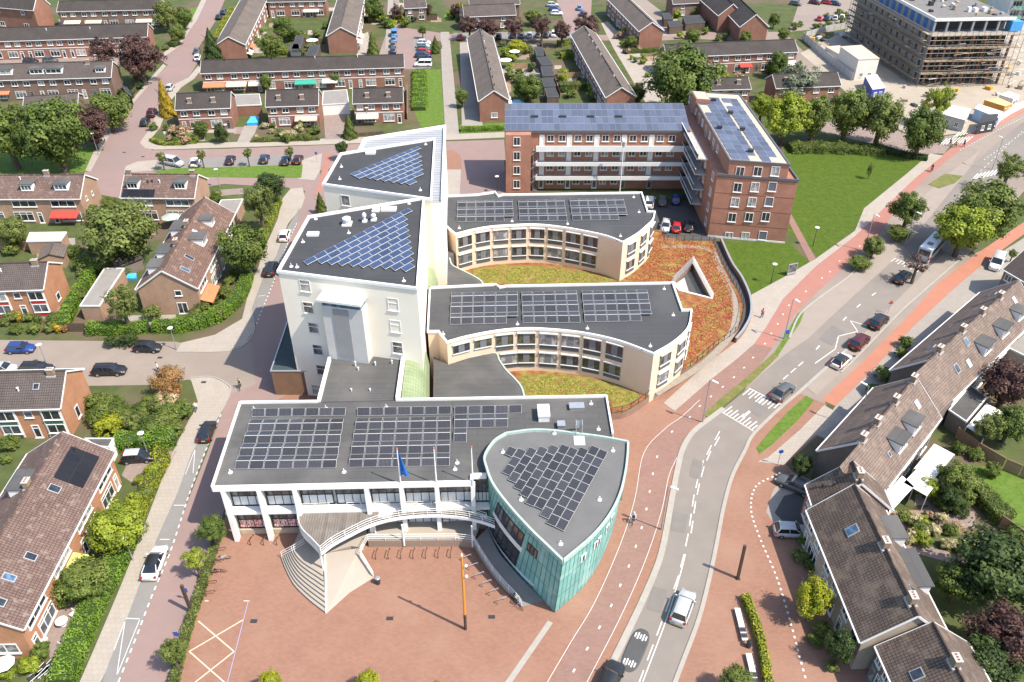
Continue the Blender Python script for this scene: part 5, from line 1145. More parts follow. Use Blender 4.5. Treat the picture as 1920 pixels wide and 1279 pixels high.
def house(label, eA, eB, ridge=None, eh=5.3, hd=4.0, rh=None, units=4, wall='brown', roof='brown', name='terraced_house', group=None, front='std', over=0.3,
          chim=(), dorm=(), bdorm=(), sky=(), bsky=(), pvs=None, awn=(), gable=(), gl=(), gwall=None, bays=(), rows=None, band=None, gutter=True, vents=(), backwin=False, upz=None, bext=0.0):
    A, B = P(*eA, eh), P(*eB, eh); d = dir2(A, B); L = (Vector((B.x, B.y))-Vector((A.x, A.y))).length; nin = Vector((-d.y, d.x))
    if rh is None:
        lo, hi = eh+0.6, eh+6
        for _ in range(40):
            m_ = (lo+hi)/2; r = P(*ridge, m_); dist = (Vector((r.x, r.y))-Vector((A.x, A.y))).dot(nin)
            if dist > hd: lo = m_
            else: hi = m_
        rh = min(max(lo, eh+1.5), eh+4.2)
    rz = math.atan2(d.y, d.x); t = thing(name, label, 'house', (A.x, A.y, 0), rz, group); W = 2*hd; uw = L/units
    wm = BR[wall]; rm = RF[roof]; sl = math.hypot(hd, rh-eh); pitch = math.atan2(rh-eh, hd)
    o = over; x0, x1, y0, y1 = 0.18, L-0.18, o, W-o; ez = eh+o*math.tan(pitch)-0.12
    mb = MB(); zr_ = rh-0.14
    uvq(mb, [(x0, y0, 0), (x1, y0, 0), (x1, y0, ez), (x0, y0, ez)], L, ez); part_l('wall', mb, wm, t); mb = MB(); uvq(mb, [(x1, y1, 0), (x0, y1, 0), (x0, y1, ez), (x1, y1, ez)], L, ez); part_l('wall', mb, wm, t)
    for sx, fl in ((x1, 1), (x0, -1)):
        mb = MB(); q = [(sx, y0, 0), (sx, y1, 0), (sx, y1, ez), (sx, hd, zr_), (sx, y0, ez)]; uv = [(y0, 0), (y1, 0), (y1, ez), (hd, zr_), (y0, ez)]
        if fl < 0: q.reverse(); uv.reverse()
        mb.face(q, uv); part_l('gable_wall', mb, BR[gwall] if gwall else wm, t)
    th = 0.13
    for sgn in (0, 1):
        mb = MB(); ya, yb = (0.0, hd) if sgn == 0 else (W, hd)
        q = [(0, ya, eh), (L, ya, eh), (L, yb, rh), (0, yb, rh)]
        if sgn: q = [q[1], q[0], q[3], q[2]]
        uvq(mb, q, L, sl)
        lo = [(p[0], p[1], p[2]-th) for p in q]
        for i in range(4): mb.face([lo[i], lo[(i+1) % 4], q[(i+1) % 4], q[i]], [(0, 0)]*4)
        mb.face(lo[::-1], [(0, 0)]*4); part_l('roof_slope', mb, rm, t)
    if bext:
        q = [(L+bext, W, eh), (L, W, eh), (L, hd, rh), (L+bext, hd, rh)]; mb = MB(); uvq(mb, q, bext, sl); lo = [(p[0], p[1], p[2]-th) for p in q]
        for i in range(4): mb.face([lo[i], lo[(i+1) % 4], q[(i+1) % 4], q[i]], [(0, 0)]*4)
        part_l('roof_slope', mb, rm, t); mb = MB(); brick_prism(mb, [(x1, hd+0.1), (L+bext-0.1, hd+0.1), (L+bext-0.1, y1), (x1, y1)], 0, eh-0.15); part_l('wall', mb, wm, t); mb = MB(); mb.face([(L+bext-0.1, hd+0.1, eh-0.15), (L+bext-0.1, y1, eh-0.15), (L+bext-0.1, hd+0.1, rh-0.2)]); part_l('gable_wall', mb, wm, t)
    mb = MB(); mb.tube((0.02, hd, rh+0.0), (L-0.02, hd, rh+0.0), 0.14, 6); part_l('ridge', mb, rm, t)
    if gutter:
        for y_ in (-0.07, W+0.07): mb = MB(); mb.beam((0, y_, eh-0.07), (L, y_, eh-0.07), 0.15, 0.14); part_l('gutter', mb, MATS['white_trim'], t)
        for sx in (-0.035, L+0.035):
            for ya, yb in ((0, hd), (W, hd)):
                if bext and sx > 0 and ya: continue
                mb = MB(); mb.beam((sx, ya, eh-0.09), (sx, yb, rh-0.07), 0.06, 0.24); part_l('bargeboard', mb, MATS['white_trim'], t)
    if band: mb = MB(); mb.box(x0+0.02, x1-0.02, y0-0.05, y0+0.05, band, band+0.22); part_l('band', mb, MATS['white_trim'], t)
    uz = upz if upz is not None else eh-1.65
    def win(x, y, z, r, w, h, mull=1, tr=(), fr=None, gl_=None, nm='window', fw=0.09): return window(t, x, y, z, r, w, h, mull, tr, fr, gl_, fw, nm, Vector((0, 0, 0)))
    for k in range(units):
        b = k*uw; yy = y0-0.02
        m1 = (lambda u: (uw-u) if k % 2 else u)
        if front == 'std':
            win(b+uw*0.27, yy, uz, 0, min(1.5, uw*0.27), 1.15); win(b+uw*0.72, yy, uz, 0, min(1.5, uw*0.27), 1.15)
            win(b+m1(uw*0.62), yy, 0.6, 0, min(2.6, uw*0.45), 1.75, 2, (0.75,)); win(b+m1(uw*0.2), yy, 0.05, 0, 0.95, 2.2, 0, (0.75,), random.choice((None, MATS['grey_metal'], MATS['white_frame'])), None, 'door', 0.14)
        elif front == 'wide':
            win(b+uw*0.5, yy, uz-0.1, 0, uw*0.62, 1.3, 2, ()); win(b+m1(uw*0.62), yy, 0.5, 0, uw*0.5, 1.9, 2, (0.75,)); win(b+m1(uw*0.2), yy, 0.05, 0, 0.95, 2.2, 0, (0.75,), None, None, 'door', 0.14)
        elif front == 'bay':
            mb = MB(); mb.box(b+uw*0.5, b+uw*0.95, yy-0.12, yy+0.05, 0.2, eh-0.35); part_l('facade_frame', mb, MATS['white_trim'], t)
            for z_, h_ in ((0.9, 1.5), (3.2, 1.6)): win(b+uw*0.725, yy-0.14, z_, 0, uw*0.4, h_, 1, (), None, None)
            for z_ in (0.3, 2.5): mb = MB(); mb.box(b+uw*0.53, b+uw*0.92, yy-0.17, yy-0.1, z_, z_+0.5); part_l('colour_panel', mb, bays[0], t)
            win(b+uw*0.25, yy, 0.05, 0, 1.0, 2.2, 0, (0.75,), None, None, 'door', 0.14); win(b+uw*0.22, yy, uz, 0, 1.1, 1.1, 0)
        elif front == 'small':
            win(b+uw*0.5, yy, uz, 0, 1.2, 1.1); win(b+uw*0.5, yy, 0.8, 0, 1.8, 1.4)
        if backwin: win(b+uw*0.5, y1+0.02, uz-0.1, math.pi, uw*0.6, 1.3, 2); win(b+uw*0.5, y1+0.02, 0.3, math.pi, uw*0.6, 2.0, 2)
    for (y_, z_, w_, h_) in gable: win(x1+0.02, y_*W, z_, math.pi/2, w_, h_, 0 if w_ < 1.3 else 1)
    for (y_, z_, w_, h_) in gl: win(x0-0.02, y_*W, z_, -math.pi/2, w_, h_, 0 if w_ < 1.3 else 1)
    def on_slope(v, back): y = hd*v; return (W-y if back else y), eh+(rh-eh)*v
    for c in chim:
        u, v = c if isinstance(c, tuple) else (c, 1.0)
        y_, z_ = on_slope(min(v, 1.0), False) if v <= 1 else on_slope(2-v, True)
        mb = MB(); brick_prism(mb, [(u-0.45, y_-0.3), (u+0.45, y_-0.3), (u+0.45, y_+0.3), (u-0.45, y_+0.3)], z_-0.6, z_+0.85); ch = part_l('chimney', mb, CH_B, t)
        mb = MB(); mb.box(u-0.5, u+0.5, y_-0.35, y_+0.35, z_+0.851, z_+0.93); part_l('chimney_cap', mb, MATS['concrete'], ch)
        for dx in (-0.3, 0.0, 0.3): mb = MB(); mb.tube((u+dx*0.9, y_, z_+0.93), (u+dx*0.9, y_, z_+1.05), 0.08, 6); part_l('chimney_pot', mb, mat('terracotta', (0.3, 0.12, 0.07), 0.8), ch)
        mb = MB(); mb.box(u-0.6, u+0.6, y_-0.42, y_+0.42, z_-0.42, z_-0.08); part_l('flashing', mb, MATS['lead'], ch)
    for lst, back in ((dorm, False), (bdorm, True)):
        for dm in lst:
            u, w_, v0 = dm[:3]; hh = dm[3] if len(dm) > 3 else 1.35
            yf_, zf = on_slope(v0, back); zt_ = zf+hh; s_ = -1 if back else 1
            ye = yf_+s_*min(hd*0.98-hd*v0, hh/math.tan(pitch)+0.1)
            mb = MB(); mb.box(u-w_/2, u+w_/2, min(yf_, ye), max(yf_, ye), zf-0.25, zt_); dmo = part_l('dormer', mb, MATS['white_paint'], t)
            mb = MB(); mb.box(u-w_/2-0.15, u+w_/2+0.15, min(yf_-s_*0.25, ye), max(yf_-s_*0.25, ye), zt_+0.001, zt_+0.12); part_l('dormer_roof', mb, MATS['roof_bitumen'], dmo)
            fm, pm = win_meshes(w_-0.3, hh-0.35, 2 if w_ > 1.8 else 1, (), 0.09); r_ = math.pi if back else 0
            lpart('window', fm, dmo, (u, yf_-s_*0.03, zf+0.2), r_); lpart('pane', pm, dmo, (u, yf_-s_*0.03, zf+0.2), r_, random.choice(GLASS))
    for lst, back in ((sky, False), (bsky, True)):
        for sk in lst:
            u, v, w_, l_ = (tuple(sk)+(0.9, 1.2))[:4] if len(sk) < 4 else sk[:4]
            y_, z_ = on_slope(v, back); fl = mat('skylight_white', (0.5, 0.52, 0.54), 0.4)
            mb = MB(); mb.box(-w_/2, w_/2, -l_/2, l_/2, 0, 0.1); k_ = lpart('skylight', mb.mesh('skylight', MATS['lead']), t, (u, y_, z_), 0, None, (pitch if not back else -pitch, 0, 0))
            mb = MB(); mb.box(-w_/2+0.09, w_/2-0.09, -l_/2+0.09, l_/2-0.09, 0.1, 0.12); lpart('pane', mb.mesh('pane', random.choice((MATS['glass_blue'], MATS['glass_dark'], fl))), k_)
    for (u, v) in vents:
        y_, z_ = on_slope(v, False); mb = MB(); mb.tube((u, y_, z_-0.05), (u, y_, z_+0.45), 0.11, 6); mb.tube((u, y_, z_+0.45), (u, y_, z_+0.55), 0.18, 6); part_l('vent_pipe', mb, random.choice((MATS['steel_dark'], MATS['white_trim'])), t)
    if pvs:
        for (u, v, nu, nv, back, mm) in pvs:
            for i in range(nu):
                for j in range(nv):
                    ua = u+i*1.02; va = v+j*1.68/sl
                    (ya, za), (yb, zb) = on_slope(va, back), on_slope(va+1.64/sl, back); q = [(ua, ya, za+0.12), (ua+1.0, ya, za+0.12), (ua+1.0, yb, zb+0.12), (ua, yb, zb+0.12)]
                    if back: q = [q[1], q[0], q[3], q[2]]
                    m_ = MB(); m_.face(q, [(0, 0), (1, 0), (1, 1), (0, 1)]); lo = [(p[0], p[1], p[2]-0.05) for p in q]
                    for e in range(4): m_.face([lo[e], lo[(e+1) % 4], q[(e+1) % 4], q[e]], [(0, 0)]*4)
                    part_l('solar_panel', m_, MATS[mm], t)
    for (u, w_, z_, out_, col) in awn:
        mb = MB(); q = [(u-w_/2, y0-0.05, z_), (u+w_/2, y0-0.05, z_), (u+w_/2, y0-out_, z_-out_*0.32), (u-w_/2, y0-out_, z_-out_*0.32)]
        mb.face(q[::-1]); mb.face([(p[0], p[1], p[2]-0.04) for p in q]); mb.face([q[3], q[2], (q[2][0], q[2][1], q[2][2]-0.22), (q[3][0], q[3][1], q[3][2]-0.22)]); part_l('awning', mb, AWN[col], t)
    t['eh'] = eh; return t, L, uw, W, rh
def part_l(name, mb, m, par, smooth=False):
    o = bpy.data.objects.new(name, mb.mesh(name, m, smooth)); link(o, par); return o
def flat_box(label, px, h, wall, roof, name='garage', cat='garage', rim=0.18, door=None, group=None):
    """flat-roofed small building; px = roof corners in the photo"""
    q = PL(px, h); c = sum((p for p in q), Vector())/len(q); t = thing(name, label, cat, (c.x, c.y, 0), group=group)
    mb = MB(); brick_prism(mb, [(p.x, p.y) for p in q], 0, h-0.1); part('wall', mb, wall, t)
    mb = MB(); mb.prism([(p.x, p.y) for p in q], h-0.099, h-0.05); part('roof', mb, roof, t)
    mb = MB(); parapet(mb, q, h-0.22, h+0.02, rim); part('roof_edge', mb, MATS['white_trim'] if door != 'dark' else MATS['spandrel_grey'], t)
    return t
G = 'rows of terraced houses'
# --- right-hand terraces along the main road
house('terraced row with dark slope and pale sunny dormer slope at the right edge', (1838, 548), (1668, 694), eh=4.7, hd=4.4, rh=9.0, units=4, wall='grey', roof='rosy', name='terraced_row', bext=5.0, chim=((7.0, 1.0), (13.2, 1.0), (19.5, 1.0), (26.5, 1.0)),
      bdorm=((11.0, 2.6, 0.22, 1.7), (17.0, 2.6, 0.22, 1.7), (5.2, 2.2, 0.25, 1.6)), sky=((4.0, 0.6), (23.5, 0.55)), bsky=((20.0, 0.75), (22.0, 0.35), (25.0, 0.45, 1.0, 1.3), (4.0, 0.7)), gable=(), backwin=True)
house('middle terraced row with two white-cheeked dormers and row of ridge chimneys', (1638, 727), (1531, 845), eh=4.7, hd=4.5, rh=9.0, units=3, wall='grey', roof='rosy', name='terraced_row', bext=5.5, chim=(1.0, 6.6, 12.0, 15.9), bdorm=((6.3, 2.6, 0.25, 1.7), (10.6, 2.6, 0.25, 1.7)), bsky=((3.0, 0.6), (13.2, 0.4, 0.6, 0.7)), backwin=True)
house('small stepped house with ridged tile roof joining the two right-hand terraces', (1510, 909), (1524, 952), eh=4.8, hd=4.5, rh=8.9, units=1, wall='red', roof='grey', name='terraced_row', chim=(2.4,), vents=((1.4, 0.3), (2.0, 0.5)), front='small')
house('near terraced row with worn grey tile roof, skylight and broad lean-to on the sunny side', (1512, 957), (1613, 1205), eh=4.8, hd=4.5, rh=8.9, units=3, wall='beige', roof='grey', name='terraced_row', chim=(8.6, 15.3), sky=((5.2, 0.62, 1.1, 1.4),), bdorm=((4.4, 3.0, 0.12, 1.5), (9.5, 4.6, 0.06, 1.4)), bsky=((13.2, 0.7),), gable=(), backwin=True)
house('nearest stepped house with grey tile roof and brick chimney in the bottom right corner', (1641, 1212), (1700, 1345), eh=4.6, hd=4.6, rh=8.2, units=2, wall='brown', roof='grey', name='terraced_row', chim=(4.3,), sky=((4.0, 0.42, 1.0, 1.2),), backwin=True)
house('dark brick house with ribbed tile roof at the far end of the right-hand terrace', (1880, 505), (1975, 560), eh=5.0, hd=4.0, rh=8.3, units=2, wall='grey', roof='brown', name='detached_house', front='std')
# --- left side
house('long brown-tiled house row with skylights and dark panels at the left edge', (44, 1181), (216, 848), eh=5.0, hd=5.3, rh=8.5, units=4, wall='orange', roof='rose', name='terraced_row', front='wide', over=0.5, pvs=[(18.2, 0.2, 5, 2, False, 'pv_black')], sky=((7.8, 0.42, 0.9, 1.2), (4.8, 0.55, 0.8, 1.3), (2.0, 0.5, 0.9, 1.2), (16.8, 0.62, 1.0, 1.3)), chim=((16.2, 1.05), (8.6, 1.1)), bdorm=((17.5, 3.0, 0.5, 1.2),), awn=((9.5, 4.0, 2.7, 1.6, 'yellow'),), gl=((0.28, 1.0, 2.6, 1.5),), vents=((23.0, 0.62),))
house('brick house with rosy mottled roof, two dormers and orange awning beside the hedge', (371, 541), (441, 400), eh=4.9, hd=4.9, rh=8.3, units=4, wall='tan', roof='red', name='terraced_row', front='wide', dorm=((12.2, 2.4, 0.35, 1.5), (18.6, 2.0, 0.4, 1.4)), sky=((3.0, 0.5, 0.8, 1.6), (6.5, 0.55, 0.8, 1.6), (14.0, 0.72, 0.8, 1.4)), bdorm=((3.8, 2.6, 0.35, 1.3), (8.5, 3.0, 0.35, 1.3), (16.5, 3.4, 0.35, 1.3)), awn=((2.8, 5.0, 2.6, 1.9, 'orange'),), chim=((8.8, 1.05), (15.2, 1.05)), gl=((0.34, 3.5, 1.1, 1.0), (0.33, 0.1, 1.6, 2.1)))
house('orange-brick house with red and white facade panels at the left edge', (-60, 548), (81, 543), (0, 494), eh=5.2, hd=4.1, units=2, wall='orange', roof='brown', name='semi_detached_house', front='bay', bays=(mat('panel_red', (0.42, 0.04, 0.035), 0.5),), chim=((9.6, 0.92),), gable=((0.45, 0.9, 1.2, 1.3),), vents=((4.5, 0.7), (4.5, 0.4)))
house('orange-brick house with green facade panel and balcony at the left edge', (-60, 771), (113, 766), (0, 699), eh=5.2, hd=4.2, units=2, wall='orange', roof='brown', name='semi_detached_house', front='bay', bays=(mat('panel_green', (0.05, 0.12, 0.085), 0.5),), chim=((9.9, 0.92),), sky=((8.2, 0.6, 0.8, 0.9),), gable=((0.42, 0.7, 1.0, 1.9),), vents=((3.0, 0.8), (6.0, 0.5)))
house('brown-roofed row with white dormers and red awning left of the corner', (-70, 374), (150, 373), (0, 328), eh=5.2, hd=4.3, units=3, wall='tan', roof='rose', name='terraced_row', front='wide', dorm=((11.8, 2.2, 0.32, 1.4), (18.2, 2.6, 0.34, 1.4)), chim=(14.8,), awn=((18.3, 5.2, 2.6, 1.8, 'red'),), gable=((0.3, 3.6, 0.6, 0.9), (0.6, 3.4, 0.6, 0.9)), vents=((13.0, 0.6), (10.0, 0.8)))
house('brown-roofed pair of houses with two white dormers and black roof panels', (225, 371), (364, 372), (229, 326), eh=5.2, hd=4.3, units=2, wall='tan', roof='rose', name='semi_detached_house', front='wide', dorm=((2.2, 2.2, 0.36, 1.4), (11.2, 2.2, 0.36, 1.4)), chim=(0.8, 13.0), pvs=[(0.3, 0.02, 6, 1, False, 'pv_black')], vents=((4.8, 0.62), (5.6, 0.66), (7.0, 0.64)))
# --- top left
house('long brown terrace behind the copper beeches, with grey roof', (-40, 79), (276, 69), (0, 52), eh=5.3, hd=3.9, units=8, wall='red', roof='dark', name='terraced_row', awn=((34.5, 4.0, 2.5, 1.3, 'pink'),), band=2.75, vents=((30, 0.7), (18, 0.7)))
house('terrace with broad grey dormers left of the copper beech', (-40, 152), (208, 145), (0, 120), eh=5.3, hd=4.0, units=5, wall='brown', roof='brown', name='terraced_row', dorm=((14.0, 3.4, 0.3, 1.4), (18.2, 4.0, 0.3, 1.4), (29.5, 2.4, 0.3, 1.2), (6.0, 4.0, 0.3, 1.4)), awn=((5.0, 3.0, 2.5, 1.3, 'orange'),), chim=((26.0, 0.9),))
house('terrace with a row of cream awnings at the top left', (106, 22), (299, 18), (108, 2), eh=5.3, hd=3.9, units=5, wall='brown', roof='dark', name='terraced_row', awn=((4, 5, 2.5, 1.6, 'cream'), (10.5, 5, 2.5, 1.6, 'pink'), (26, 5, 2.5, 1.6, 'cream'), (32, 5, 2.5, 1.6, 'cream')))
house('brick house with tall gable in the top left corner', (-30, 12), (62, 20), (10, -25), eh=6.5, hd=3.8, units=2, wall='red', roof='dark', name='corner_house', front='small')
house('half-hidden house roof between the big green tree and copper beech', (42, 206), (145, 199), (60, 180), eh=5.0, hd=3.8, units=2, wall='brown', roof='brown', name='semi_detached_house')
house('long terrace of eight houses with bright awnings behind the two semis', (375, 138), (758, 126.5), (375, 113), eh=5.2, hd=3.8, units=8, wall='red', roof='dark', name='terraced_row', band=2.7, awn=((3.0, 5.6, 2.6, 1.7, 'orange'), (8.6, 5.2, 2.6, 1.6, 'cream'), (13.5, 3.6, 2.6, 1.5, 'cream'), (26.2, 5.4, 2.6, 1.6, 'green'), (32.5, 4, 2.6, 1.3, 'white')), vents=((6, 0.9), (18, 0.9), (29, 0.9), (40, 0.9)))
house('pair of brown houses with two slope chimneys left of the swimming pool', (328, 206.5), (432, 202.5), (333, 175), eh=5.2, hd=3.9, units=2, wall='red', roof='dark', name='semi_detached_house', chim=((3.2, 0.45), (8.6, 0.45)), band=2.7)
house('pair of brown houses with striped awning right of the swimming pool', (497.5, 200.5), (597, 197.5), (501, 169), eh=5.2, hd=3.9, units=2, wall='red', roof='dark', name='semi_detached_house', chim=((3.0, 0.45), (8.4, 0.45)), awn=((9.0, 5.2, 2.6, 1.6, 'pink'),), band=2.7)
house('pair of brown houses with cream awning beside the green strip', (661, 194.5), (756, 192), (660, 166), eh=5.2, hd=3.9, units=2, wall='red', roof='dark', name='semi_detached_house', chim=((3.4, 0.45), (8.4, 0.45)), awn=((3.2, 5.2, 2.6, 1.7, 'cream'),), band=2.7)
def away(label, near_l, near_r, far_r, eh=5.2, rh=7.6, **k):
    """terrace whose gable faces the viewer: right eave runs near_r -> far_r"""
    A, B = P(*near_l, eh), P(*near_r, eh); w = (Vector((B.x, B.y))-Vector((A.x, A.y))).length
    return house(label, near_r, far_r, eh=eh, hd=w/2, rh=rh, name='terraced_row', **k)
away('grey-roofed terrace running away beside the upper left street', (408, 80), (460, 84), (503, -6), units=6, wall='red', roof='taupe', awn=((3, 4, 2.5, 1.4, 'white'), (9, 4, 2.5, 1.4, 'orange')), gl=())
away('grey-roofed terrace running away, second from the left at the top', (617, 76), (669, 66), (684, -6), units=6, wall='red', roof='taupe', awn=((4, 4, 2.5, 1.4, 'white'), (10, 4, 2.5, 1.4, 'white')))
away('long grey-roofed terrace running away directly behind the solar-roofed flats', (897.5, 192), (956, 188), (924.6, 70), units=9, wall='red', roof='taupe', rh=7.7, awn=((12, 5.2, 2.6, 1.5, 'white'), (6, 5, 2.6, 1.5, 'white'), (42, 5, 2.5, 1.4, 'white')), gl=((0.5, 1.0, 1.6, 1.2),), vents=tuple((4+5.7*k, 0.9) for k in range(9)))
def away_l(label, far_l, near_l, near_r, eh=5.2, rh=7.6, **k):
    A, B = P(*near_l, eh), P(*near_r, eh); w = (Vector((B.x, B.y))-Vector((A.x, A.y))).length
    return house(label, far_l, near_l, eh=eh, hd=w/2, rh=rh, name='terraced_row', **k)
away_l('long grey-roofed terrace running away with its shaded front facing the gardens', (1070, 65), (1135.5, 183), (1193, 180), units=9, wall='red', roof='taupe', rh=7.6, vents=tuple((4+5.7*k, 0.92) for k in range(9)))
away_l('grey-roofed terrace running away beside the pale footpath at the top', (1136, -4), (1198, 59), (1247, 59), units=6, wall='red', roof='taupe', rh=7.7)
# --- top right
house('long terrace with red and white awnings behind the spreading trees', (1250, 108), (1497, 97.5), (1280, 82), eh=5.2, hd=3.8, units=6, wall='red', roof='dark', name='terraced_row', band=2.7, awn=((22.5, 3.4, 2.6, 1.5, 'red'), (34.5, 5.0, 2.6, 1.6, 'white')))
house('brown semi with two chimneys behind the tall flats', (1335, 169), (1409, 167), (1340, 146), eh=5.2, hd=3.7, units=2, wall='red', roof='dark', name='semi_detached_house', chim=((2.0, 0.5), (7.0, 0.5)))
house('brown semi half hidden by the blue-grey conifer', (1455, 166), (1578, 161), (1460, 139), eh=5.2, hd=3.7, units=2, wall='red', roof='dark', name='semi_detached_house', chim=((3.0, 0.5), (10.5, 0.5)))
away('small gabled house with conservatory roof at the top right', (1352, 33), (1397, 28), (1360, -2), units=3, wall='red', roof='dark', rh=8.6)
away('small gabled house with roof windows beside the allotment', (1393, 55), (1442, 50), (1402, 12), units=3, wall='red', roof='dark', rh=8.8)
for i, (a_, b_, r_, lb) in enumerate((((758, 16), (800, 14), (760, -4), 'far brick house left of the play meadow at the top'), ((870, 32), (968, 28), (872, 10), 'far brick garden house beneath the copper trees at the top'), ((0, 60), (1, 60), (0, 40), ''), ((880, 10), (975, 8), (882, -10), 'far brick terrace end at the top edge beside parked cars'), ((1262, 8), (1340, 4), (1262, -14), 'far pale-roofed house at the top edge right of the terrace'))):
    if lb: house(lb, a_, b_, r_, eh=4.5, hd=3.5, units=2, wall='brown', roof='brown', name='far_house', front='small')
house('far terrace at the top edge left of the street lamp', (500, 4), (610, 2), (500, -18), eh=5.0, hd=3.5, units=3, wall='red', roof='dark', name='far_house', awn=((14, 5, 2.5, 1.4, 'white'),))
def canvas(label, px, h):
    q = PL(px, h); c = sum((p for p in q), Vector())/4; t = thing('awning', label, 'awning', (c.x, c.y, 0)); mb = MB(); mb.prism([(p.x, p.y) for p in q], h-0.05, h, cap0=True); part('canvas', mb, mat('canvas_white', (0.78, 0.76, 0.72), 0.7, 0.05, 0.5), t)
    for p in q: mb = MB(); mb.tube((p.x, p.y, 0), (p.x, p.y, h-0.05), 0.05, 6); part('post', mb, MATS['white_trim'], t)
# lean-tos, garages, sheds
bw = BR['tan']; wp = MATS['white_paint']; rb = MATS['roof_bitumen']; rg = mat('felt_grey', (0.24, 0.22, 0.2), 0.9, 0.1, 0.6); rl2 = mat('felt_pale', (0.5, 0.44, 0.36), 0.9, 0.08, 0.5)
flat_box('long grey flat-roofed garage with dark door behind the front hedge', [(150, 573), (186, 573), (232, 503), (196, 503)], 2.8, bw, rg)
flat_box('flat-roofed garage between the rosy roof and parked cars', [(400, 402), (441, 402), (455, 373), (415, 375)], 2.7, bw, rg)
flat_box('pale flat-roofed garage left of the big leafy tree', [(50, 452), (113, 451), (124, 435), (56, 436)], 2.7, bw, rl2)
flat_box('long flat-roofed garages with white doors left of the brick pair', [(604, 196), (654, 193), (650, 168), (606, 171)], 2.8, wp, rg)
flat_box('grey flat-roofed garage between the two brown pairs', [(440, 198), (490, 196), (486, 176), (440, 178)], 2.8, BR['red'], rg)
flat_box('carport roof beside the bottom left house row', [(160, 822), (212, 822), (204, 838), (178, 836)], 2.6, wp, rb)
flat_box('dark flat extension behind the middle right terrace', [(1780, 768), (1812, 790), (1850, 745), (1820, 722)], 2.9, BR['grey'], rb)
flat_box('grey flat-roofed extension at the far right terrace', [(1868, 640), (1925, 668), (1940, 620), (1895, 600)], 3.0, BR['beige'], rg)
canvas('white-roofed garden room behind the middle right terrace', [(1694, 905), (1738, 930), (1762, 900), (1720, 878)], 2.6)
canvas('broad white canvas roof over the terrace of the middle right row', [(1648, 938), (1668, 962), (1714, 912), (1692, 892)], 2.6)
canvas('long white canvas roof below the two dormers on the right', [(1714, 878), (1750, 900), (1790, 852), (1752, 832)], 2.7)
canvas('white veranda roof half in shade beside the purple tree', [(1812, 800), (1845, 820), (1880, 772), (1850, 756)], 2.5)
sheds = [((1006, 104), (1020, 104), (1018, 88), (1002, 88)), ((1016, 122), (1036, 120), (1026, 106), (1006, 107)), ((1018, 142), (1040, 141), (1032, 124), (1014, 125)), ((1020, 162), (1042, 161), (1036, 146), (1016, 147)), ((1026, 182), (1048, 181), (1040, 164), (1022, 165)), ((546, 92), (562, 92), (570, 66), (556, 66)), ((574, 104), (592, 104), (600, 84), (582, 84)), ((546, 104), (564, 104), (560, 82), (544, 82)), ((236, 172), (246, 180), (238, 164), (228, 160)), ((862, 30), (884, 30), (880, 12), (862, 14)), ((1246, 36), (1262, 36), (1256, 24), (1242, 24)), ((1286, 44), (1322, 42), (1312, 28), (1280, 30)), ((1256, 50), (1280, 48), (1274, 38), (1252, 40))]
for i, q in enumerate(sheds):
    lbs = ['dark flat garden shed farthest along the row of back-garden sheds', 'dark flat garden shed, second farthest in the row between terraces', 'dark flat garden shed in the middle of the row between terraces', 'dark flat garden shed, second nearest in the row between terraces', 'dark flat garden shed nearest the solar-roofed flats', 'tall narrow dark shed at the top left gardens', 'dark shed beside the round white parasol in the upper gardens', 'squat dark shed nearest the long awning terrace', 'dark garden shed beside the diagonal street hedge', 'grey garden shed beneath the copper trees at the top', 'small dark shed at the top right gardens', 'broad pale-edged shed at the top right gardens', 'low dark shed beside the small gabled house']
    flat_box(lbs[i], list(q), 2.4, mat('shed_wood', (0.12, 0.085, 0.06), 0.85, 0.15, 1), MATS['roof_bitumen_b'], 'garden_shed', 'shed', 0.12, 'dark')
# gabled garden sheds
def gshed(label, a, b, wall, roof, d=1.6, eh=2.2, rh=3.1): house(label, a, b, eh=eh, hd=d, rh=rh, units=1, wall=wall, roof=roof, name='garden_shed', front=None, gutter=False, over=0.2)[0]['category'] = 'shed'
gshed('tan garden shed with grey gabled roof behind the orange-brick house', (120, 482), (128, 460), 'tan', 'taupe', 2.2)
gshed('small garden shed with slanting roof beside the blue paddling pool', (222, 502), (268, 484), 'grey', 'dark', 1.6)
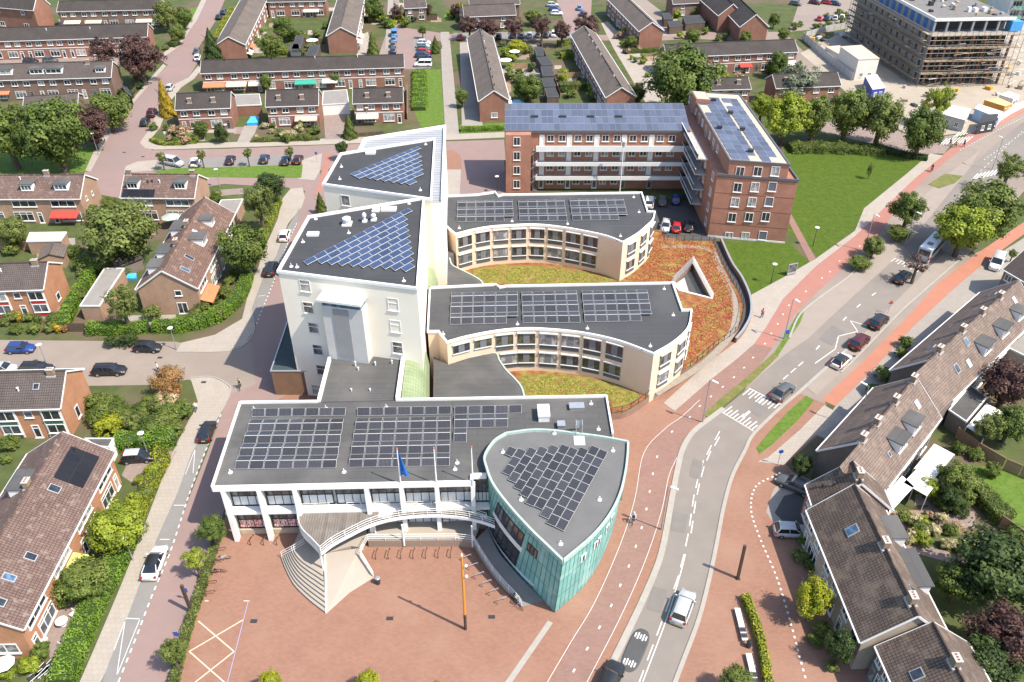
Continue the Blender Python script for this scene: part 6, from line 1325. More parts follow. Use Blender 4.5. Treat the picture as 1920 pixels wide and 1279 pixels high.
# ================================================================ trees, shrubs, hedges
rng = random.Random(11)
def leaf_quad(mb, c, n, size, tint):
    """one small bent leaf face about c facing roughly n"""
    t = Vector((rng.uniform(-1, 1), rng.uniform(-1, 1), rng.uniform(-1, 1))); u = n.cross(t)
    if u.length < 1e-3: u = n.cross(Vector((1, 0, 0.3)))
    u.normalize(); v = n.cross(u); a, b = size*rng.uniform(0.7, 1.25), size*rng.uniform(0.45, 0.85)
    mb.f.append(mb.pts([c-u*a, c-v*b, c+u*a, c+v*b])); mb.tint.extend([tint]*4)
def crown_mesh(name, clusters, per, shape, leaf, spread, seed):
    """unit crown: radius 1 in every axis; shape(dir) -> radius limit, clusters spread through the volume"""
    global rng; rng = random.Random(seed); mb = MB(); mb.tint = []
    for _ in range(clusters):
        while True:
            d = Vector((rng.gauss(0, 1), rng.gauss(0, 1), rng.gauss(0, 1)))
            if d.length > 0.05: d.normalize(); break
        rad = shape(d)*(rng.random()**0.32)*rng.uniform(0.82, 1.04); c = d*rad; ct = rng.uniform(0.15, 0.85); cr = spread*rng.uniform(0.65, 1.3)
        for _ in range(int(per*rng.uniform(0.7, 1.3))):
            e = Vector((rng.gauss(0, 1), rng.gauss(0, 1), rng.gauss(0, 0.7))); e.normalize(); p = c+e*cr*(rng.random()**0.45)
            n = (e*0.7+d*0.5+Vector((rng.uniform(-.6, .6), rng.uniform(-.6, .6), rng.uniform(-.2, .8)))).normalized()
            leaf_quad(mb, p, n, leaf, min(1, max(0, ct+rng.uniform(-0.14, 0.14))))
    return mb.mesh(name, None)
lobes = lambda ph, k: (lambda d: 0.86+0.10*math.sin(3*math.atan2(d.y, d.x)+ph)+0.08*math.sin(5*d.z+k))
egg = lambda d: 0.9-0.12*d.z
cone = lambda d: (0.95 if d.z < -0.2 else 0.95-0.35*(d.z+0.2))*(1.0 if abs(d.z) > 0.9 else 1.0)
CR = {'broad': [crown_mesh('crown', 130, 84, lobes(s, s*2), 0.05, 0.23, 100+s) for s in (0.3, 1.7, 3.1)],
      'loose': [crown_mesh('crown', 70, 74, lobes(s, s), 0.046, 0.19, 200+s) for s in (0.6, 2.2)],
      'sparse': [crown_mesh('crown', 30, 22, lobes(1, 2), 0.06, 0.2, 251)],
      'shrub': [crown_mesh('crown', 50, 52, egg, 0.085, 0.28, 300+s) for s in (1, 2, 3)],
      'small': [crown_mesh('crown', 26, 20, egg, 0.16, 0.34, 400+s) for s in (1, 2, 3)]}
def cone_mesh(seed, n=2600):
    global rng; rng = random.Random(seed); mb = MB(); mb.tint = []
    for _ in range(n):
        z = rng.random()**1.4; a = rng.uniform(0, 6.283); r = (1-z)**0.8*(0.7+0.3*rng.random())*(1+0.16*math.sin(5*a+z*20))
        d = Vector((math.cos(a), math.sin(a), 0.35)); leaf_quad(mb, Vector((r*d.x, r*d.y, z*2-1)), d.normalized(), 0.09, rng.uniform(0.1, 0.9))
    return mb.mesh('crown', None)
CR['cone'] = [cone_mesh(5), cone_mesh(6)]
for l in CR.values():
    for me in l: me.materials.append(None)
bark = mat('bark', (0.105, 0.08, 0.06), 0.9, 0.2, 3.0)
def trunk_mesh(seed):
    r = random.Random(seed); mb = MB(); mb.tube((0, 0, 0), (0, 0, 0.55), 0.055, 7, 0.04); top = Vector((0, 0, 0.55))
    for k in range(5):
        a = k*1.257+r.uniform(-.3, .3); e = Vector((math.cos(a)*0.26, math.sin(a)*0.26, 0.55+r.uniform(0.16, 0.3))); b = Vector((0, 0, 0.42+0.03*k)); mb.tube(b, e, 0.026, 5, 0.012)
        f = e+Vector((math.cos(a+0.5)*0.14, math.sin(a+0.5)*0.14, 0.12)); mb.tube(e, f, 0.012, 4, 0.005)
    mb.tube(top, (0.03, 0.02, 0.92), 0.04, 6, 0.01); return mb.mesh('trunk', bark)
TR = [trunk_mesh(1), trunk_mesh(2)]
LF = {'green': mat_leaf('leaf_green', (0.0558, 0.0883, 0.0187), (0.112, 0.161, 0.0311), (0.199, 0.25, 0.0559)),
      'mid': mat_leaf('leaf_mid', (0.0797, 0.115, 0.0218), (0.149, 0.192, 0.0404), (0.249, 0.288, 0.07)),
      'bright': mat_leaf('leaf_bright', (0.129, 0.173, 0.0187), (0.249, 0.307, 0.0311), (0.398, 0.451, 0.0544)),
      'lime': mat_leaf('leaf_lime', (0.156, 0.196, 0.0146), (0.311, 0.337, 0.0243), (0.482, 0.45, 0.0426)),
      'dark': mat_leaf('leaf_dark', (0.0278, 0.0518, 0.0156), (0.0558, 0.0902, 0.0248), (0.11, 0.154, 0.0404)),
      'purple': mat_leaf('leaf_purple', (0.0558, 0.0269, 0.0248), (0.112, 0.0576, 0.0498), (0.199, 0.119, 0.0933)),
      'grey': mat_leaf('leaf_greyblue', (0.11, 0.134, 0.0809), (0.199, 0.23, 0.148), (0.338, 0.365, 0.233)),
      'olive': mat_leaf('leaf_olive', (0.0902, 0.113, 0.0252), (0.163, 0.2, 0.0503), (0.269, 0.31, 0.0868)),
      'gold': mat_leaf('leaf_gold', (0.22, 0.158, 0.0214), (0.411, 0.29, 0.0321), (0.588, 0.436, 0.0535)),
      'russet': mat_leaf('leaf_russet', (0.199, 0.106, 0.0389), (0.338, 0.192, 0.07), (0.478, 0.288, 0.117)),
      'hedge': mat_leaf('leaf_hedge', (0.0992, 0.182, 0.017), (0.162, 0.278, 0.0282), (0.261, 0.391, 0.0494)),
      'pink': mat_leaf('leaf_bloom', (0.123, 0.158, 0.0428), (0.411, 0.264, 0.171), (0.753, 0.554, 0.384)),
      'white': mat_leaf('leaf_whitebloom', (0.112, 0.144, 0.0389), (0.498, 0.432, 0.243), (0.847, 0.744, 0.467))}
def plant(name, label, cat, cx, cy, wpx, kind, col, asp=0.95, trunk=1.6, group=None, nt=True):
    """crown centred on photo point cx,cy and wpx wide; asp = crown half height / radius"""
    z = 3.0
    for _ in range(4):
        p = P(cx, cy, z); depth = p.y*_c+(CAM_H-z)*_s; r = wpx*0.5*depth/FOC*1.05; z = trunk+r*asp
    p = P(cx, cy, z); t = thing(name, label, cat, (p.x, p.y, 0), 0, group); rr = random.Random(int(cx*7+cy*13))
    if nt:
        H = (z+r*asp*0.8); lpart('trunk', rr.choice(TR), t, (0, 0, 0), rr.uniform(0, 6.28), None, None, None, (min(H, r*2.6)*0.9, min(H, r*2.6)*0.9, H*0.95))
    me = rr.choice(CR[kind]); lpart('crown', me, t, (0, 0, z), rr.uniform(0, 6.28), LF[col], None, None, (r, r, r*asp)); return t
TREES = [
 (95, 238, 132, 'broad', 'green', 1.0, 2.5, 'largest round green tree at the left edge of the upper lawn'), (5, 240, 110, 'broad', 'green', 1.05, 2.5, 'big green tree cut by the left edge of the photo'),
 (166, 230, 76, 'broad', 'purple', 0.95, 1.8, 'purple-leaved tree beside the largest green tree'), (200, 205, 84, 'broad', 'mid', 0.8, 1.2, 'leafy green tree behind the purple-leaved tree'),
 (196, 94, 66, 'loose', 'purple', 0.8, 2.0, 'paler copper beech in front of the long terrace'), (259, 103, 78, 'broad', 'purple', 1.05, 2.0, 'dark copper beech at the bend of the upper street'),
 (309, 24, 46, 'broad', 'olive', 1.1, 1.5, 'grey-green willow at the top left'), (342, 30, 34, 'broad', 'green', 1.1, 1.2, 'narrow green tree right of the willow'), (332, 62, 34, 'broad', 'mid', 0.9, 1.0, 'small tree on the bank of the upper street'),
 (307, 182, 32, 'cone', 'gold', 2.0, 0.3, 'tall golden conifer at the street corner'), (396, 88, 42, 'cone', 'dark', 1.5, 0.3, 'dark conifer beside the grey-roofed terrace'), (463, 98, 14, 'cone', 'dark', 1.9, 0.2, 'slim dark conifer by the terrace gable'),
 (506, 84, 50, 'broad', 'mid', 0.9, 1.2, 'broad garden tree behind the upper terrace'), (532, 50, 46, 'broad', 'green', 0.9, 1.2, 'garden tree next to the dark sheds at the top'), (498, 152, 24, 'broad', 'mid', 1.3, 0.8, 'slim green tree between awnings of the long terrace'), (628, 145, 22, 'broad', 'mid', 1.3, 0.8, 'small tree in front of the right end of the long terrace'),
 (222, 428, 140, 'broad', 'olive', 0.85, 1.8, 'wide leafy tree in the back gardens left of the rosy roof'), (22, 430, 62, 'broad', 'olive', 0.9, 1.5, 'brownish green tree at the left edge below the red awning'), (452, 462, 92, 'broad', 'green', 1.0, 1.8, 'dense round tree beside the rosy-roofed house'),
 (484, 378, 62, 'loose', 'olive', 1.25, 2.6, 'tall birch above the parked white car'), (505, 346, 58, 'broad', 'dark', 0.85, 2.5, 'dark tree behind the tall birch'), (226, 566, 66, 'loose', 'olive', 1.3, 2.0, 'thin airy birch in front of the long garage'),
 (220, 985, 116, 'broad', 'bright', 0.75, 1.2, 'bright yellow-green tree beside the hedge and white car'), (156, 1084, 100, 'broad', 'mid', 0.75, 1.0, 'olive bushy tree in front of the long left house row'),
 (396, 988, 54, 'broad', 'green', 0.9, 2.0, 'young street tree beside the white columns'), (364, 1046, 50, 'loose', 'bright', 0.9, 2.0, 'young lime-green street tree by the bicycle racks'), (322, 1222, 60, 'loose', 'mid', 0.9, 2.0, 'young street tree near the court markings'),
 (302, 294, 20, 'loose', 'mid', 1.1, 1.8, 'first small tree from the left in the parking strip'), (377, 290, 20, 'loose', 'mid', 1.1, 1.8, 'second small tree from the left in the parking strip'), (463, 287, 20, 'loose', 'mid', 1.1, 1.8, 'third small tree from the left in the parking strip'), (543, 284, 20, 'loose', 'olive', 1.1, 1.8, 'fourth small tree from the left in the parking strip'),
 (640, 276, 26, 'broad', 'dark', 1.0, 1.5, 'small dark street tree behind the farther tower'), (600, 378, 22, 'cone', 'green', 1.6, 0.8, 'small pointed tree at the foot of the farther tower'),
 (505, 1276, 46, 'broad', 'lime', 0.9, 1.5, 'yellow-green treetop at the bottom edge, left of centre'), (690, 1276, 46, 'broad', 'lime', 0.9, 1.5, 'yellow-green treetop at the bottom edge below the square'), (1382, 1274, 62, 'broad', 'mid', 0.9, 1.5, 'green treetop at the bottom edge beside the benches'), (820, 1290, 30, 'broad', 'lime', 0.9, 1.5, 'small treetop tip at the bottom edge centre'),
 (1525, 1118, 70, 'broad', 'lime', 1.25, 1.2, 'yellow-green rounded tree in front of the near right terrace'), (1578, 1208, 62, 'broad', 'dark', 1.1, 1.2, 'dark conifer-green bush tree beside the near right terrace'), (1505, 870, 44, 'broad', 'dark', 0.9, 1.0, 'dark bush between parked car and middle right terrace'),
 (1880, 1064, 170, 'broad', 'dark', 0.8, 1.5, 'big dark garden tree at the right edge'), (1892, 1185, 130, 'broad', 'purple', 0.9, 1.5, 'purple-leaved tree at the right edge near the bottom'), (1800, 1090, 90, 'broad', 'green', 0.8, 1.2, 'dark green tree behind the near right terrace'), (1850, 1240, 120, 'broad', 'dark', 0.8, 1.0, 'shaded tree mass in the bottom right garden'),
 (1895, 712, 100, 'broad', 'purple', 0.95, 1.6, 'purple-leaved tree behind the middle right terrace'), (1898, 790, 74, 'broad', 'green', 0.9, 1.2, 'green tree below the purple-leaved tree on the right'), (1798, 898, 78, 'broad', 'mid', 0.85, 1.0, 'rounded shrub tree at the corner of the right lawn'), (1785, 935, 50, 'broad', 'dark', 1.0, 0.8, 'dark clipped tree at the corner of the right lawn'), (1852, 800, 60, 'loose', 'olive', 1.1, 1.4, 'airy grey-green tree over the garden veranda'), (1740, 912, 44, 'broad', 'bright', 0.9, 0.6, 'bright round bush beside the white canvas roof'),
 (1276, 142, 132, 'broad', 'green', 0.95, 2.0, 'wide dark tree behind the solar-roofed flats'), (1196, 172, 36, 'broad', 'green', 1.1, 1.2, 'small round tree at the end of the pale footpath'), (1476, 214, 92, 'broad', 'bright', 0.9, 2.0, 'bright green tree directly right of the tall flats'), (1530, 212, 62, 'broad', 'mid', 1.3, 2.0, 'second park tree right of the tall flats'), (1594, 204, 78, 'broad', 'mid', 1.2, 2.0, 'tall dark park tree, third right of the flats'), (1656, 216, 84, 'broad', 'olive', 1.05, 2.0, 'park tree, fourth right of the flats'), (1732, 238, 84, 'broad', 'green', 1.0, 2.0, 'park tree nearest the road crossing'), (1764, 186, 58, 'loose', 'bright', 1.1, 2.5, 'yellow-green tree at the edge of the building site'),
 (1500, 152, 96, 'loose', 'grey', 0.7, 1.0, 'spreading blue-grey conifer behind the park trees'), (1430, 195, 46, 'broad', 'bright', 0.9, 1.8, 'small bright tree against the tall flats'),
 (1706, 388, 66, 'broad', 'green', 0.95, 2.4, 'street tree standing between cycle path and main road'), (1812, 418, 112, 'broad', 'bright', 0.8, 2.4, 'wide yellowish tree overhanging the parked bus'), (1850, 388, 120, 'broad', 'mid', 0.95, 2.5, 'large green tree at the right edge by the main road'), (1895, 312, 60, 'loose', 'mid', 1.0, 2.5, 'airy tree at the right edge above the crossing'), (1722, 492, 52, 'sparse', 'purple', 0.9, 2.0, 'sparse reddish tree beside the parked cars'), (1640, 460, 44, 'broad', 'olive', 0.9, 0.6, 'roadside bush next to the bus bay'), (1685, 436, 46, 'broad', 'mid', 0.6, 0.4, 'low roadside bush behind the bus'), (1612, 492, 46, 'broad', 'mid', 0.5, 0.3, 'low roadside planting beside the pink cycle path'), (1632, 318, 12, 'loose', 'mid', 2.4, 0.5, 'lone sapling on the big park lawn'),
 (880, 46, 44, 'loose', 'purple', 0.8, 1.6, 'copper tree leftmost in the row along the far car park'), (915, 52, 44, 'broad', 'purple', 0.8, 1.6, 'second copper tree in the row along the far car park'), (966, 50, 46, 'loose', 'purple', 0.8, 1.8, 'third copper tree in the row along the far car park'), (1016, 46, 44, 'loose', 'purple', 0.95, 1.8, 'fourth copper tree in the row along the far car park'), (1054, 56, 40, 'loose', 'purple', 1.0, 1.8, 'fifth copper tree in the row along the far car park'), (1100, 44, 52, 'loose', 'purple', 0.9, 1.8, 'rightmost copper tree in the row along the far car park'),
 (744, 22, 30, 'loose', 'purple', 1.0, 1.2, 'small copper tree at the top by the play meadow'), (796, 16, 28, 'loose', 'purple', 1.0, 1.0, 'copper tree at the top beside the brick house'), (855, 18, 26, 'loose', 'purple', 1.0, 1.0, 'copper tree at the top near the garden sheds'), (792, 56, 16, 'broad', 'green', 1.1, 1.2, 'small round tree at the head of the parking row'), (816, 82, 18, 'cone', 'green', 1.5, 0.5, 'small pointed tree beside the row of parked cars'),
 (866, 180, 26, 'broad', 'mid', 1.1, 1.0, 'small tree on the left of the long central terrace'), (992, 162, 62, 'broad', 'green', 0.8, 1.0, 'rounded tree in the back gardens behind the flats'), (970, 86, 38, 'broad', 'lime', 0.7, 0.6, 'yellow-green willow bush in the back gardens'), (1000, 30, 36, 'broad', 'mid', 0.7, 0.8, 'green garden tree beyond the copper row'), (700, 14, 40, 'broad', 'green', 1.0, 1.0, 'dark garden tree at the top left of the footpath'), (698, 82, 24, 'cone', 'mid', 1.6, 0.2, 'pointed green tree beside the second grey terrace'),
 (654, 236, 28, 'cone', 'green', 1.5, 0.2, 'pointed conifer before the right-hand pair of houses'), (413, 248, 26, 'broad', 'dark', 1.5, 0.1, 'clipped dark egg-shaped topiary before the left pair of houses'), (376, 240, 32, 'broad', 'green', 0.9, 0.8, 'round topped shrub tree before the left pair of houses'), (1460, 118, 40, 'broad', 'green', 1.2, 0.6, 'dark conifer before the right-hand awning terrace'), (1350, 130, 26, 'broad', 'mid', 0.9, 0.6, 'small garden tree before the right-hand terrace'), (1470, 62, 24, 'broad', 'mid', 1.0, 0.8, 'young tree by the path to the building site'), (1398, 70, 26, 'broad', 'mid', 1.0, 0.8, 'garden tree beside the small gabled house'), (1300, 66, 30, 'broad', 'mid', 1.0, 0.8, 'garden tree above the right-hand terrace'), (1184, 76, 24, 'broad', 'mid', 0.9, 0.6, 'garden tree beside the topmost right terrace'), (1452, 36, 22, 'broad', 'green', 1.1, 0.8, 'dark tree at the allotment at the top right'), (205, 385, 36, 'broad', 'mid', 1.0, 0.8, 'young tree beside the black-panelled roof'), (1640, 22, 24, 'broad', 'green', 0.8, 0.8, 'small tree in the far car park at the top right'), (1900, 475, 20, 'loose', 'mid', 1, 0.8, 'small street tree at the right edge')]
for (x, y, w, k, c, a, tr_, lb) in TREES: plant('tree', lb, 'tree', x, y, w, k, c, a, tr_)
# --- shrubs: named beds, several alike plants each
def bed(label, group, pts, cols, wr=(10, 20), kind='small', asp=0.8, name='shrub', cat='shrub'):
    r = random.Random(len(label)*31+int(pts[0][0]))
    for i, (x, y) in enumerate(sorted(pts)):
        c = r.choice(cols); plant(name, f'{ADJ.get(c, c)} {label}, {i+1}{SUF.get(i+1, "th")} from the left', cat, x, y, r.uniform(*wr), kind, c, asp*r.uniform(0.8, 1.2), 0.05, group, False)
SUF = {1: 'st', 2: 'nd', 3: 'rd', 21: 'st', 22: 'nd', 23: 'rd', 31: 'st', 32: 'nd', 33: 'rd'}
ADJ = {'mid': 'leafy', 'gold': 'golden', 'pink': 'pink-flowering', 'white': 'white-flowering', 'bright': 'bright green', 'grey': 'grey-green'}
def scatter(px, n, seed):
    r = random.Random(seed); xs = [p[0] for p in px]; ys = [p[1] for p in px]; out = []
    def inside(x, y):
        c = False; j = len(px)-1
        for i in range(len(px)):
            if (px[i][1] > y) != (px[j][1] > y) and x < (px[j][0]-px[i][0])*(y-px[i][1])/(px[j][1]-px[i][1])+px[i][0]: c = not c
            j = i
        return c
    while len(out) < n:
        x, y = r.uniform(min(xs), max(xs)), r.uniform(min(ys), max(ys))
        if inside(x, y): out.append((x, y))
    return out
bed('shrub in the planted corner between side streets', 'shrubs of the planted corner', scatter([(178, 745), (290, 735), (345, 760), (340, 810), (230, 815), (180, 790)], 26, 1), ['mid', 'green', 'olive', 'green', 'mid'], (36, 58), 'shrub', 0.7)
plant('shrub', 'russet-leaved rounded bush at the corner of the side street', 'shrub', 314, 712, 66, 'broad', 'russet', 0.85, 0.2, None, False)
plant('shrub', 'bush with faded pinkish flowers below the russet bush', 'shrub', 310, 752, 56, 'shrub', 'pink', 0.6, 0.1, None, False); plant('shrub', 'bright lime bush in the planted corner beside the orange gable', 'shrub', 202, 795, 52, 'shrub', 'lime', 0.8, 0.1, None, False)
bed('garden shrub before the houses left of the pool', 'front garden shrubs left of the pool', scatter([(284, 235), (370, 245), (372, 262), (290, 262)], 16, 2), ['mid', 'pink', 'green', 'bright', 'pink'], (14, 26))
bed('garden shrub before the houses right of the pool', 'front garden shrubs right of the pool', scatter([(478, 232), (545, 228), (600, 240), (612, 258), (478, 260)], 16, 3), ['mid', 'white', 'green', 'mid'], (12, 24))
bed('garden shrub before the red-panelled left-edge house', 'garden shrubs of the left-edge houses', scatter([(0, 590), (130, 590), (130, 618), (0, 618)], 9, 4)+[(62, 614), (92, 614), (105, 596)], ['mid', 'gold', 'green', 'olive', 'russet'], (20, 34), 'shrub')
bed('shrub behind the bright hedge at bottom left', 'shrubs behind the bright left hedge', [(130, 1120), (262, 900), (270, 925), (250, 940), (75, 1220), (285, 880), (55, 1246), (15, 1262), (10, 860), (15, 830), (180, 1120)], ['mid', 'bright', 'green'], (24, 44), 'shrub')
bed('back-garden shrub between the central grey terraces', 'back garden shrubs between the terraces', scatter([(932, 75), (990, 75), (1010, 180), (960, 180)], 16, 5)+scatter([(1040, 78), (1078, 78), (1125, 180), (1052, 182)], 18, 6), ['green', 'mid', 'dark', 'bright', 'olive'], (12, 26), 'small', 0.7)
bed('back-garden shrub of the upper left terraces', 'back garden shrubs at the upper left', scatter([(470, 60), (615, 45), (615, 100), (475, 104)], 16, 7)+scatter([(690, 20), (860, 5), (860, 44), (690, 44)], 16, 8), ['green', 'mid', 'dark', 'olive', 'bright'], (12, 26), 'small', 0.8)
bed('garden shrub among the sheds at the top right', 'garden shrubs at the top right', scatter([(1250, 15), (1400, 5), (1440, 70), (1260, 75)], 20, 9)+scatter([(1310, 122), (1500, 112), (1510, 140), (1330, 145)], 14, 10), ['green', 'mid', 'bright', 'olive', 'pink'], (10, 22), 'small', 0.8)
bed('garden shrub along the pale footpath at the top', 'shrubs along the pale footpath', scatter([(1132, 44), (1150, 36), (1195, 70), (1240, 140), (1220, 150), (1160, 80)], 14, 12), ['mid', 'bright', 'pink', 'green'], (10, 18))
bed('flowering shrub in the right-hand back garden beds', 'flower bed shrubs in the right back garden', scatter([(1690, 960), (1745, 955), (1830, 1000), (1860, 1030), (1800, 1040), (1700, 1010)], 26, 13), ['mid', 'white', 'green', 'pink', 'bright'], (18, 34), 'shrub', 0.8)
bed('shrub along the fence of the right lawn', 'shrubs along the right lawn', scatter([(1730, 880), (1800, 870), (1840, 930), (1800, 960), (1750, 930)], 10, 14)+[(1830, 850), (1860, 880), (1800, 840), (1905, 1000)], ['green', 'mid', 'dark'], (26, 46), 'shrub', 0.8)
bed('low bush before the right-hand terraces', 'front garden bushes of the near right terrace', [(1510, 1010), (1530, 1040), (1545, 1180), (1560, 1250), (1520, 1060), (1530, 1200), (1500, 1040), (1560, 880), (1640, 730), (1660, 700), (1700, 640), (1690, 660)], ['dark', 'green', 'olive'], (24, 44), 'shrub', 0.7)
bed('shrub between the left-edge gardens and sheds', 'shrubs of the left back gardens', scatter([(130, 470), (200, 455), (240, 520), (150, 560)], 12, 15)+[(170, 395), (20, 465), (90, 470), (145, 470), (210, 640), (240, 635)], ['green', 'mid', 'dark', 'olive'], (22, 42), 'shrub')
bed('bush beside the rosy-roofed house and its hedge', 'bushes beside the rosy-roofed house', [(380, 575), (395, 560), (420, 545), (430, 525), (412, 585), (362, 590), (285, 585), (440, 510), (405, 362), (402, 372)], ['mid', 'green', 'olive'], (22, 36), 'shrub')
bed('bank shrub beside the upper left street', 'bank shrubs by the upper left street', scatter([(210, 190), (240, 160), (262, 130), (290, 128), (250, 190), (215, 235)], 14, 16)+[(290, 92), (310, 88), (325, 80), (255, 140)], ['mid', 'green', 'olive', 'dark'], (14, 28), 'shrub')
bed('shrub beside the building site path', 'shrubs by the building site', scatter([(1480, 50), (1560, 20), (1620, 30), (1560, 50)], 12, 17), ['green', 'mid', 'olive'], (12, 22))
# --- hedges: leafy shell over a solid core
def hedge(label, px, w, h, col='hedge', dens=48, leaf=0.12, sm=4, name='hedge', rough=0.12):
    global rng; rng = random.Random(int(px[0][0]*3+px[0][1])); pts = spline(PL(px), sm) if sm else PL(px); L = sum((pts[i+1]-pts[i]).length for i in range(len(pts)-1))
    t = thing(name, label, 'hedge', pts[0]); mb = MB()
    for i in range(len(pts)-1): mb.beam((pts[i].x, pts[i].y, h*0.46), (pts[i+1].x, pts[i+1].y, h*0.46), w*0.86, h*0.9)
    part('core', mb, mat('hedge_core_'+col, {'hedge': (0.035, 0.06, 0.012), 'dark': (0.02, 0.032, 0.01)}.get(col, (0.05, 0.06, 0.015)), 0.95, 0.3, 2), t)
    lm = MB(); lm.tint = []; per = w+2*h
    for i in range(len(pts)-1):
        a, b = pts[i], pts[i+1]; d = b-a; l = d.length; d.normalize(); n = Vector((-d.y, d.x, 0))
        for _ in range(int(l*per*dens)):
            s = rng.random()*l; q = rng.random()*per; bump = 1+rough*math.sin((a.x+s)*1.3)+rng.uniform(-rough, rough)
            if q < h: p = a+d*s+n*(w/2)*bump+Vector((0, 0, q)); nn = n
            elif q < 2*h: p = a+d*s-n*(w/2)*bump+Vector((0, 0, q-h)); nn = -n
            else: p = a+d*s+n*((q-2*h)-w/2)+Vector((0, 0, h*bump)); nn = Vector((0, 0, 1))
            nn = (nn+Vector((rng.uniform(-.7, .7), rng.uniform(-.7, .7), rng.uniform(-.3, .7)))).normalized(); leaf_quad(lm, p, nn, leaf, 0.5+0.28*math.sin(p.x*1.9+2*math.sin(p.y*1.3))+rng.uniform(-0.2, 0.2))
    part('foliage', lm, LF[col], t); return t
hedge('long bright green hedge along the pale pavement at the bottom left', [(118, 1290), (165, 1170), (205, 1090), (245, 1010)], 2.4, 1.5)
hedge('clipped yellow-green hedge curling round the driveway with the black car', [(248, 1000), (275, 930), (300, 885), (308, 862), (292, 856)], 1.8, 1.3, 'lime')
hedge('green hedge behind the silver-roofed parked car', [(220, 838), (275, 836), (332, 826)], 2.6, 1.7)
hedge('clipped hedge left of the garden gate on the side street', [(168, 624), (232, 624), (280, 620)], 1.9, 1.6)
hedge('long clipped hedge curving round the corner by the round street lamp', [(290, 620), (345, 618), (400, 604), (440, 576), (458, 548), (466, 524)], 2.0, 1.7)
hedge('hedge climbing between orange-brick house and long garage', [(122, 622), (135, 585), (165, 535), (185, 505)], 1.6, 1.8)
hedge('hedge beside the tall birch along the upper pavement', [(478, 480), (494, 445), (508, 415), (524, 380)], 1.4, 1.4, 'bright')
hedge('thin yellow-green hedge between street and square', [(326, 1290), (350, 1195), (375, 1120), (398, 1045), (412, 1005)], 0.8, 0.9, 'olive')
hedge('narrow clipped hedge behind the white benches', [(1396, 1122), (1412, 1165), (1426, 1210), (1440, 1290)], 0.8, 0.9, 'lime')
hedge('broad low shrub belt along the far side of the park lawn', [(1480, 282), (1540, 282), (1600, 284), (1655, 286)], 4.2, 1.4, 'green', 26, 0.18)
hedge('low dark shrub belt between park path and lawn corner', [(1640, 280), (1690, 292), (1738, 300)], 2.2, 0.9, 'dark', 18, 0.2)
hedge('wide green shrub strip beside the long parking path', [(786, 136), (787, 170), (786, 208)], 3.6, 1.0, 'hedge', 26, 0.16)
hedge('low hedge in front of the long central terrace gable', [(864, 246), (900, 245), (946, 243)], 1.6, 0.9)
hedge('hedge along the front path before the houses left of the pool', [(284, 264), (310, 272), (370, 268)], 1.2, 0.7, 'bright')
hedge('low hedge before the houses right of the pool', [(472, 266), (545, 264), (600, 262)], 1.2, 0.8, 'olive')
hedge('garden hedge beside the terrace of flower beds on the right', [(1812, 912), (1845, 945), (1880, 985)], 2.2, 1.8, 'green')
hedge('hedge at the end of the grey terrace beside the bare plot', [(1168, 100), (1210, 98), (1246, 95)], 1.8, 1.0, 'green')
hedge('hedge behind the far garden fences left of the copper trees', [(640, 44), (740, 36), (820, 34)], 1.5, 1.4, 'dark', 18)
hedge('yellow hedge along the upper street beside the grey terrace', [(404, 78), (420, 50), (436, 20)], 1.6, 1.2, 'lime')
hedge('back garden hedge beside the dark shed row', [(1050, 110), (1080, 108)], 1.6, 1.6, 'bright'); hedge('back garden hedge near the solar-roofed flats', [(1048, 168), (1100, 166)], 3.2, 1.8, 'olive', 18); hedge('back garden hedge at the far end of the shed row', [(1045, 86), (1068, 84)], 1.5, 1.6, 'bright')
# --- sedum tufts on the podium
global_r = random.Random(21); rng = global_r
def tufts(par, px, n, col, sz, ph=0.0):
    mb = MB(); mb.tint = []
    for (x, y) in scatter(px, n, n+int(px[0][0])):
        if math.sin(x*0.11+ph+1.6*math.sin(y*0.13))*math.cos(y*0.16+ph)+rng.uniform(-0.7, 0.7) < -0.15: continue
        leaf_quad(mb, P(x, y, ZQ+0.05), Vector((rng.uniform(-.5, .5), rng.uniform(-.5, .5), 1)).normalized(), sz, rng.random())
    part('planting', mb, LF[col], par, kind='stuff')
LF['sed_r'] = mat_leaf('leaf_sedum_red', (0.2, 0.035, 0.022), (0.33, 0.07, 0.04), (0.42, 0.13, 0.06), 0.1); LF['sed_o'] = mat_leaf('leaf_sedum_orange', (0.25, 0.1, 0.03), (0.34, 0.17, 0.05), (0.4, 0.26, 0.08), 0.1); LF['sed_y'] = mat_leaf('leaf_sedum_green', (0.12, 0.14, 0.025), (0.22, 0.23, 0.04), (0.36, 0.33, 0.07), 0.1)
R_E = [(1238, 440), (1332, 458), (1372, 545), (1376, 590), (1300, 672), (1256, 690), (1290, 600), (1300, 575), (1340, 562), (1298, 488), (1258, 528), (1180, 524)]
tufts(pod, R_E, 6500, 'sed_r', 0.14, 0.0); tufts(pod, R_E, 5000, 'sed_o', 0.14, 2.1); tufts(pod, R_E, 1900, 'sed_y', 0.13, 4.2)
for R_ in ([(985, 712), (1060, 708), (1140, 726), (1195, 745), (1150, 760), (1100, 740), (990, 738)], [(895, 506), (960, 500), (1060, 506), (1140, 524), (1000, 530), (910, 528)]): tufts(pod, R_, 3200, 'sed_y', 0.14, 1.0); tufts(pod, R_, 900, 'sed_o', 0.13, 3.0)
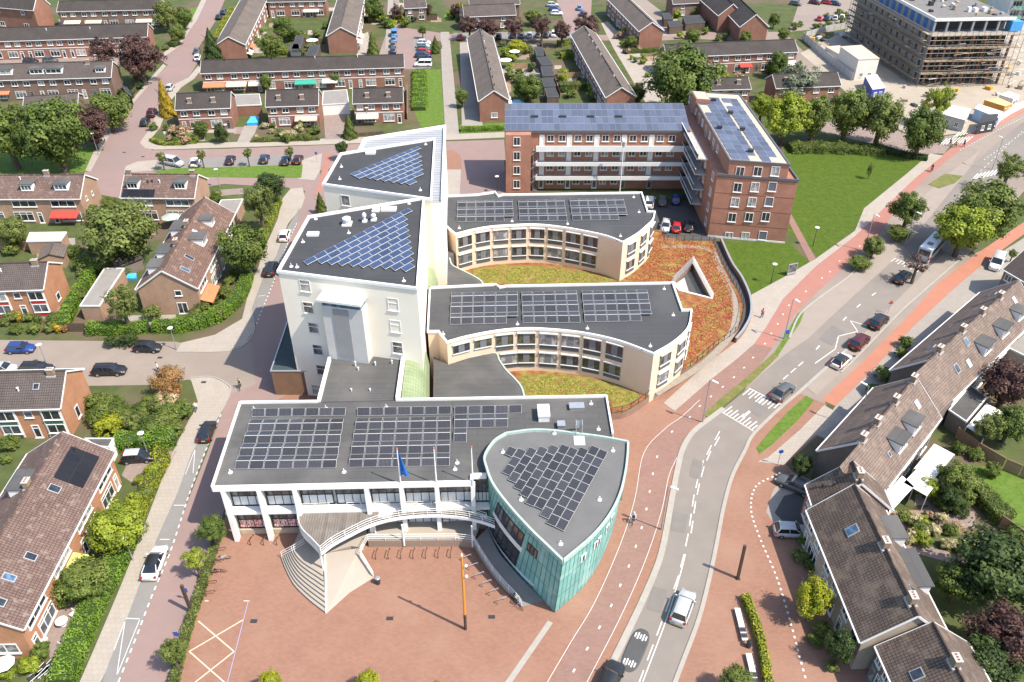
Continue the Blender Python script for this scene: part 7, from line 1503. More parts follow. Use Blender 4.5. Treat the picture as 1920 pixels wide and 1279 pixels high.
# ================================================================ vehicles
CARM = {k: mat('paint_'+k, c, 0.3, 0.03, 1.0, spec=0.6) for k, c in {'black': (0.02, 0.021, 0.024), 'grey': (0.09, 0.095, 0.1), 'silver': (0.42, 0.43, 0.44), 'white': (0.74, 0.74, 0.73), 'blue': (0.02, 0.05, 0.2), 'red': (0.42, 0.02, 0.02), 'darkred': (0.07, 0.012, 0.016), 'navy': (0.02, 0.035, 0.08), 'green': (0.04, 0.12, 0.1), 'skyblue': (0.08, 0.22, 0.42)}.items()}
rubber = mat('rubber', (0.02, 0.02, 0.02), 0.8, 0.1, 3); rimm = mat('wheel_rim', (0.4, 0.4, 0.41), 0.4, 0.05, 3, metal=0.6)
cglass = mat_glass('car_glass', (0.012, 0.014, 0.017), 0.05, 0.9, (0.022, 0.025, 0.03)); lampw = mat('lamp_clear', (0.26, 0.27, 0.28), 0.15, 0.02, 2); lampr = mat('lamp_red', (0.4, 0.01, 0.012), 0.25, 0.02, 2); plate = mat('plate_yellow', (0.65, 0.45, 0.03), 0.5, 0.02, 2)
def car_proto(st, gh, hgt, belt, wb, r, near):
    """st: stations (x, half width, top z); gh: greenhouse (x0 low, x1 low, x0 top, x1 top, half width low, half width top)"""
    t = bpy.data.objects.new('car', None); mb = MB(); rings = []
    for x, w, z in st: rings.append(mb.pts([(x, -w*0.9, 0.22), (x, -w, 0.42), (x, -w*1.0, max(0.45, z-0.14)), (x, -w*0.84, z), (x, w*0.84, z), (x, w, max(0.45, z-0.14)), (x, w, 0.42), (x, w*0.9, 0.22)]))
    for a, b in zip(rings[:-1], rings[1:]):
        for k in range(8): mb.f.append([a[k], a[(k+1) % 8], b[(k+1) % 8], b[k]][::-1])
    mb.f.append(rings[0][::-1][::-1]); mb.f.append(rings[-1][::-1]); parts = []
    def add(nm, m_, mm, smooth=False, par=None):
        o = bpy.data.objects.new(nm, m_.mesh(nm, mm, smooth)); o.parent = par or t; parts.append(o); return o
    add('body', mb, CARM['grey'], True)
    x0, x1, a0, a1, wl, wt = gh
    lo = [Vector(p) for p in ((x0, -wl, belt-0.03), (x1, -wl, belt-0.03), (x1, wl, belt-0.03), (x0, wl, belt-0.03))]; hi = [Vector(p) for p in ((a0, -wt, hgt), (a1, -wt, hgt), (a1, wt, hgt), (a0, wt, hgt))]
    g = MB(); i = g.pts(lo+hi)
    for k in range(4): g.f.append([i[k], i[(k+1) % 4], i[4+(k+1) % 4], i[4+k]])
    g.f.append(i[4:]); add('windows', g, cglass)
    rf = MB(); e = 0.05; n = 6; rows = []
    for k in range(n+1):
        u = k/n; x = a0-e+(a1-a0+2*e)*u; zz = hgt+0.035*math.sin(math.pi*u); rows.append(rf.pts([(x, -wt-e, zz-0.05), (x, -wt, zz+0.01), (x, 0, zz+0.03), (x, wt, zz+0.01), (x, wt+e, zz-0.05)]))
    for a, b in zip(rows[:-1], rows[1:]):
        for k in range(4): rf.f.append([a[k], b[k], b[k+1], a[k+1]][::-1])
    add('roof', rf, CARM['grey'], True)
    pl = MB(); mid = [(lo[0]+lo[1])/2+Vector((0.1, 0, 0)), (hi[0]+hi[1])/2+Vector((0.1, 0, 0))]
    for k in range(4): pl.beam(lo[k]+Vector((0, 0, 0.02)), hi[k], 0.07, 0.06)
    for s_ in (1, -1): pl.beam((mid[0].x, mid[0].y*s_*1.0, mid[0].z), (mid[1].x, mid[1].y*s_, mid[1].z), 0.07, 0.05)
    add('pillars', pl, CARM['grey'])
    W = st[len(st)//2][1]
    for sx in (wb, -wb):
        for s_ in (-1, 1):
            w = MB(); w.tube((sx, s_*(W-0.2), r), (sx, s_*(W+0.015), r), r, 14); wo = add('wheel', w, rubber)
            w = MB(); w.tube((sx, s_*(W+0.01), r), (sx, s_*(W+0.03), r), r*0.62, 10); add('rim', w, rimm, False, wo)
    if near:
        xf, wf, zf = st[-2]; xr, wr, zr_ = st[1]
        for s_ in (-1, 1):
            m_ = MB(); m_.obox((xf+0.02, s_*wf*0.8), (1, 0), 0.13, 0.15, zf-0.12, zf+0.008); add('headlight', m_, lampw)
            m_ = MB(); m_.obox((xr-0.03, s_*wr*0.86), (1, 0), 0.10, 0.13, zr_-0.2, zr_+0.02); add('taillight', m_, lampr)
            m_ = MB(); m_.obox((x1-0.35, s_*(wl+0.2)), (1, 0), 0.07, 0.11, belt-0.02, belt+0.14); add('mirror', m_, CARM['grey'])
        m_ = MB(); m_.obox((st[0][0]-0.01, 0), (1, 0), 0.02, 0.26, 0.5, 0.62); add('number_plate', m_, plate)
    return t, parts
def stn(L, w, hood, belt, boot): h = L/2; return [(-h, w*0.82, boot-0.2), (-h+0.1, w*0.94, boot-0.05), (-h+0.45, w*0.98, boot), (-h+1.0, w, belt), (0, w, belt), (h*0.42, w, belt), (h*0.56, w*0.99, belt-0.03), (h*0.82, w*0.95, hood), (h-0.1, w*0.86, hood-0.16), (h, w*0.74, hood-0.32)]
SPEC = {'hatch': (stn(4.05, 0.88, 0.82, 0.95, 0.93), (-1.88, 1.02, -1.45, 0.3, 0.8, 0.6), 1.46, 0.95, 1.25, 0.31),
        'sedan': (stn(4.75, 0.92, 0.82, 0.95, 0.93), (-1.85, 1.15, -1.05, 0.4, 0.82, 0.6), 1.42, 0.95, 1.42, 0.33),
        'estate': (stn(4.8, 0.92, 0.84, 0.97, 0.95), (-2.2, 1.15, -1.85, 0.45, 0.82, 0.62), 1.47, 0.97, 1.42, 0.33),
        'suv': (stn(4.5, 0.93, 0.98, 1.1, 1.08), (-2.05, 1.1, -1.75, 0.4, 0.84, 0.66), 1.66, 1.1, 1.35, 0.36),
        'van': (stn(5.0, 0.96, 1.0, 1.15, 1.12), (-2.42, 1.5, -2.35, 0.85, 0.9, 0.8), 1.92, 1.15, 1.5, 0.34)}
PROTO = {(k, n): car_proto(*v, n) for k, v in SPEC.items() for n in (True, False)}
def car(cx, cy, dx, dy, kind, col, label, near=True, roof=None, group=None, sc=1.0):
    t, parts = PROTO[(kind, near)]; p = P(cx, cy, 0.7); d = P(cx+dx, cy+dy)-P(cx, cy); r = t.copy(); COL.objects.link(r)
    r.location = (p.x, p.y, 0.035); r.rotation_euler = (0, 0, math.atan2(d.y, d.x)); r.scale = (sc, sc, sc); tag(r, label, 'car', group); r.name = 'van' if kind == 'van' else 'car'; mp = {}
    if kind == 'van': r['category'] = 'van'
    for o in parts:
        c = o.copy(); COL.objects.link(c); c.parent = mp.get(o.parent, r); mp[o] = c
        if o.name.split('.')[0] in ('body', 'roof', 'pillars', 'mirror'): paint(c, CARM[roof] if (roof and o.name.startswith('roof')) else CARM[col])
    return r
CARS = [(1468, 733, 30, -26, 'sedan', 'grey', 'dark grey saloon driving over the comb-marked hump'), (1578, 675, 30, -28, 'hatch', 'white', 'white car with black roof parked on the main road', True, 'black'), (1612, 640, 30, -28, 'suv', 'darkred', 'dark red car parked between white and black cars'), (1648, 602, 30, -27, 'suv', 'black', 'black car parked foremost beside the zigzag line'), (1693, 518, 30, -26, 'sedan', 'black', 'black saloon driving behind the minibus'),
 (1281, 1138, 22, -60, 'suv', 'silver', 'silver hatchback driving on the lower bend of the road', True, None), (1143, 1276, 25, -55, 'estate', 'black', 'black car cut by the bottom edge of the photo'), (1492, 908, -36, -16, 'estate', 'grey', 'grey car parked under the eaves of the right terrace'), (1484, 994, 40, 2, 'hatch', 'silver', 'silver car with dark sunroof on the shaded driveway'), (1869, 492, -12, 24, 'van', 'white', 'white van parked beside the dark house at the right', True, 'silver'),
 (290, 1053, 20, -52, 'sedan', 'white', 'long white saloon with black glass roof on the left street', True, 'black'), (388, 807, 15, -40, 'hatch', 'black', 'black hatchback parked left of the front wing'), (258, 855, 40, -3, 'hatch', 'black', 'black car with silver roof in the hedge driveway', True, 'silver'), (508, 503, 13, -36, 'suv', 'black', 'black car parked beside the tower corner'), (534, 440, 14, -36, 'hatch', 'white', 'white car parked on the street left of the tower'),
 (38, 652, 40, -1, 'hatch', 'blue', 'blue hatchback at the left side street'), (276, 650, 40, 1, 'hatch', 'black', 'black hatchback near the round street lamp'), (204, 693, 40, -1, 'estate', 'black', 'black estate car in the middle of the side street'), (68, 690, 40, 0, 'estate', 'black', 'black car half behind the orange-brick house roof'), (4, 690, 40, 0, 'hatch', 'silver', 'silver car cut by the left edge of the photo')]
for c in CARS: car(*c)
FAR = [(324, 304, 30, 6, 'van', 'silver', 'silver van leftmost in the upper parking strip'), (366, 303, 8, -18, 'hatch', 'white', 'small white car in the upper parking strip'), (432, 299, 8, -20, 'hatch', 'black', 'black car third from left in the upper parking strip'), (496, 297, 8, -20, 'hatch', 'navy', 'dark car fourth from left in the upper parking strip'), (536, 300, 8, -18, 'hatch', 'navy', 'dark blue car beside the fourth parking tree'), (559, 298, 8, -18, 'hatch', 'darkred', 'dark red car rightmost in the upper parking strip'),
 (285, 211, 12, -20, 'suv', 'darkred', 'red-brown car parked on the diagonal street'), (272, 228, 12, -20, 'hatch', 'black', 'black car below the red-brown car on the diagonal street'), (318, 163, 12, -20, 'hatch', 'silver', 'silver car near the golden conifer'), (370, 107, 4, -18, 'hatch', 'white', 'white car parked at the street bend'), (369, 95, 4, -18, 'hatch', 'grey', 'grey car behind the white car at the street bend'), (419, 22, 8, -18, 'hatch', 'navy', 'dark blue car at the top of the diagonal street'), (410, 31, 8, -18, 'hatch', 'black', 'black car at the top of the diagonal street'), (57, 114, 30, 0, 'hatch', 'black', 'black car before the long terrace at the top left'), (94, 112, 30, 0, 'hatch', 'grey', 'grey car before the long terrace at the top left'),
 (795, 79, 30, 0, 'hatch', 'white', 'white car farthest in the parking column'), (793, 85, 30, 0, 'hatch', 'silver', 'silver car second farthest in the parking column'), (794, 90, 30, 0, 'hatch', 'green', 'teal car in the parking column'), (795, 96, 30, 0, 'hatch', 'red', 'red car in the parking column'), (793, 103, 30, 0, 'estate', 'navy', 'dark car behind the red car in the parking column'), (795, 110, 30, 0, 'hatch', 'black', 'black car next to the white van in the parking column'), (793, 120, -30, 0, 'van', 'white', 'white van nearest in the parking column'),
 (739, 62, 0, -20, 'van', 'skyblue', 'bright blue van by the far footpath'), (738, 73, 0, -20, 'hatch', 'skyblue', 'blue car behind the bright blue van'), (737, 83, 0, -20, 'hatch', 'grey', 'grey car third along the far footpath'), (737, 94, 0, -20, 'hatch', 'navy', 'dark car nearest along the far footpath'),
 (862, 69, 2, -12, 'hatch', 'red', 'red car leftmost in the far car park'), (935, 68, 2, -12, 'hatch', 'black', 'black car in the far car park beside the terrace'), (962, 66, 2, -12, 'hatch', 'navy', 'navy car in the far car park'), (978, 66, 2, -12, 'hatch', 'grey', 'grey car in the middle of the far car park'), (993, 65, 2, -12, 'hatch', 'silver', 'silver car in the middle of the far car park'), (1009, 65, 2, -12, 'hatch', 'grey', 'grey car right of centre in the far car park'), (1024, 65, 2, -12, 'hatch', 'black', 'black car second from right in the far car park'), (1039, 63, 2, -12, 'suv', 'white', 'white car rightmost in the far car park'),
 (1036, 8, 30, 0, 'hatch', 'silver', 'silver car topmost by the far street'), (1040, 16, 30, 0, 'hatch', 'blue', 'blue car in the stack by the far street'), (1044, 24, 30, 0, 'hatch', 'white', 'white car nearest by the far street'), (1087, 14, 3, -20, 'hatch', 'skyblue', 'sky blue car on the far street'), (1092, 25, 3, -20, 'hatch', 'blue', 'dark blue car behind the sky blue car on the far street'),
 (1218, 378, 3, -20, 'suv', 'white', 'white car in the shaded courtyard of the flats'), (1243, 375, 3, -20, 'hatch', 'grey', 'grey car in the courtyard next to the blue car'), (1268, 372, 3, -20, 'hatch', 'blue', 'blue car in the courtyard of the flats'), (1248, 423, -4, 20, 'hatch', 'silver', 'grey-blue car nearest the sedum roof in the courtyard'), (1269, 424, 3, -20, 'hatch', 'red', 'red car in the courtyard of the flats'), (1292, 423, 3, -20, 'hatch', 'black', 'black car beside the red car in the courtyard'),
 (1537, 34, 3, -12, 'hatch', 'red', 'red car at the fence of the building site'), (1552, 34, 3, -12, 'hatch', 'navy', 'navy car at the fence of the building site'), (1566, 33, 3, -12, 'hatch', 'silver', 'silver car at the fence of the building site'), (1579, 31, 3, -12, 'hatch', 'white', 'white car at the fence of the building site'), (1590, 30, 3, -12, 'hatch', 'grey', 'grey car at the fence of the building site'), (1492, 6, 20, 3, 'hatch', 'grey', 'grey car in the topmost car park'), (1528, 4, 20, 3, 'hatch', 'darkred', 'dark red car in the topmost car park'), (1551, 4, 20, 3, 'hatch', 'red', 'bright red car in the topmost car park'), (1566, 6, 20, 3, 'hatch', 'navy', 'navy car in the topmost car park')]
for c in FAR: car(*c[:7], near=c[1] > 250)
# minibus seen from behind
b_ = P(1728, 492); bd_ = (P(1752, 466)-P(1728, 492)).normalized(); bus = thing('minibus', 'white minibus with dark rear window standing at the bus stop under the tree', 'bus', (b_.x, b_.y, 0.03), math.atan2(bd_.y, bd_.x))
def lp(nm, m_, mm, par, smooth=False): return part_l(nm, m_, mm, par, smooth)
m_ = MB(); m_.prism([(-0.2, -1.0), (-0.05, -1.12), (7.3, -1.12), (7.55, -0.95), (7.55, 0.95), (7.3, 1.12), (-0.05, 1.12), (-0.2, 1.0)], 0.35, 2.75, cap0=True); lp('body', m_, CARM['silver'], bus)
m_ = MB(); m_.box(0.0, 7.3, -1.02, 1.02, 2.751, 2.85); lp('roof', m_, CARM['white'], bus)
m_ = MB(); m_.box(-0.23, -0.19, -0.92, 0.92, 1.45, 2.5); lp('rear_window', m_, cglass, bus)
for s_ in (-1, 1):
    for k in range(5): m_ = MB(); m_.box(0.35+k*1.35, 1.55+k*1.35, s_*1.13-0.01, s_*1.13+0.01, 1.45, 2.45); lp('side_window', m_, cglass, bus)
    for x in (1.4, 5.9): m_ = MB(); m_.tube((x, s_*0.85, 0.4), (x, s_*1.14, 0.4), 0.4, 14); lp('wheel', m_, rubber, bus)
    m_ = MB(); m_.box(-0.23, -0.18, s_*0.95-0.08, s_*0.95+0.08, 0.7, 1.3); lp('taillight', m_, lampr, bus)
for k in (1.6, 4.6): m_ = MB(); m_.box(k, k+0.9, -0.45, 0.45, 2.852, 2.97); lp('roof_hatch', m_, CARM['grey'], bus)
m_ = MB(); m_.box(1.2, 3.6, -0.7, 0.7, 2.86, 3.02); lp('roof_unit', m_, CARM['white'], bus) if False else None
# ================================================================ lamps, masts, street furniture
lampg = mat('lamp_white', (0.68, 0.68, 0.66), 0.4, 0.03, 2); galv = mat('galvanised', (0.33, 0.34, 0.35), 0.5, 0.08, 2, metal=0.4); rust = mat('rust_brown', (0.07, 0.045, 0.038), 0.7, 0.15, 2)
def disc_lamp(x, y, h, label, dark=False):
    c = P(x, y); t = thing('street_lamp', label, 'street lamp', (c.x, c.y, 0)); m = MATS['steel_dark'] if dark else galv
    mb = MB(); mb.tube((0, 0, 0), (0, 0, 1.0), 0.09, 8); mb.tube((0, 0, 1.0), (0, 0, h), 0.06, 8, 0.045); part_l('pole', mb, m, t)
    mb = MB(); mb.tube((0, 0, h), (0, 0, h+0.12), 0.34, 14, 0.42); mb.tube((0, 0, h+0.12), (0, 0, h+0.24), 0.42, 14, 0.15); part_l('lamp_head', mb, lampg, t)
def arm_lamp(x, y, h, label, ax, ay):
    c = P(x, y); d = (P(x+ax, y+ay)-P(x, y)).normalized(); t = thing('street_lamp', label, 'street lamp', (c.x, c.y, 0), math.atan2(d.y, d.x))
    mb = MB(); mb.tube((0, 0, 0), (0, 0, 1.2), 0.11, 8); mb.tube((0, 0, 1.2), (0, 0, h), 0.075, 8, 0.055); mb.tube((0, 0, h), (0.5, 0, h+0.08), 0.045, 6); part_l('pole', mb, galv, t)
    mb = MB(); mb.prism([(0.3, -0.15), (1.15, -0.12), (1.25, 0), (1.15, 0.12), (0.3, 0.15)], h+0.04, h+0.16, cap0=True); part_l('lamp_head', mb, lampg, t)
for a in ((331, 656, 4.0, 'round-headed lamp at the hedge corner of the side street'), (250, 1051, 4.0, 'round-headed lamp beside the bright left hedge'), (279, 856, 4.0, 'slim lamp beside the silver-roofed car') , (90, 688, 4.0, 'round-headed lamp beside the black car on the side street'), (185, 291, 5.0, 'lamp on the upper left lawn'), (116, 322, 4.0, 'lamp at the left lawn above the red awning house'), (412, 352, 4.0, 'lamp by the grass strip left of the tower'), (429, 266, 4.0, 'lamp post at the pavement before the left pair of houses'), (690, 233, 4.0, 'lamp near the pointed conifer')): disc_lamp(*a[:3], a[3])
disc_lamp(1445, 532, 3.8, 'dark lamp on the small lawn beside the flats', True); disc_lamp(1524, 462, 3.8, 'dark lamp on the edge of the big park lawn', True); disc_lamp(932, 362, 3.6, 'round lamp beside the end wall of the flats', True)
arm_lamp(1317, 792, 7.4, 'tall road lamp beside the near cycle path bend', 20, 10); arm_lamp(1240, 993, 7.2, 'tall road lamp beside the copper-clad wing', 16, 6); arm_lamp(1470, 635, 7.3, 'tall road lamp on the grass wedge by the bus bay', 20, 12); arm_lamp(1620, 470, 7.3, 'tall road lamp beside the roadside bush', 20, 12); arm_lamp(1696, 462, 7.0, 'tall road lamp left of the minibus', 20, 10); arm_lamp(1605, 800, 7.0, 'tall road lamp in front of the middle right terrace', -20, -10); arm_lamp(1860, 318, 7.0, 'tall road lamp at the far crossing', -20, -10)
c = P(1161, 372); mast = thing('camera_mast', 'tall white mast with round camera head before the flats', 'mast', (c.x, c.y, 0)); mb = MB(); mb.tube((0, 0, 0), (0, 0, 12), 0.12, 8, 0.08); part_l('pole', mb, lampg, mast); mb = MB(); mb.sphere((0, 0, 12.2), 0.5, 10, 6, 0.8); part_l('camera_head', mb, lampg, mast); mb = MB(); mb.tube((0, 0, 11.2), (0, 0, 11.7), 0.35, 10); part_l('collar', mb, galv, mast)
c = P(873, 1180); om = thing('orange_mast', 'tall orange pole with dark foot standing on the square', 'mast', (c.x, c.y, 0)); mb = MB(); mb.tube((0, 0, 0), (0, 0, 2.6), 0.16, 10); part_l('foot', mb, rust, om); mb = MB(); mb.tube((0, 0, 2.6), (0, 0, 11.8), 0.15, 10, 0.11); part_l('shaft', mb, mat('mast_orange', (0.62, 0.24, 0.035), 0.5, 0.08, 1.5), om)
mb = MB(); mb.tube((0, 0, 11.8), (0, 0, 12.1), 0.13, 8, 0.05); part_l('cap', mb, lampg, om)
for k, z_ in enumerate((8.8, 10.4)): mb = MB(); mb.sphere((0.38, -0.1, z_), 0.17, 8, 5); part_l('spotlight', mb, lampg, om)
def slab_post(x, y, h, tx, ty, label):
    c = P(x, y); q = P(tx, ty, h); t = thing('marker_post', label, 'post', (c.x, c.y, 0)); mb = MB(); mb.beam((0, 0, 0), (q.x-c.x, q.y-c.y, h), 0.28, 0.28); part_l('post', mb, rust, t); mb = MB(); mb.obox((0, 0), (1, 0), 0.25, 0.25, 0.0, 0.06); part_l('base_plate', mb, MATS['steel_dark'], t)
slab_post(1383, 1085, 5.4, 1397, 1023, 'dark square post on the brick verge right of the road'); slab_post(359, 1148, 4.6, 340, 1098, 'dark square post beside the thin hedge on the left')
c = P(709, 1094); bn_ = thing('litter_bin', 'black litter bin at the foot of the pale ramp', 'bin', (c.x, c.y, 0)); mb = MB(); mb.tube((0, 0, 0), (0, 0, 0.95), 0.26, 12, 0.3); part_l('bin_body', mb, MATS['steel_dark'], bn_); mb = MB(); mb.tube((0, 0, 0.95), (0, 0, 1.05), 0.31, 12, 0.2); part_l('lid', mb, galv, bn_)
# bicycle racks: shared bent-tube hoops
mb = MB(); mb.path([(-0.55, 0, 0), (-0.55, 0, 0.78), (0.45, 0, 0.78), (0.45, 0, 0.5)], 0.045, 6); rack_me = mb.mesh('bicycle_rack', galv)
def rack(x, y, rz, label, group, m=None):
    c = P(x, y); o = bpy.data.objects.new('bicycle_rack', rack_me); link(o); o.location = (c.x, c.y, 0.02); o.rotation_euler = (0, 0, rz); tag(o, label, 'bicycle rack', group); paint(o, m or rust)
ordn = ['first', 'second', 'third', 'fourth', 'fifth', 'sixth', 'seventh']
for k in range(7): rack(707+k*23.2, 1042-k*0.4, 1.45, ordn[k]+' rack from the left in the row below the terrace wall', 'racks below the terrace wall')
for k, (x, y) in enumerate(((877, 1050), (889, 1066), (900, 1083), (914, 1098), (927, 1114), (942, 1130))): rack(x, y, 0.45, ordn[k]+' rack from the top in the slanting row by the ramp', 'racks beside the ramp', galv)
for k in range(3): rack(474+k*24.5, 1016, 1.4, ordn[k]+' rack from the left before the white columns', 'racks before the columns')
for k, (x, y) in enumerate(((417, 1036), (413, 1058), (408, 1077), (400, 1098), (397, 1117))): rack(x, y, 0.2, ordn[k]+' rack from the top along the thin hedge', 'racks along the thin hedge')
# bicycles
def bike_meshes():
    w = MB(); n = 16
    for k in range(n):
        a, b = 2*math.pi*k/n, 2*math.pi*(k+1)/n; w.tube((0.34*math.cos(a), 0, 0.34+0.34*math.sin(a)), (0.34*math.cos(b), 0, 0.34+0.34*math.sin(b)), 0.022, 5, cap=False)
    for k in range(6): a = math.pi*k/6; w.tube((0.33*math.cos(a), 0, 0.34+0.33*math.sin(a)), (-0.33*math.cos(a), 0, 0.34-0.33*math.sin(a)), 0.004, 3, cap=False)
    f = MB(); bb, st_, hd_, rr = (0, 0, 0.3), (-0.2, 0, 0.85), (0.42, 0, 0.85), (-0.52, 0, 0.34)
    for a, b in ((bb, st_), (bb, hd_), (st_, hd_), (rr, bb), (rr, st_), (hd_, (0.54, 0, 0.34)), (st_, (-0.22, 0, 0.95)), (hd_, (0.4, 0, 1.05))): f.tube(a, b, 0.02, 5)
    h = MB(); h.path([(0.3, -0.3, 1.05), (0.4, 0, 1.07), (0.3, 0.3, 1.05)], 0.018, 5)
    s_ = MB(); s_.prism([(-0.36, -0.1), (-0.36, 0.1), (-0.06, 0.03), (-0.06, -0.03)], 0.95, 1.0, cap0=True)
    return w.mesh('wheel', rubber), f.mesh('frame', MATS['steel_dark']), h.mesh('handlebar', galv), s_.mesh('saddle', rubber)
BK = bike_meshes()
def bike(p, rz, label, lean=0.0, col=None):
    t = thing('bicycle', label, 'bicycle', (p.x, p.y, 0.03), rz); t.rotation_euler = (lean, 0, rz)
    for x in (-0.52, 0.54): lpart('wheel', BK[0], t, (x, 0, 0))
    lpart('frame', BK[1], t, m=col); lpart('handlebar', BK[2], t); lpart('saddle', BK[3], t); return t
bike(P(419, 1050), 0.25, 'white bicycle leaning at the upper racks by the hedge', 0.25, lampg); bike(P(411, 1074), 0.1, 'black bicycle leaning at the middle racks by the hedge', 0.25); bike(P(972, 1137), -0.9, 'blue bicycle parked at the foot of the ramp railing', 0.1, CARM['blue']); bike(P(966, 1128), -0.8, 'grey bicycle behind the blue one at the ramp railing', -0.1)
bike(P(1563, 823), 0.4, 'dark bicycle parked at the kerb before the middle right terrace', 0.15)
# people: one skinned body each
skin_m = mat('skin', (0.5, 0.3, 0.22), 0.6, 0.03, 3); hair_m = mat('hair_brown', (0.06, 0.04, 0.025), 0.7, 0.1, 4)
def body(name, joints, edges, rad, m):
    me = bpy.data.meshes.new(name); me.from_pydata(joints, edges, []); o = bpy.data.objects.new(name, me); COL.objects.link(o); o.modifiers.new('skin', 'SKIN'); o.modifiers.new('sub', 'SUBSURF').levels = 1
    for i, v in enumerate(me.skin_vertices[0].data): v.radius = (rad[i], rad[i]); v.use_root = (i == 0)
    dg = bpy.context.evaluated_depsgraph_get(); r = bpy.data.meshes.new_from_object(o.evaluated_get(dg)); bpy.data.objects.remove(o); r.materials.clear(); r.materials.append(m); r.polygons.foreach_set('use_smooth', [True]*len(r.polygons)); return r
def person(p, z, rz, pose, top, legs, label, hat=None):
    if pose == 'cycle':
        J = [(-0.2, 0, 1.02), (-0.12, 0, 1.25), (0.02, 0, 1.5), (0.06, 0, 1.6), (-0.18, -0.1, 1.0), (0.2, -0.11, 0.92), (0.02, -0.1, 0.5), (0.16, -0.1, 0.45), (-0.18, 0.1, 1.0), (0.26, 0.11, 0.75), (0.08, 0.1, 0.3), (0.22, 0.1, 0.26), (0.0, -0.19, 1.45), (0.2, -0.26, 1.22), (0.34, -0.27, 1.08), (0.0, 0.19, 1.45), (0.2, 0.26, 1.22), (0.34, 0.27, 1.08)]; hc = (0.1, 0, 1.74)
    else:
        J = [(0, 0, 0.95), (0, 0, 1.15), (0, 0, 1.4), (0, 0, 1.5), (0, -0.09, 0.9), (0.12, -0.1, 0.5), (0.2, -0.1, 0.08), (0.32, -0.1, 0.04), (0, 0.09, 0.9), (-0.06, 0.1, 0.5), (-0.24, 0.1, 0.12), (-0.12, 0.1, 0.04), (0, -0.2, 1.37), (-0.08, -0.25, 1.1), (0.04, -0.25, 0.86), (0, 0.2, 1.37), (0.08, 0.25, 1.1), (0.18, 0.25, 0.88)]; hc = (0.02, 0, 1.64)
    E_ = [(0, 1), (1, 2), (2, 3), (0, 4), (4, 5), (5, 6), (6, 7), (0, 8), (8, 9), (9, 10), (10, 11), (2, 12), (12, 13), (13, 14), (2, 15), (15, 16), (16, 17)]
    R_ = [0.15, 0.14, 0.17, 0.06, 0.1, 0.07, 0.05, 0.04, 0.1, 0.07, 0.05, 0.04, 0.07, 0.05, 0.035, 0.07, 0.05, 0.035]
    t = thing('person', label, 'person', (p.x, p.y, z), rz); lpart('body', body('body', J, E_, R_, top), t)
    lb_ = MB()
    for a, b in ((4, 5), (5, 6), (8, 9), (9, 10)): lb_.tube(J[a], J[b], R_[a]*1.12, 8, R_[b]*1.15)
    part_l('trousers', lb_, legs, t, True)
    mb = MB(); mb.sphere(hc, 0.115, 10, 7, 1.2); part_l('head', mb, skin_m, t, True); mb = MB(); mb.sphere((hc[0]-0.03, hc[1], hc[2]+0.04), 0.118, 10, 6, 1.05); part_l('hair', mb, hat or hair_m, t, True)
cl = lambda n, c: mat('cloth_'+n, c, 0.8, 0.06, 3)
def cyclist(x, y, dx, dy, top, lb1, lb2, hat=None):
    p = P(x, y); d = P(x+dx, y+dy)-p; rz = math.atan2(d.y, d.x); bike(p, rz, lb2); person(p, 0.03, rz, 'cycle', top, cl('navy', (0.03, 0.035, 0.06)), lb1, hat)
cyclist(1187, 980, -12, 40, cl('pale', (0.6, 0.58, 0.55)), 'person in a pale top and white cap cycling past the copper-clad wing', 'dark bicycle ridden past the copper-clad wing', lampg); cyclist(451, 728, -6, 30, cl('khaki', (0.35, 0.3, 0.18)), 'person in khaki cycling on the street beside the tower shadow', 'dark bicycle ridden beside the tower shadow'); cyclist(1746, 322, -20, 14, cl('dark', (0.05, 0.05, 0.06)), 'person in dark clothes cycling along the park edge', 'dark bicycle ridden along the park edge')
for (x, y, dx, dy, c_, n_, lb_) in ((298, 697, 20, -6, (0.6, 0.58, 0.55), 'white', 'person in a white top walking by the russet bush'), (369, 772, 6, 26, (0.62, 0.6, 0.58), 'offwhite', 'person in white walking on the rounded pale pavement'), (1428, 596, 12, -20, (0.6, 0.16, 0.16), 'coral', 'person in a coral top walking on the pale footway'), (1780, 274, 20, -4, (0.06, 0.06, 0.07), 'black', 'person in black waiting at the far crossing'), (1806, 276, 20, -4, (0.05, 0.06, 0.1), 'ink', 'person in dark blue at the far crossing'), (1791, 277, 20, 0, (0.6, 0.45, 0.05), 'yellow', 'person in a yellow vest at the far crossing'), (828, 92, 0, -10, (0.5, 0.2, 0.2), 'rose', 'person in a rose top on the long footpath'), (1480, 520, 10, 0, (0, 0, 0), '', '')):
    if lb_: p = P(x, y); d = P(x+dx, y+dy)-p; person(p, 0.04, math.atan2(d.y, d.x), 'walk', cl(n_, c_), cl('denim', (0.06, 0.08, 0.14)), lb_)
# benches, signs, shelters
def bench(a, b, label):
    A, B = P(*a), P(*b); c = (A+B)/2; d = (B-A).normalized(); L = (B-A).length; t = thing('bench', label, 'bench', (c.x, c.y, 0), math.atan2(d.y, d.x)); n = 3
    for k in range(n): mb = MB(); mb.box(-L/2, L/2, -0.3+k*0.21, -0.12+k*0.21, 0.42, 0.5); part_l('seat_slab', mb, mat('bench_white', (0.55, 0.53, 0.5), 0.7, 0.06, 1), t)
    for x in (-L*0.38, 0, L*0.38): mb = MB(); mb.box(x-0.12, x+0.12, -0.26, 0.28, 0, 0.418); part_l('leg', mb, MATS['concrete'], t)
    for x in (L*0.18, L*0.36): mb = MB(); mb.box(x-0.25, x+0.25, -0.28, 0.3, 0.502, 0.54); mb2 = part_l('armrest', mb, MATS['steel_dark'], t)
bench((1381, 1145), (1396, 1206), 'upper white bench beside the clipped narrow hedge'); bench((1402, 1230), (1416, 1290), 'lower white bench beside the clipped narrow hedge')
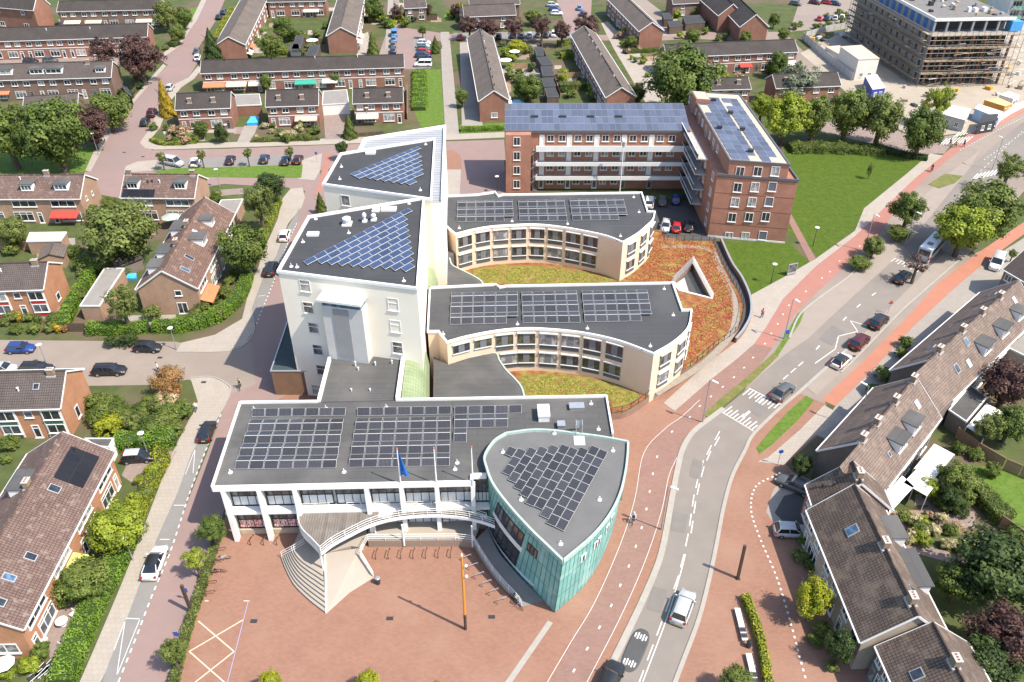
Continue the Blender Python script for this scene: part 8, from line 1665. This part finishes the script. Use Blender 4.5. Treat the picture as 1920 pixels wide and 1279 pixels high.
c = P(1403, 1213); t = thing('litter_bin', 'black litter bin between the two white benches', 'bin', (c.x, c.y, 0)); mb = MB(); mb.tube((0, 0, 0), (0, 0, 0.9), 0.25, 10, 0.28); part_l('bin_body', mb, MATS['steel_dark'], t); mb = MB(); mb.tube((0, 0, 0.9), (0, 0, 1.0), 0.28, 10, 0.18); part_l('lid', mb, rubber, t)
def sign(x, y, h, shape, col, label, face=(0, -1)):
    c = P(x, y); t = thing('road_sign', label, 'sign', (c.x, c.y, 0), math.atan2(face[1], face[0])); mb = MB(); mb.tube((0, 0, 0), (0, 0, h+0.3), 0.035, 6); part_l('post', mb, galv, t); mb = MB()
    if shape == 'disc': mb.tube((0.04, 0, h), (0.06, 0, h), 0.32, 14)
    elif shape == 'tri': mb.face([(0.05, -0.4, h-0.3), (0.05, 0.4, h-0.3), (0.05, 0, h+0.4)]); mb.face([(0.04, 0.4, h-0.3), (0.04, -0.4, h-0.3), (0.04, 0, h+0.4)])
    else: mb.box(0.04, 0.06, -0.25, 0.25, h-0.35, h+0.35)
    part_l('sign_plate', mb, col, t)
sb = mat('sign_blue', (0.03, 0.1, 0.4), 0.4, 0.02, 2); sr = mat('sign_red', (0.5, 0.05, 0.03), 0.4, 0.02, 2)
sign(1458, 872, 2.4, 'disc', sb, 'blue round sign at the driveway entrance'); sign(1664, 588, 2.2, 'tri', sr, 'red and orange roadworks sign beside the black parked car'); sign(1472, 642, 2.0, 'rect', sb, 'blue information plate on the grass wedge'); sign(313, 266, 2.2, 'rect', lampg, 'white sign plate at the upper street corner'); sign(595, 305, 2.2, 'disc', sb, 'blue sign at the red cycle path behind the tower'); sign(355, 1128, 2.0, 'rect', sb, 'small blue plate beside the dark post'); sign(338, 1210, 2.0, 'rect', sb, 'small blue plate beside the young street tree')
c = P(1483, 516); t = thing('bus_shelter_panel', 'grey framed information panel on the pale footway', 'information panel', (c.x, c.y, 0), 0.35); mb = MB(); mb.box(-0.9, 0.9, -0.08, 0.08, 0.25, 2.3); part_l('panel', mb, MATS['alu'], t); mb = MB(); mb.box(-0.8, 0.8, -0.1, -0.082, 0.7, 2.2); part_l('display', mb, MATS['glass_mid'], t)
for s_ in (-0.7, 0.7): mb = MB(); mb.box(s_-0.06, s_+0.06, -0.06, 0.06, 0, 0.249); part_l('foot', mb, galv, t)
# ================================================================ building under construction
site = thing('building_under_construction', 'grey concrete shell wrapped in scaffolding with blue film on its top storey', 'building', P(1723, 160))
sc_ = Vector((108.3, 219.0)); su = Vector((1.0, 0.06)).normalized(); sv = Vector((-0.11, 0.994)).normalized(); SW, SD, FH = 17.5, 43.0, 3.25
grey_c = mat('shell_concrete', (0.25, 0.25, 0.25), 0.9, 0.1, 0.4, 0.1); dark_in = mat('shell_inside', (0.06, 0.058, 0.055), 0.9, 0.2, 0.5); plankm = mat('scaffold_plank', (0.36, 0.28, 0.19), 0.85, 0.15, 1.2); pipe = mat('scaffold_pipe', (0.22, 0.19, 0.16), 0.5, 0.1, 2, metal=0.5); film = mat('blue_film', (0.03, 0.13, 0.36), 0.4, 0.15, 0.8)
def sp(a, b, z): p = sc_+su*a+sv*b; return (p.x, p.y, z)
def sbox(nm, a0, a1, b0, b1, z0, z1, m):
    mb = MB(); mb.prism([sp(a0, b0, 0), sp(a1, b0, 0), sp(a1, b1, 0), sp(a0, b1, 0)], z0, z1, cap0=True); return part(nm, mb, m, site)
for k in range(5):
    z = k*FH; ins = 0 if k < 4 else 2.0
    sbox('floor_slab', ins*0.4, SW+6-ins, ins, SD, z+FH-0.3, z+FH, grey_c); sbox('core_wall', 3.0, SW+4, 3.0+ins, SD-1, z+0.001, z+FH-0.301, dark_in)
    sbox('side_wall', ins*0.4+0.02, ins*0.4+0.3, ins+1.0, SD-0.1, z+0.002, z+FH-0.302, grey_c)
    for j in range(7): sbox('pier', 0.6+j*3.4, 1.1+j*3.4, ins+0.05, ins+0.5, z+0.003, z+FH-0.303, grey_c if k == 4 else mat('brick_shell', (0.2, 0.1, 0.07), 0.9))
    for j in range(11):
        b0 = 3.0+j*3.5
        if k == 4: sbox('film_sheet', ins*0.4-0.06, ins*0.4+0.0, b0-0.9, b0+0.9, z+0.2, z+FH-0.4, film)
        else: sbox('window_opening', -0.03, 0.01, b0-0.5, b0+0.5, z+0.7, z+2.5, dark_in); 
sbox('roof_deck', 0.8, SW+4, 2.2, SD, 5*FH+0.001, 5*FH+0.25, mat('roof_grit', (0.17, 0.16, 0.15), 0.9, 0.15, 0.8)); sbox('roof_edge', 0.4, SW+4.4, 1.9, 2.2, 5*FH-0.35, 5*FH+0.4, MATS['white_trim']); sbox('roof_edge', 0.4, 0.8, 2.2, SD, 5*FH-0.35, 5*FH+0.4, MATS['white_trim'])
rr_ = random.Random(3)
for k in range(70):
    a, b = rr_.uniform(2, SW+3), rr_.uniform(4, SD-2); w, d, h = rr_.uniform(0.3, 1.2), rr_.uniform(0.3, 1.6), rr_.uniform(0.2, 1.3); sbox('building_material', a, a+w, b, b+d, 5*FH+0.251, 5*FH+0.25+h, rr_.choice((plankm, MATS['white_trim'], MATS['steel_dark'], grey_c, MATS['alu'])))
# scaffolding round the two visible sides: each lift of planks, each standard
for k in range(1, 5):
    z = k*FH+0.1
    for j in range(8): sbox('scaffold_board', -1.2+j*3.1, -1.2+j*3.1+3.0, -1.5, -0.4, z, z+0.07, plankm)
    for j in range(14): sbox('scaffold_board', -1.5, -0.4, 0.2+j*3.1, 0.2+j*3.1+3.0, z+0.002, z+0.072, plankm)
    for j in range(14): sbox('scaffold_board', -2.2, -1.2, 0.2+j*3.1, 0.2+j*3.1+3.0, z-1.6, z-1.53, plankm)
    for off in (-1.0, 0.5, 1.0):
        mb = MB(); mb.tube(sp(-1.5, -1.5, z+off), sp(SW+7, -1.5, z+off), 0.05, 5); part('guard_rail', mb, pipe if off < 1 else plankm, site); mb = MB(); mb.tube(sp(-1.5, -1.5, z+off), sp(-1.5, SD, z+off), 0.05, 5); part('guard_rail', mb, pipe if off < 1 else plankm, site)
for j in range(17): mb = MB(); mb.tube(sp(-1.5+j*1.55, -1.5, 0), sp(-1.5+j*1.55, -1.5, 4.4*FH), 0.06, 5); part('scaffold_pole', mb, pipe, site)
for j in range(29): mb = MB(); mb.tube(sp(-2.1, 0.6+j*1.5, 0), sp(-2.1, 0.6+j*1.5, 4.4*FH), 0.06, 5); part('scaffold_pole', mb, pipe, site)
for j in range(5): mb = MB(); mb.tube(sp(-1.5+j*4.6, -1.55, 0.2), sp(3.1+j*4.6, -1.55, 2*FH), 0.04, 5); part('scaffold_brace', mb, pipe, site); mb = MB(); mb.tube(sp(-1.55, 2+j*8, 0.2), sp(-1.55, 9+j*8, 3*FH), 0.04, 5); part('scaffold_brace', mb, pipe, site)
for k in range(60):
    a = SW+7+rr_.uniform(-1, 5); b = rr_.uniform(-1, 8); z = rr_.uniform(0.5, 13); mb = MB(); mb.beam(sp(a, b, z), sp(a+rr_.uniform(-3, 3), b+rr_.uniform(-2, 3), z+rr_.uniform(-1.5, 1.5)), 0.25, 0.06); part('loose_board', mb, rr_.choice((plankm, MATS['white_trim'])), site)
for k in range(110):
    b = rr_.uniform(0, SD); z = rr_.randint(0, 3)*FH+rr_.uniform(0.4, 3.2); L_ = rr_.uniform(1.2, 4); mb = MB()
    if k % 3: mb.beam(sp(-rr_.uniform(0.6, 2.6), b, z), sp(-rr_.uniform(0.6, 2.6), b+L_, z+rr_.uniform(-0.8, 0.8)), 0.22, 0.06)
    else: mb.beam(sp(b*0.5-1, -rr_.uniform(0.6, 2.2), z), sp(b*0.5-1+L_, -rr_.uniform(0.6, 2.2), z+rr_.uniform(-0.6, 0.6)), 0.22, 0.06)
    part('loose_board', mb, rr_.choice((plankm, pipe, plankm, MATS['white_trim'], dark_in)), site)
sbox('blue_tarp', SW+3.5, SW+6.5, 1.5, 4, 4*FH+0.3, 4*FH+2.6, mat('tarp_blue', (0.08, 0.3, 0.6), 0.5, 0.1, 1))
# site cabins and containers
def cabin(label, q, h, wall, roof, z0=0.0, name='site_cabin'):
    w = PL(q, h+z0); c = sum((p for p in w), Vector())/4; t = thing(name, label, 'container', (c.x, c.y, z0)); mb = MB(); mb.prism([(p.x, p.y) for p in w], z0, z0+h-0.02); part('body', mb, wall, t); mb = MB(); mb.prism([(c.x+(p.x-c.x)*1.02, c.y+(p.y-c.y)*1.02) for p in w], z0+h-0.019, z0+h+0.1); part('roof', mb, roof, t)
    e = [(w[0], w[1]), (w[1], w[2])]
    for a, b in e:
        for k in range(2):
            p = a+(b-a)*(0.3+0.4*k); d = dir2(a, b); n_ = Vector((d.y, -d.x)); pp = Vector((p.x, p.y))-n_*0.02*(1 if n_.y > 0 else -1)
            window(t, pp.x, pp.y, z0+0.9, math.atan2(d.y, d.x), 0.9, 1.1, 1)
    return t
wc = mat('cabin_white', (0.68, 0.63, 0.56), 0.7, 0.06, 0.6); cr_ = mat('cabin_roof', (0.6, 0.42, 0.34), 0.7, 0.08, 0.6)
cabin('white stacked site cabins with pinkish roof beside the scaffolding', [(1610, 112), (1649, 110), (1615, 85), (1576, 88)], 5.6, wc, cr_); cabin('lower white site cabin joined to the stacked cabins', [(1573, 102), (1600, 100), (1574, 86), (1548, 88)], 2.9, wc, cr_)
cabin('blue and white container in front of the site cabins', [(1636, 168), (1660, 165), (1644, 140), (1622, 143)], 2.8, mat('container_blue', (0.03, 0.06, 0.3), 0.5, 0.1, 0.6), MATS['white_trim']); cabin('grey container at the site entrance', [(1766, 214), (1810, 226), (1820, 205), (1784, 198)], 2.9, MATS['concrete'], MATS['white_trim']); cabin('orange container among site stores', [(1884, 200), (1898, 195), (1872, 184), (1846, 188)], 2.7, mat('container_orange', (0.65, 0.25, 0.03), 0.5, 0.08, 0.6), mat('cont_top', (0.62, 0.4, 0.2), 0.6)); cabin('pale blue container beside the orange one', [(1872, 222), (1880, 210), (1836, 196), (1828, 204)], 2.6, mat('container_paleblue', (0.35, 0.5, 0.68), 0.5, 0.08, 0.6), MATS['white_trim']); cabin('black glass gate cabin at the site entrance', [(1836, 232), (1868, 226), (1872, 214), (1842, 216)], 2.7, MATS['steel_dark'], MATS['roof_bitumen_b']); cabin('white container behind the orange one', [(1900, 186), (1912, 180), (1892, 172), (1874, 178)], 2.6, wc, MATS['white_trim'])
# hoarding panels round the site
def panels(label, px, h, m, step=2.4, name='site_fence'):
    w = PL(px); t = thing(name, label, 'fence', w[0])
    for i in range(len(w)-1):
        a, b = w[i], w[i+1]; n = max(1, int((b-a).length/step))
        for k in range(n): p, q = a+(b-a)*(k/n), a+(b-a)*((k+0.96)/n); mb = MB(); mb.beam((p.x, p.y, h/2+0.02), (q.x, q.y, h/2+0.02), 0.08, h); part('fence_panel', mb, m, t)
panels('white hoarding along the road side of the site', [(1868, 232), (1895, 214), (1945, 188)], 2.0, MATS['white_trim']); panels('pale hoarding on the left side of the site', [(1504, 74), (1530, 96), (1560, 122), (1597, 152)], 2.2, mat('hoarding_grey', (0.5, 0.48, 0.45), 0.7, 0.08, 1)); panels('pale hoarding at the back of the site', [(1510, 72), (1550, 60), (1600, 52)], 2.0, MATS['concrete'])
rr2 = random.Random(5)
PILES = sorted(rr2.choice(((rr2.uniform(1840, 1925), rr2.uniform(120, 180)), (rr2.uniform(1660, 1800), rr2.uniform(165, 200)), (rr2.uniform(1510, 1600), rr2.uniform(62, 84)))) for k in range(46))
for k, (x, y) in enumerate(PILES):
    c = P(x, y); w, d, h = rr2.uniform(0.3, 1.6), rr2.uniform(0.3, 2.4), rr2.uniform(0.2, 1.0); mb = MB(); mb.obox((0, 0), (math.cos(k), math.sin(k)), w/2, d/2, 0.02, h)
    single('material_pile', mb, rr2.choice((plankm, MATS['concrete'], MATS['white_trim'], mat('pallet_orange', (0.6, 0.3, 0.06), 0.7), MATS['steel_dark'], brown)), f'low stack of materials on the sandy site ground, {k+1}{SUF.get(k+1, "th")} from the left', 'building materials', (0, 0, 0), 'stacks of materials on the site').location = (c.x, c.y, 0.03)
# glass balconies of the block at the top right corner
gb = thing('balcony_block', 'pale block with green glass balconies in the top right corner', 'building', P(1915, 30)); a_, b_ = P(1885, 36), P(1960, 34)
mb = MB(); mb.prism([(a_.x, a_.y), (b_.x, b_.y), (b_.x, b_.y+14), (a_.x, a_.y+14)], 0, 12); part('wall', mb, MATS['white_trim'], gb)
for k in range(4):
    for j in range(3):
        mb = MB(); x = a_.x+0.4+j*4.2; mb.box(x, x+3.8, a_.y-1.4, a_.y-0.02, k*3+0.3, k*3+0.5); part('balcony_floor', mb, MATS['concrete'], gb); mb = MB(); mb.box(x, x+3.8, a_.y-1.5, a_.y-1.42, k*3+0.3, k*3+1.5); part('balcony_glass', mb, mat_glass('glass_green', (0.12, 0.25, 0.2), 0.15, 0.6, (0.25, 0.4, 0.35)), gb); window(gb, x+1.9, a_.y-0.03, k*3+0.6, 0, 3.0, 2.1, 2)
# ================================================================ garden furniture, fences, pools
wood_f = mat('fence_wood', (0.3, 0.19, 0.11), 0.85, 0.15, 1.5); wood_d = mat('fence_dark', (0.1, 0.07, 0.05), 0.85, 0.15, 1.5)
def wfence(label, px, h=1.8, m=None): panels(label, px, h, m or wood_f, 1.8, 'garden_fence')
wfence('brown board fence along the right lawn', [(1790, 820), (1830, 850), (1880, 880), (1940, 905)]); wfence('board fence behind the lower right garden path', [(1870, 985), (1905, 1010), (1940, 1040)]); wfence('dark fence between back gardens left of the shed row', [(960, 130), (1004, 128)], 1.6); wfence('red-brown fence right of the shed row', [(1045, 148), (1090, 146)], 1.6); wfence('dark fence beside the terrace gable at the upper gardens', [(570, 84), (612, 82)], 1.6, wood_d); wfence('brown garden gate and fence on the side street', [(130, 622), (165, 622)], 1.6, wood_d); wfence('fence between gardens at the left edge', [(0, 470), (60, 468), (110, 470)], 1.7); wfence('wooden fence beside the green strip', [(764, 170), (764, 225)], 1.7); wfence('dark garden fence before the right-hand pair of houses', [(640, 258), (720, 252)], 0.8, wood_d); wfence('fence beyond the copper tree row', [(690, 42), (820, 38)], 1.6, wood_d); wfence('fence beside the dark sheds right of the grey terrace', [(1012, 84), (1050, 184)], 1.6, wood_d); wfence('low fence along the diagonal street gardens', [(215, 228), (240, 192), (262, 162)], 1.3, wood_d)
def parasol(x, y, r, col, label):
    c = P(x, y, 2.4); t = thing('parasol', label, 'parasol', (c.x, c.y, 0)); mb = MB(); mb.tube((0, 0, 0), (0, 0, 2.6), 0.03, 6); part_l('pole', mb, galv, t); mb = MB(); mb.tube((0, 0, 2.2), (0, 0, 2.75), r, 8, 0.03, cap=False); part_l('canopy', mb, col, t); mb = MB(); mb.tube((0, 0, 0), (0, 0, 0.08), 0.3, 10); part_l('base', mb, MATS['concrete'], t)
cw = MATS['canvas_white']; parasol(319, 405, 1.7, mat('canvas_sage', (0.36, 0.42, 0.36), 0.8, 0.05, 1), 'sage green parasol behind the black-panelled pair of houses'); parasol(965, 95, 1.6, cw, 'white parasol farther back in the central gardens'); parasol(948, 111, 1.8, cw, 'large white parasol nearer in the central gardens'); parasol(585, 74, 1.8, cw, 'round white parasol beside the dark sheds at the top'); parasol(6, 1242, 1.0, cw, 'white parasol at the bottom left edge')
def pool(px, label, h=0.7):
    w = PL(px, h); c = sum((p for p in w), Vector())/len(w); t = thing('paddling_pool', label, 'pool', (c.x, c.y, 0)); mb = MB(); mb.prism([(p.x, p.y) for p in w], 0, h); part('pool_wall', mb, mat('pool_blue', (0.05, 0.3, 0.6), 0.4, 0.05, 1), t); mb = MB(); mb.prism([(c.x+(p.x-c.x)*0.94, c.y+(p.y-c.y)*0.94) for p in w], h+0.001, h+0.02); part('water', mb, mat_glass('pool_water', (0.05, 0.42, 0.6), 0.08, 0.6, (0.1, 0.55, 0.72)), t)
pool([(462, 231), (484, 230), (486, 218), (470, 218)], 'blue swimming pool between the two pairs of houses'); pool([(958, 198), (982, 196), (984, 186), (962, 187)], 'bright blue pool behind the solar-roofed flats'); pool([(236, 522), (256, 522), (256, 512), (238, 512)], 'blue paddling pool beside the rosy-roofed house', 0.4)
def table_set(x, y, label, round_=True):
    c = P(x, y); t = thing('garden_table', label, 'table', (c.x, c.y, 0)); mb = MB(); mb.tube((0, 0, 0.7), (0, 0, 0.75), 0.62, 14); part_l('table_top', mb, MATS['white_paint'], t); mb = MB(); mb.tube((0, 0, 0), (0, 0, 0.7), 0.06, 8); part_l('leg', mb, MATS['white_paint'], t); mb = MB(); mb.tube((0, 0, 0), (0, 0, 0.05), 0.3, 10); part_l('foot', mb, MATS['white_paint'], t)
def gchair(x, y, rz, label, m=None):
    c = P(x, y); t = thing('garden_chair', label, 'chair', (c.x, c.y, 0), rz); m = m or MATS['white_paint']; mb = MB(); mb.box(-0.26, 0.26, -0.26, 0.26, 0.4, 0.45); part_l('seat', mb, m, t); mb = MB(); mb.box(-0.26, 0.26, 0.22, 0.28, 0.45, 0.95); part_l('backrest', mb, m, t)
    for a, b in ((-1, -1), (1, -1), (-1, 1), (1, 1)): mb = MB(); mb.box(a*0.23-0.03, a*0.23+0.03, b*0.23-0.03, b*0.23+0.03, 0, 0.4); part_l('leg', mb, m, t)
table_set(119, 1172, 'round white garden table on the bottom left terrace'); gchair(120, 1212, 2.6, 'white garden chair nearest the bright hedge on the terrace'); gchair(138, 1156, -0.5, 'white garden chair behind the round table'); gchair(86, 1204, 3.6, 'white garden chair at the house end of the terrace'); table_set(212, 1046, 'white garden table between bush and yellow-green tree'); gchair(202, 1050, 1, 'white chair beside the table under the yellow-green tree')
for k, x in enumerate((72, 86, 98)):
    c = P(x, 1266-k*6); t = thing('sun_lounger', ['left', 'middle', 'right'][k]+' white-framed lounger on the lawn at the bottom left', 'lounger', (c.x, c.y, 0), 0.9); mb = MB(); mb.box(-0.9, 0.5, -0.3, 0.3, 0.3, 0.36); part_l('bed', mb, MATS['steel_dark'], t); mb = MB(); mb.beam((0.5, 0, 0.33), (1.0, 0, 0.75), 0.6, 0.06); part_l('backrest', mb, MATS['steel_dark'], t)
    for s_ in (-0.32, 0.32): mb = MB(); mb.path([(-0.9, s_, 0.3), (0.0, s_, 0.42), (1.0, s_, 0.75)], 0.03, 5); mb.tube((-0.7, s_, 0), (-0.7, s_, 0.3), 0.03, 5); mb.tube((0.4, s_, 0), (0.4, s_, 0.34), 0.03, 5); part_l('side_rail', mb, MATS['white_paint'], t)
# paved terraces in the gardens
sheet('terrace', [(95, 1235), (140, 1205), (168, 1120), (120, 1105), (78, 1200)], 'slab_rose', 4); sheet('terrace', [(20, 600), (100, 598), (115, 575), (30, 575)], 'slab_rose', 4); sheet('terrace', [(235, 612), (330, 608), (330, 590), (240, 592)], 'slab_cool', 4); sheet('driveway', [(228, 892), (248, 850), (332, 846), (322, 862), (288, 880), (262, 915)], 'slab_rose', 4); sheet('driveway', [(444, 268), (472, 266), (484, 234), (458, 236)], 'slab_cool', 4); sheet('driveway', [(610, 262), (650, 260), (660, 205), (606, 208)], 'slab_rose', 4); sheet('terrace', [(310, 255), (370, 250), (360, 235), (320, 238)], 'slab_pale', 3)
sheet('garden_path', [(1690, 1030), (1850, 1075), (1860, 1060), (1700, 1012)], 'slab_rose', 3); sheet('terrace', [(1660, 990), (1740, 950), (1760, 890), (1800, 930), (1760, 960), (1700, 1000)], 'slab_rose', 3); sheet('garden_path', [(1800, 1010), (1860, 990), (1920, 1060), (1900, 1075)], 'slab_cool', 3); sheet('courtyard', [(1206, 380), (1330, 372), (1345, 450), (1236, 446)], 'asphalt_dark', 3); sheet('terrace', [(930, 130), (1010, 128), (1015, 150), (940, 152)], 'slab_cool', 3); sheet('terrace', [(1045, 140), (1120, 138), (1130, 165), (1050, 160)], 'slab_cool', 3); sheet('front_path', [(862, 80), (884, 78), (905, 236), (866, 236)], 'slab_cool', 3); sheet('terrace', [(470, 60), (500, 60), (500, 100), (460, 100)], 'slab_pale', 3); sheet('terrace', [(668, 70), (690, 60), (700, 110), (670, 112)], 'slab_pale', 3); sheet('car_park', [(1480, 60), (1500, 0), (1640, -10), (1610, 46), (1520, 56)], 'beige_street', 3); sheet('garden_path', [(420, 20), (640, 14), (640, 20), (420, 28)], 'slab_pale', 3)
sheet('terrace', [(0, 108), (280, 98), (285, 118), (0, 128)], 'slab_rose', 3); sheet('terrace', [(110, 36), (300, 32), (300, 46), (110, 52)], 'slab_rose', 3); sheet('terrace', [(200, 400), (300, 396), (300, 412), (210, 425)], 'slab_rose', 3); sheet('terrace', [(1300, 122), (1500, 118), (1500, 132), (1310, 138)], 'slab_rose', 3)
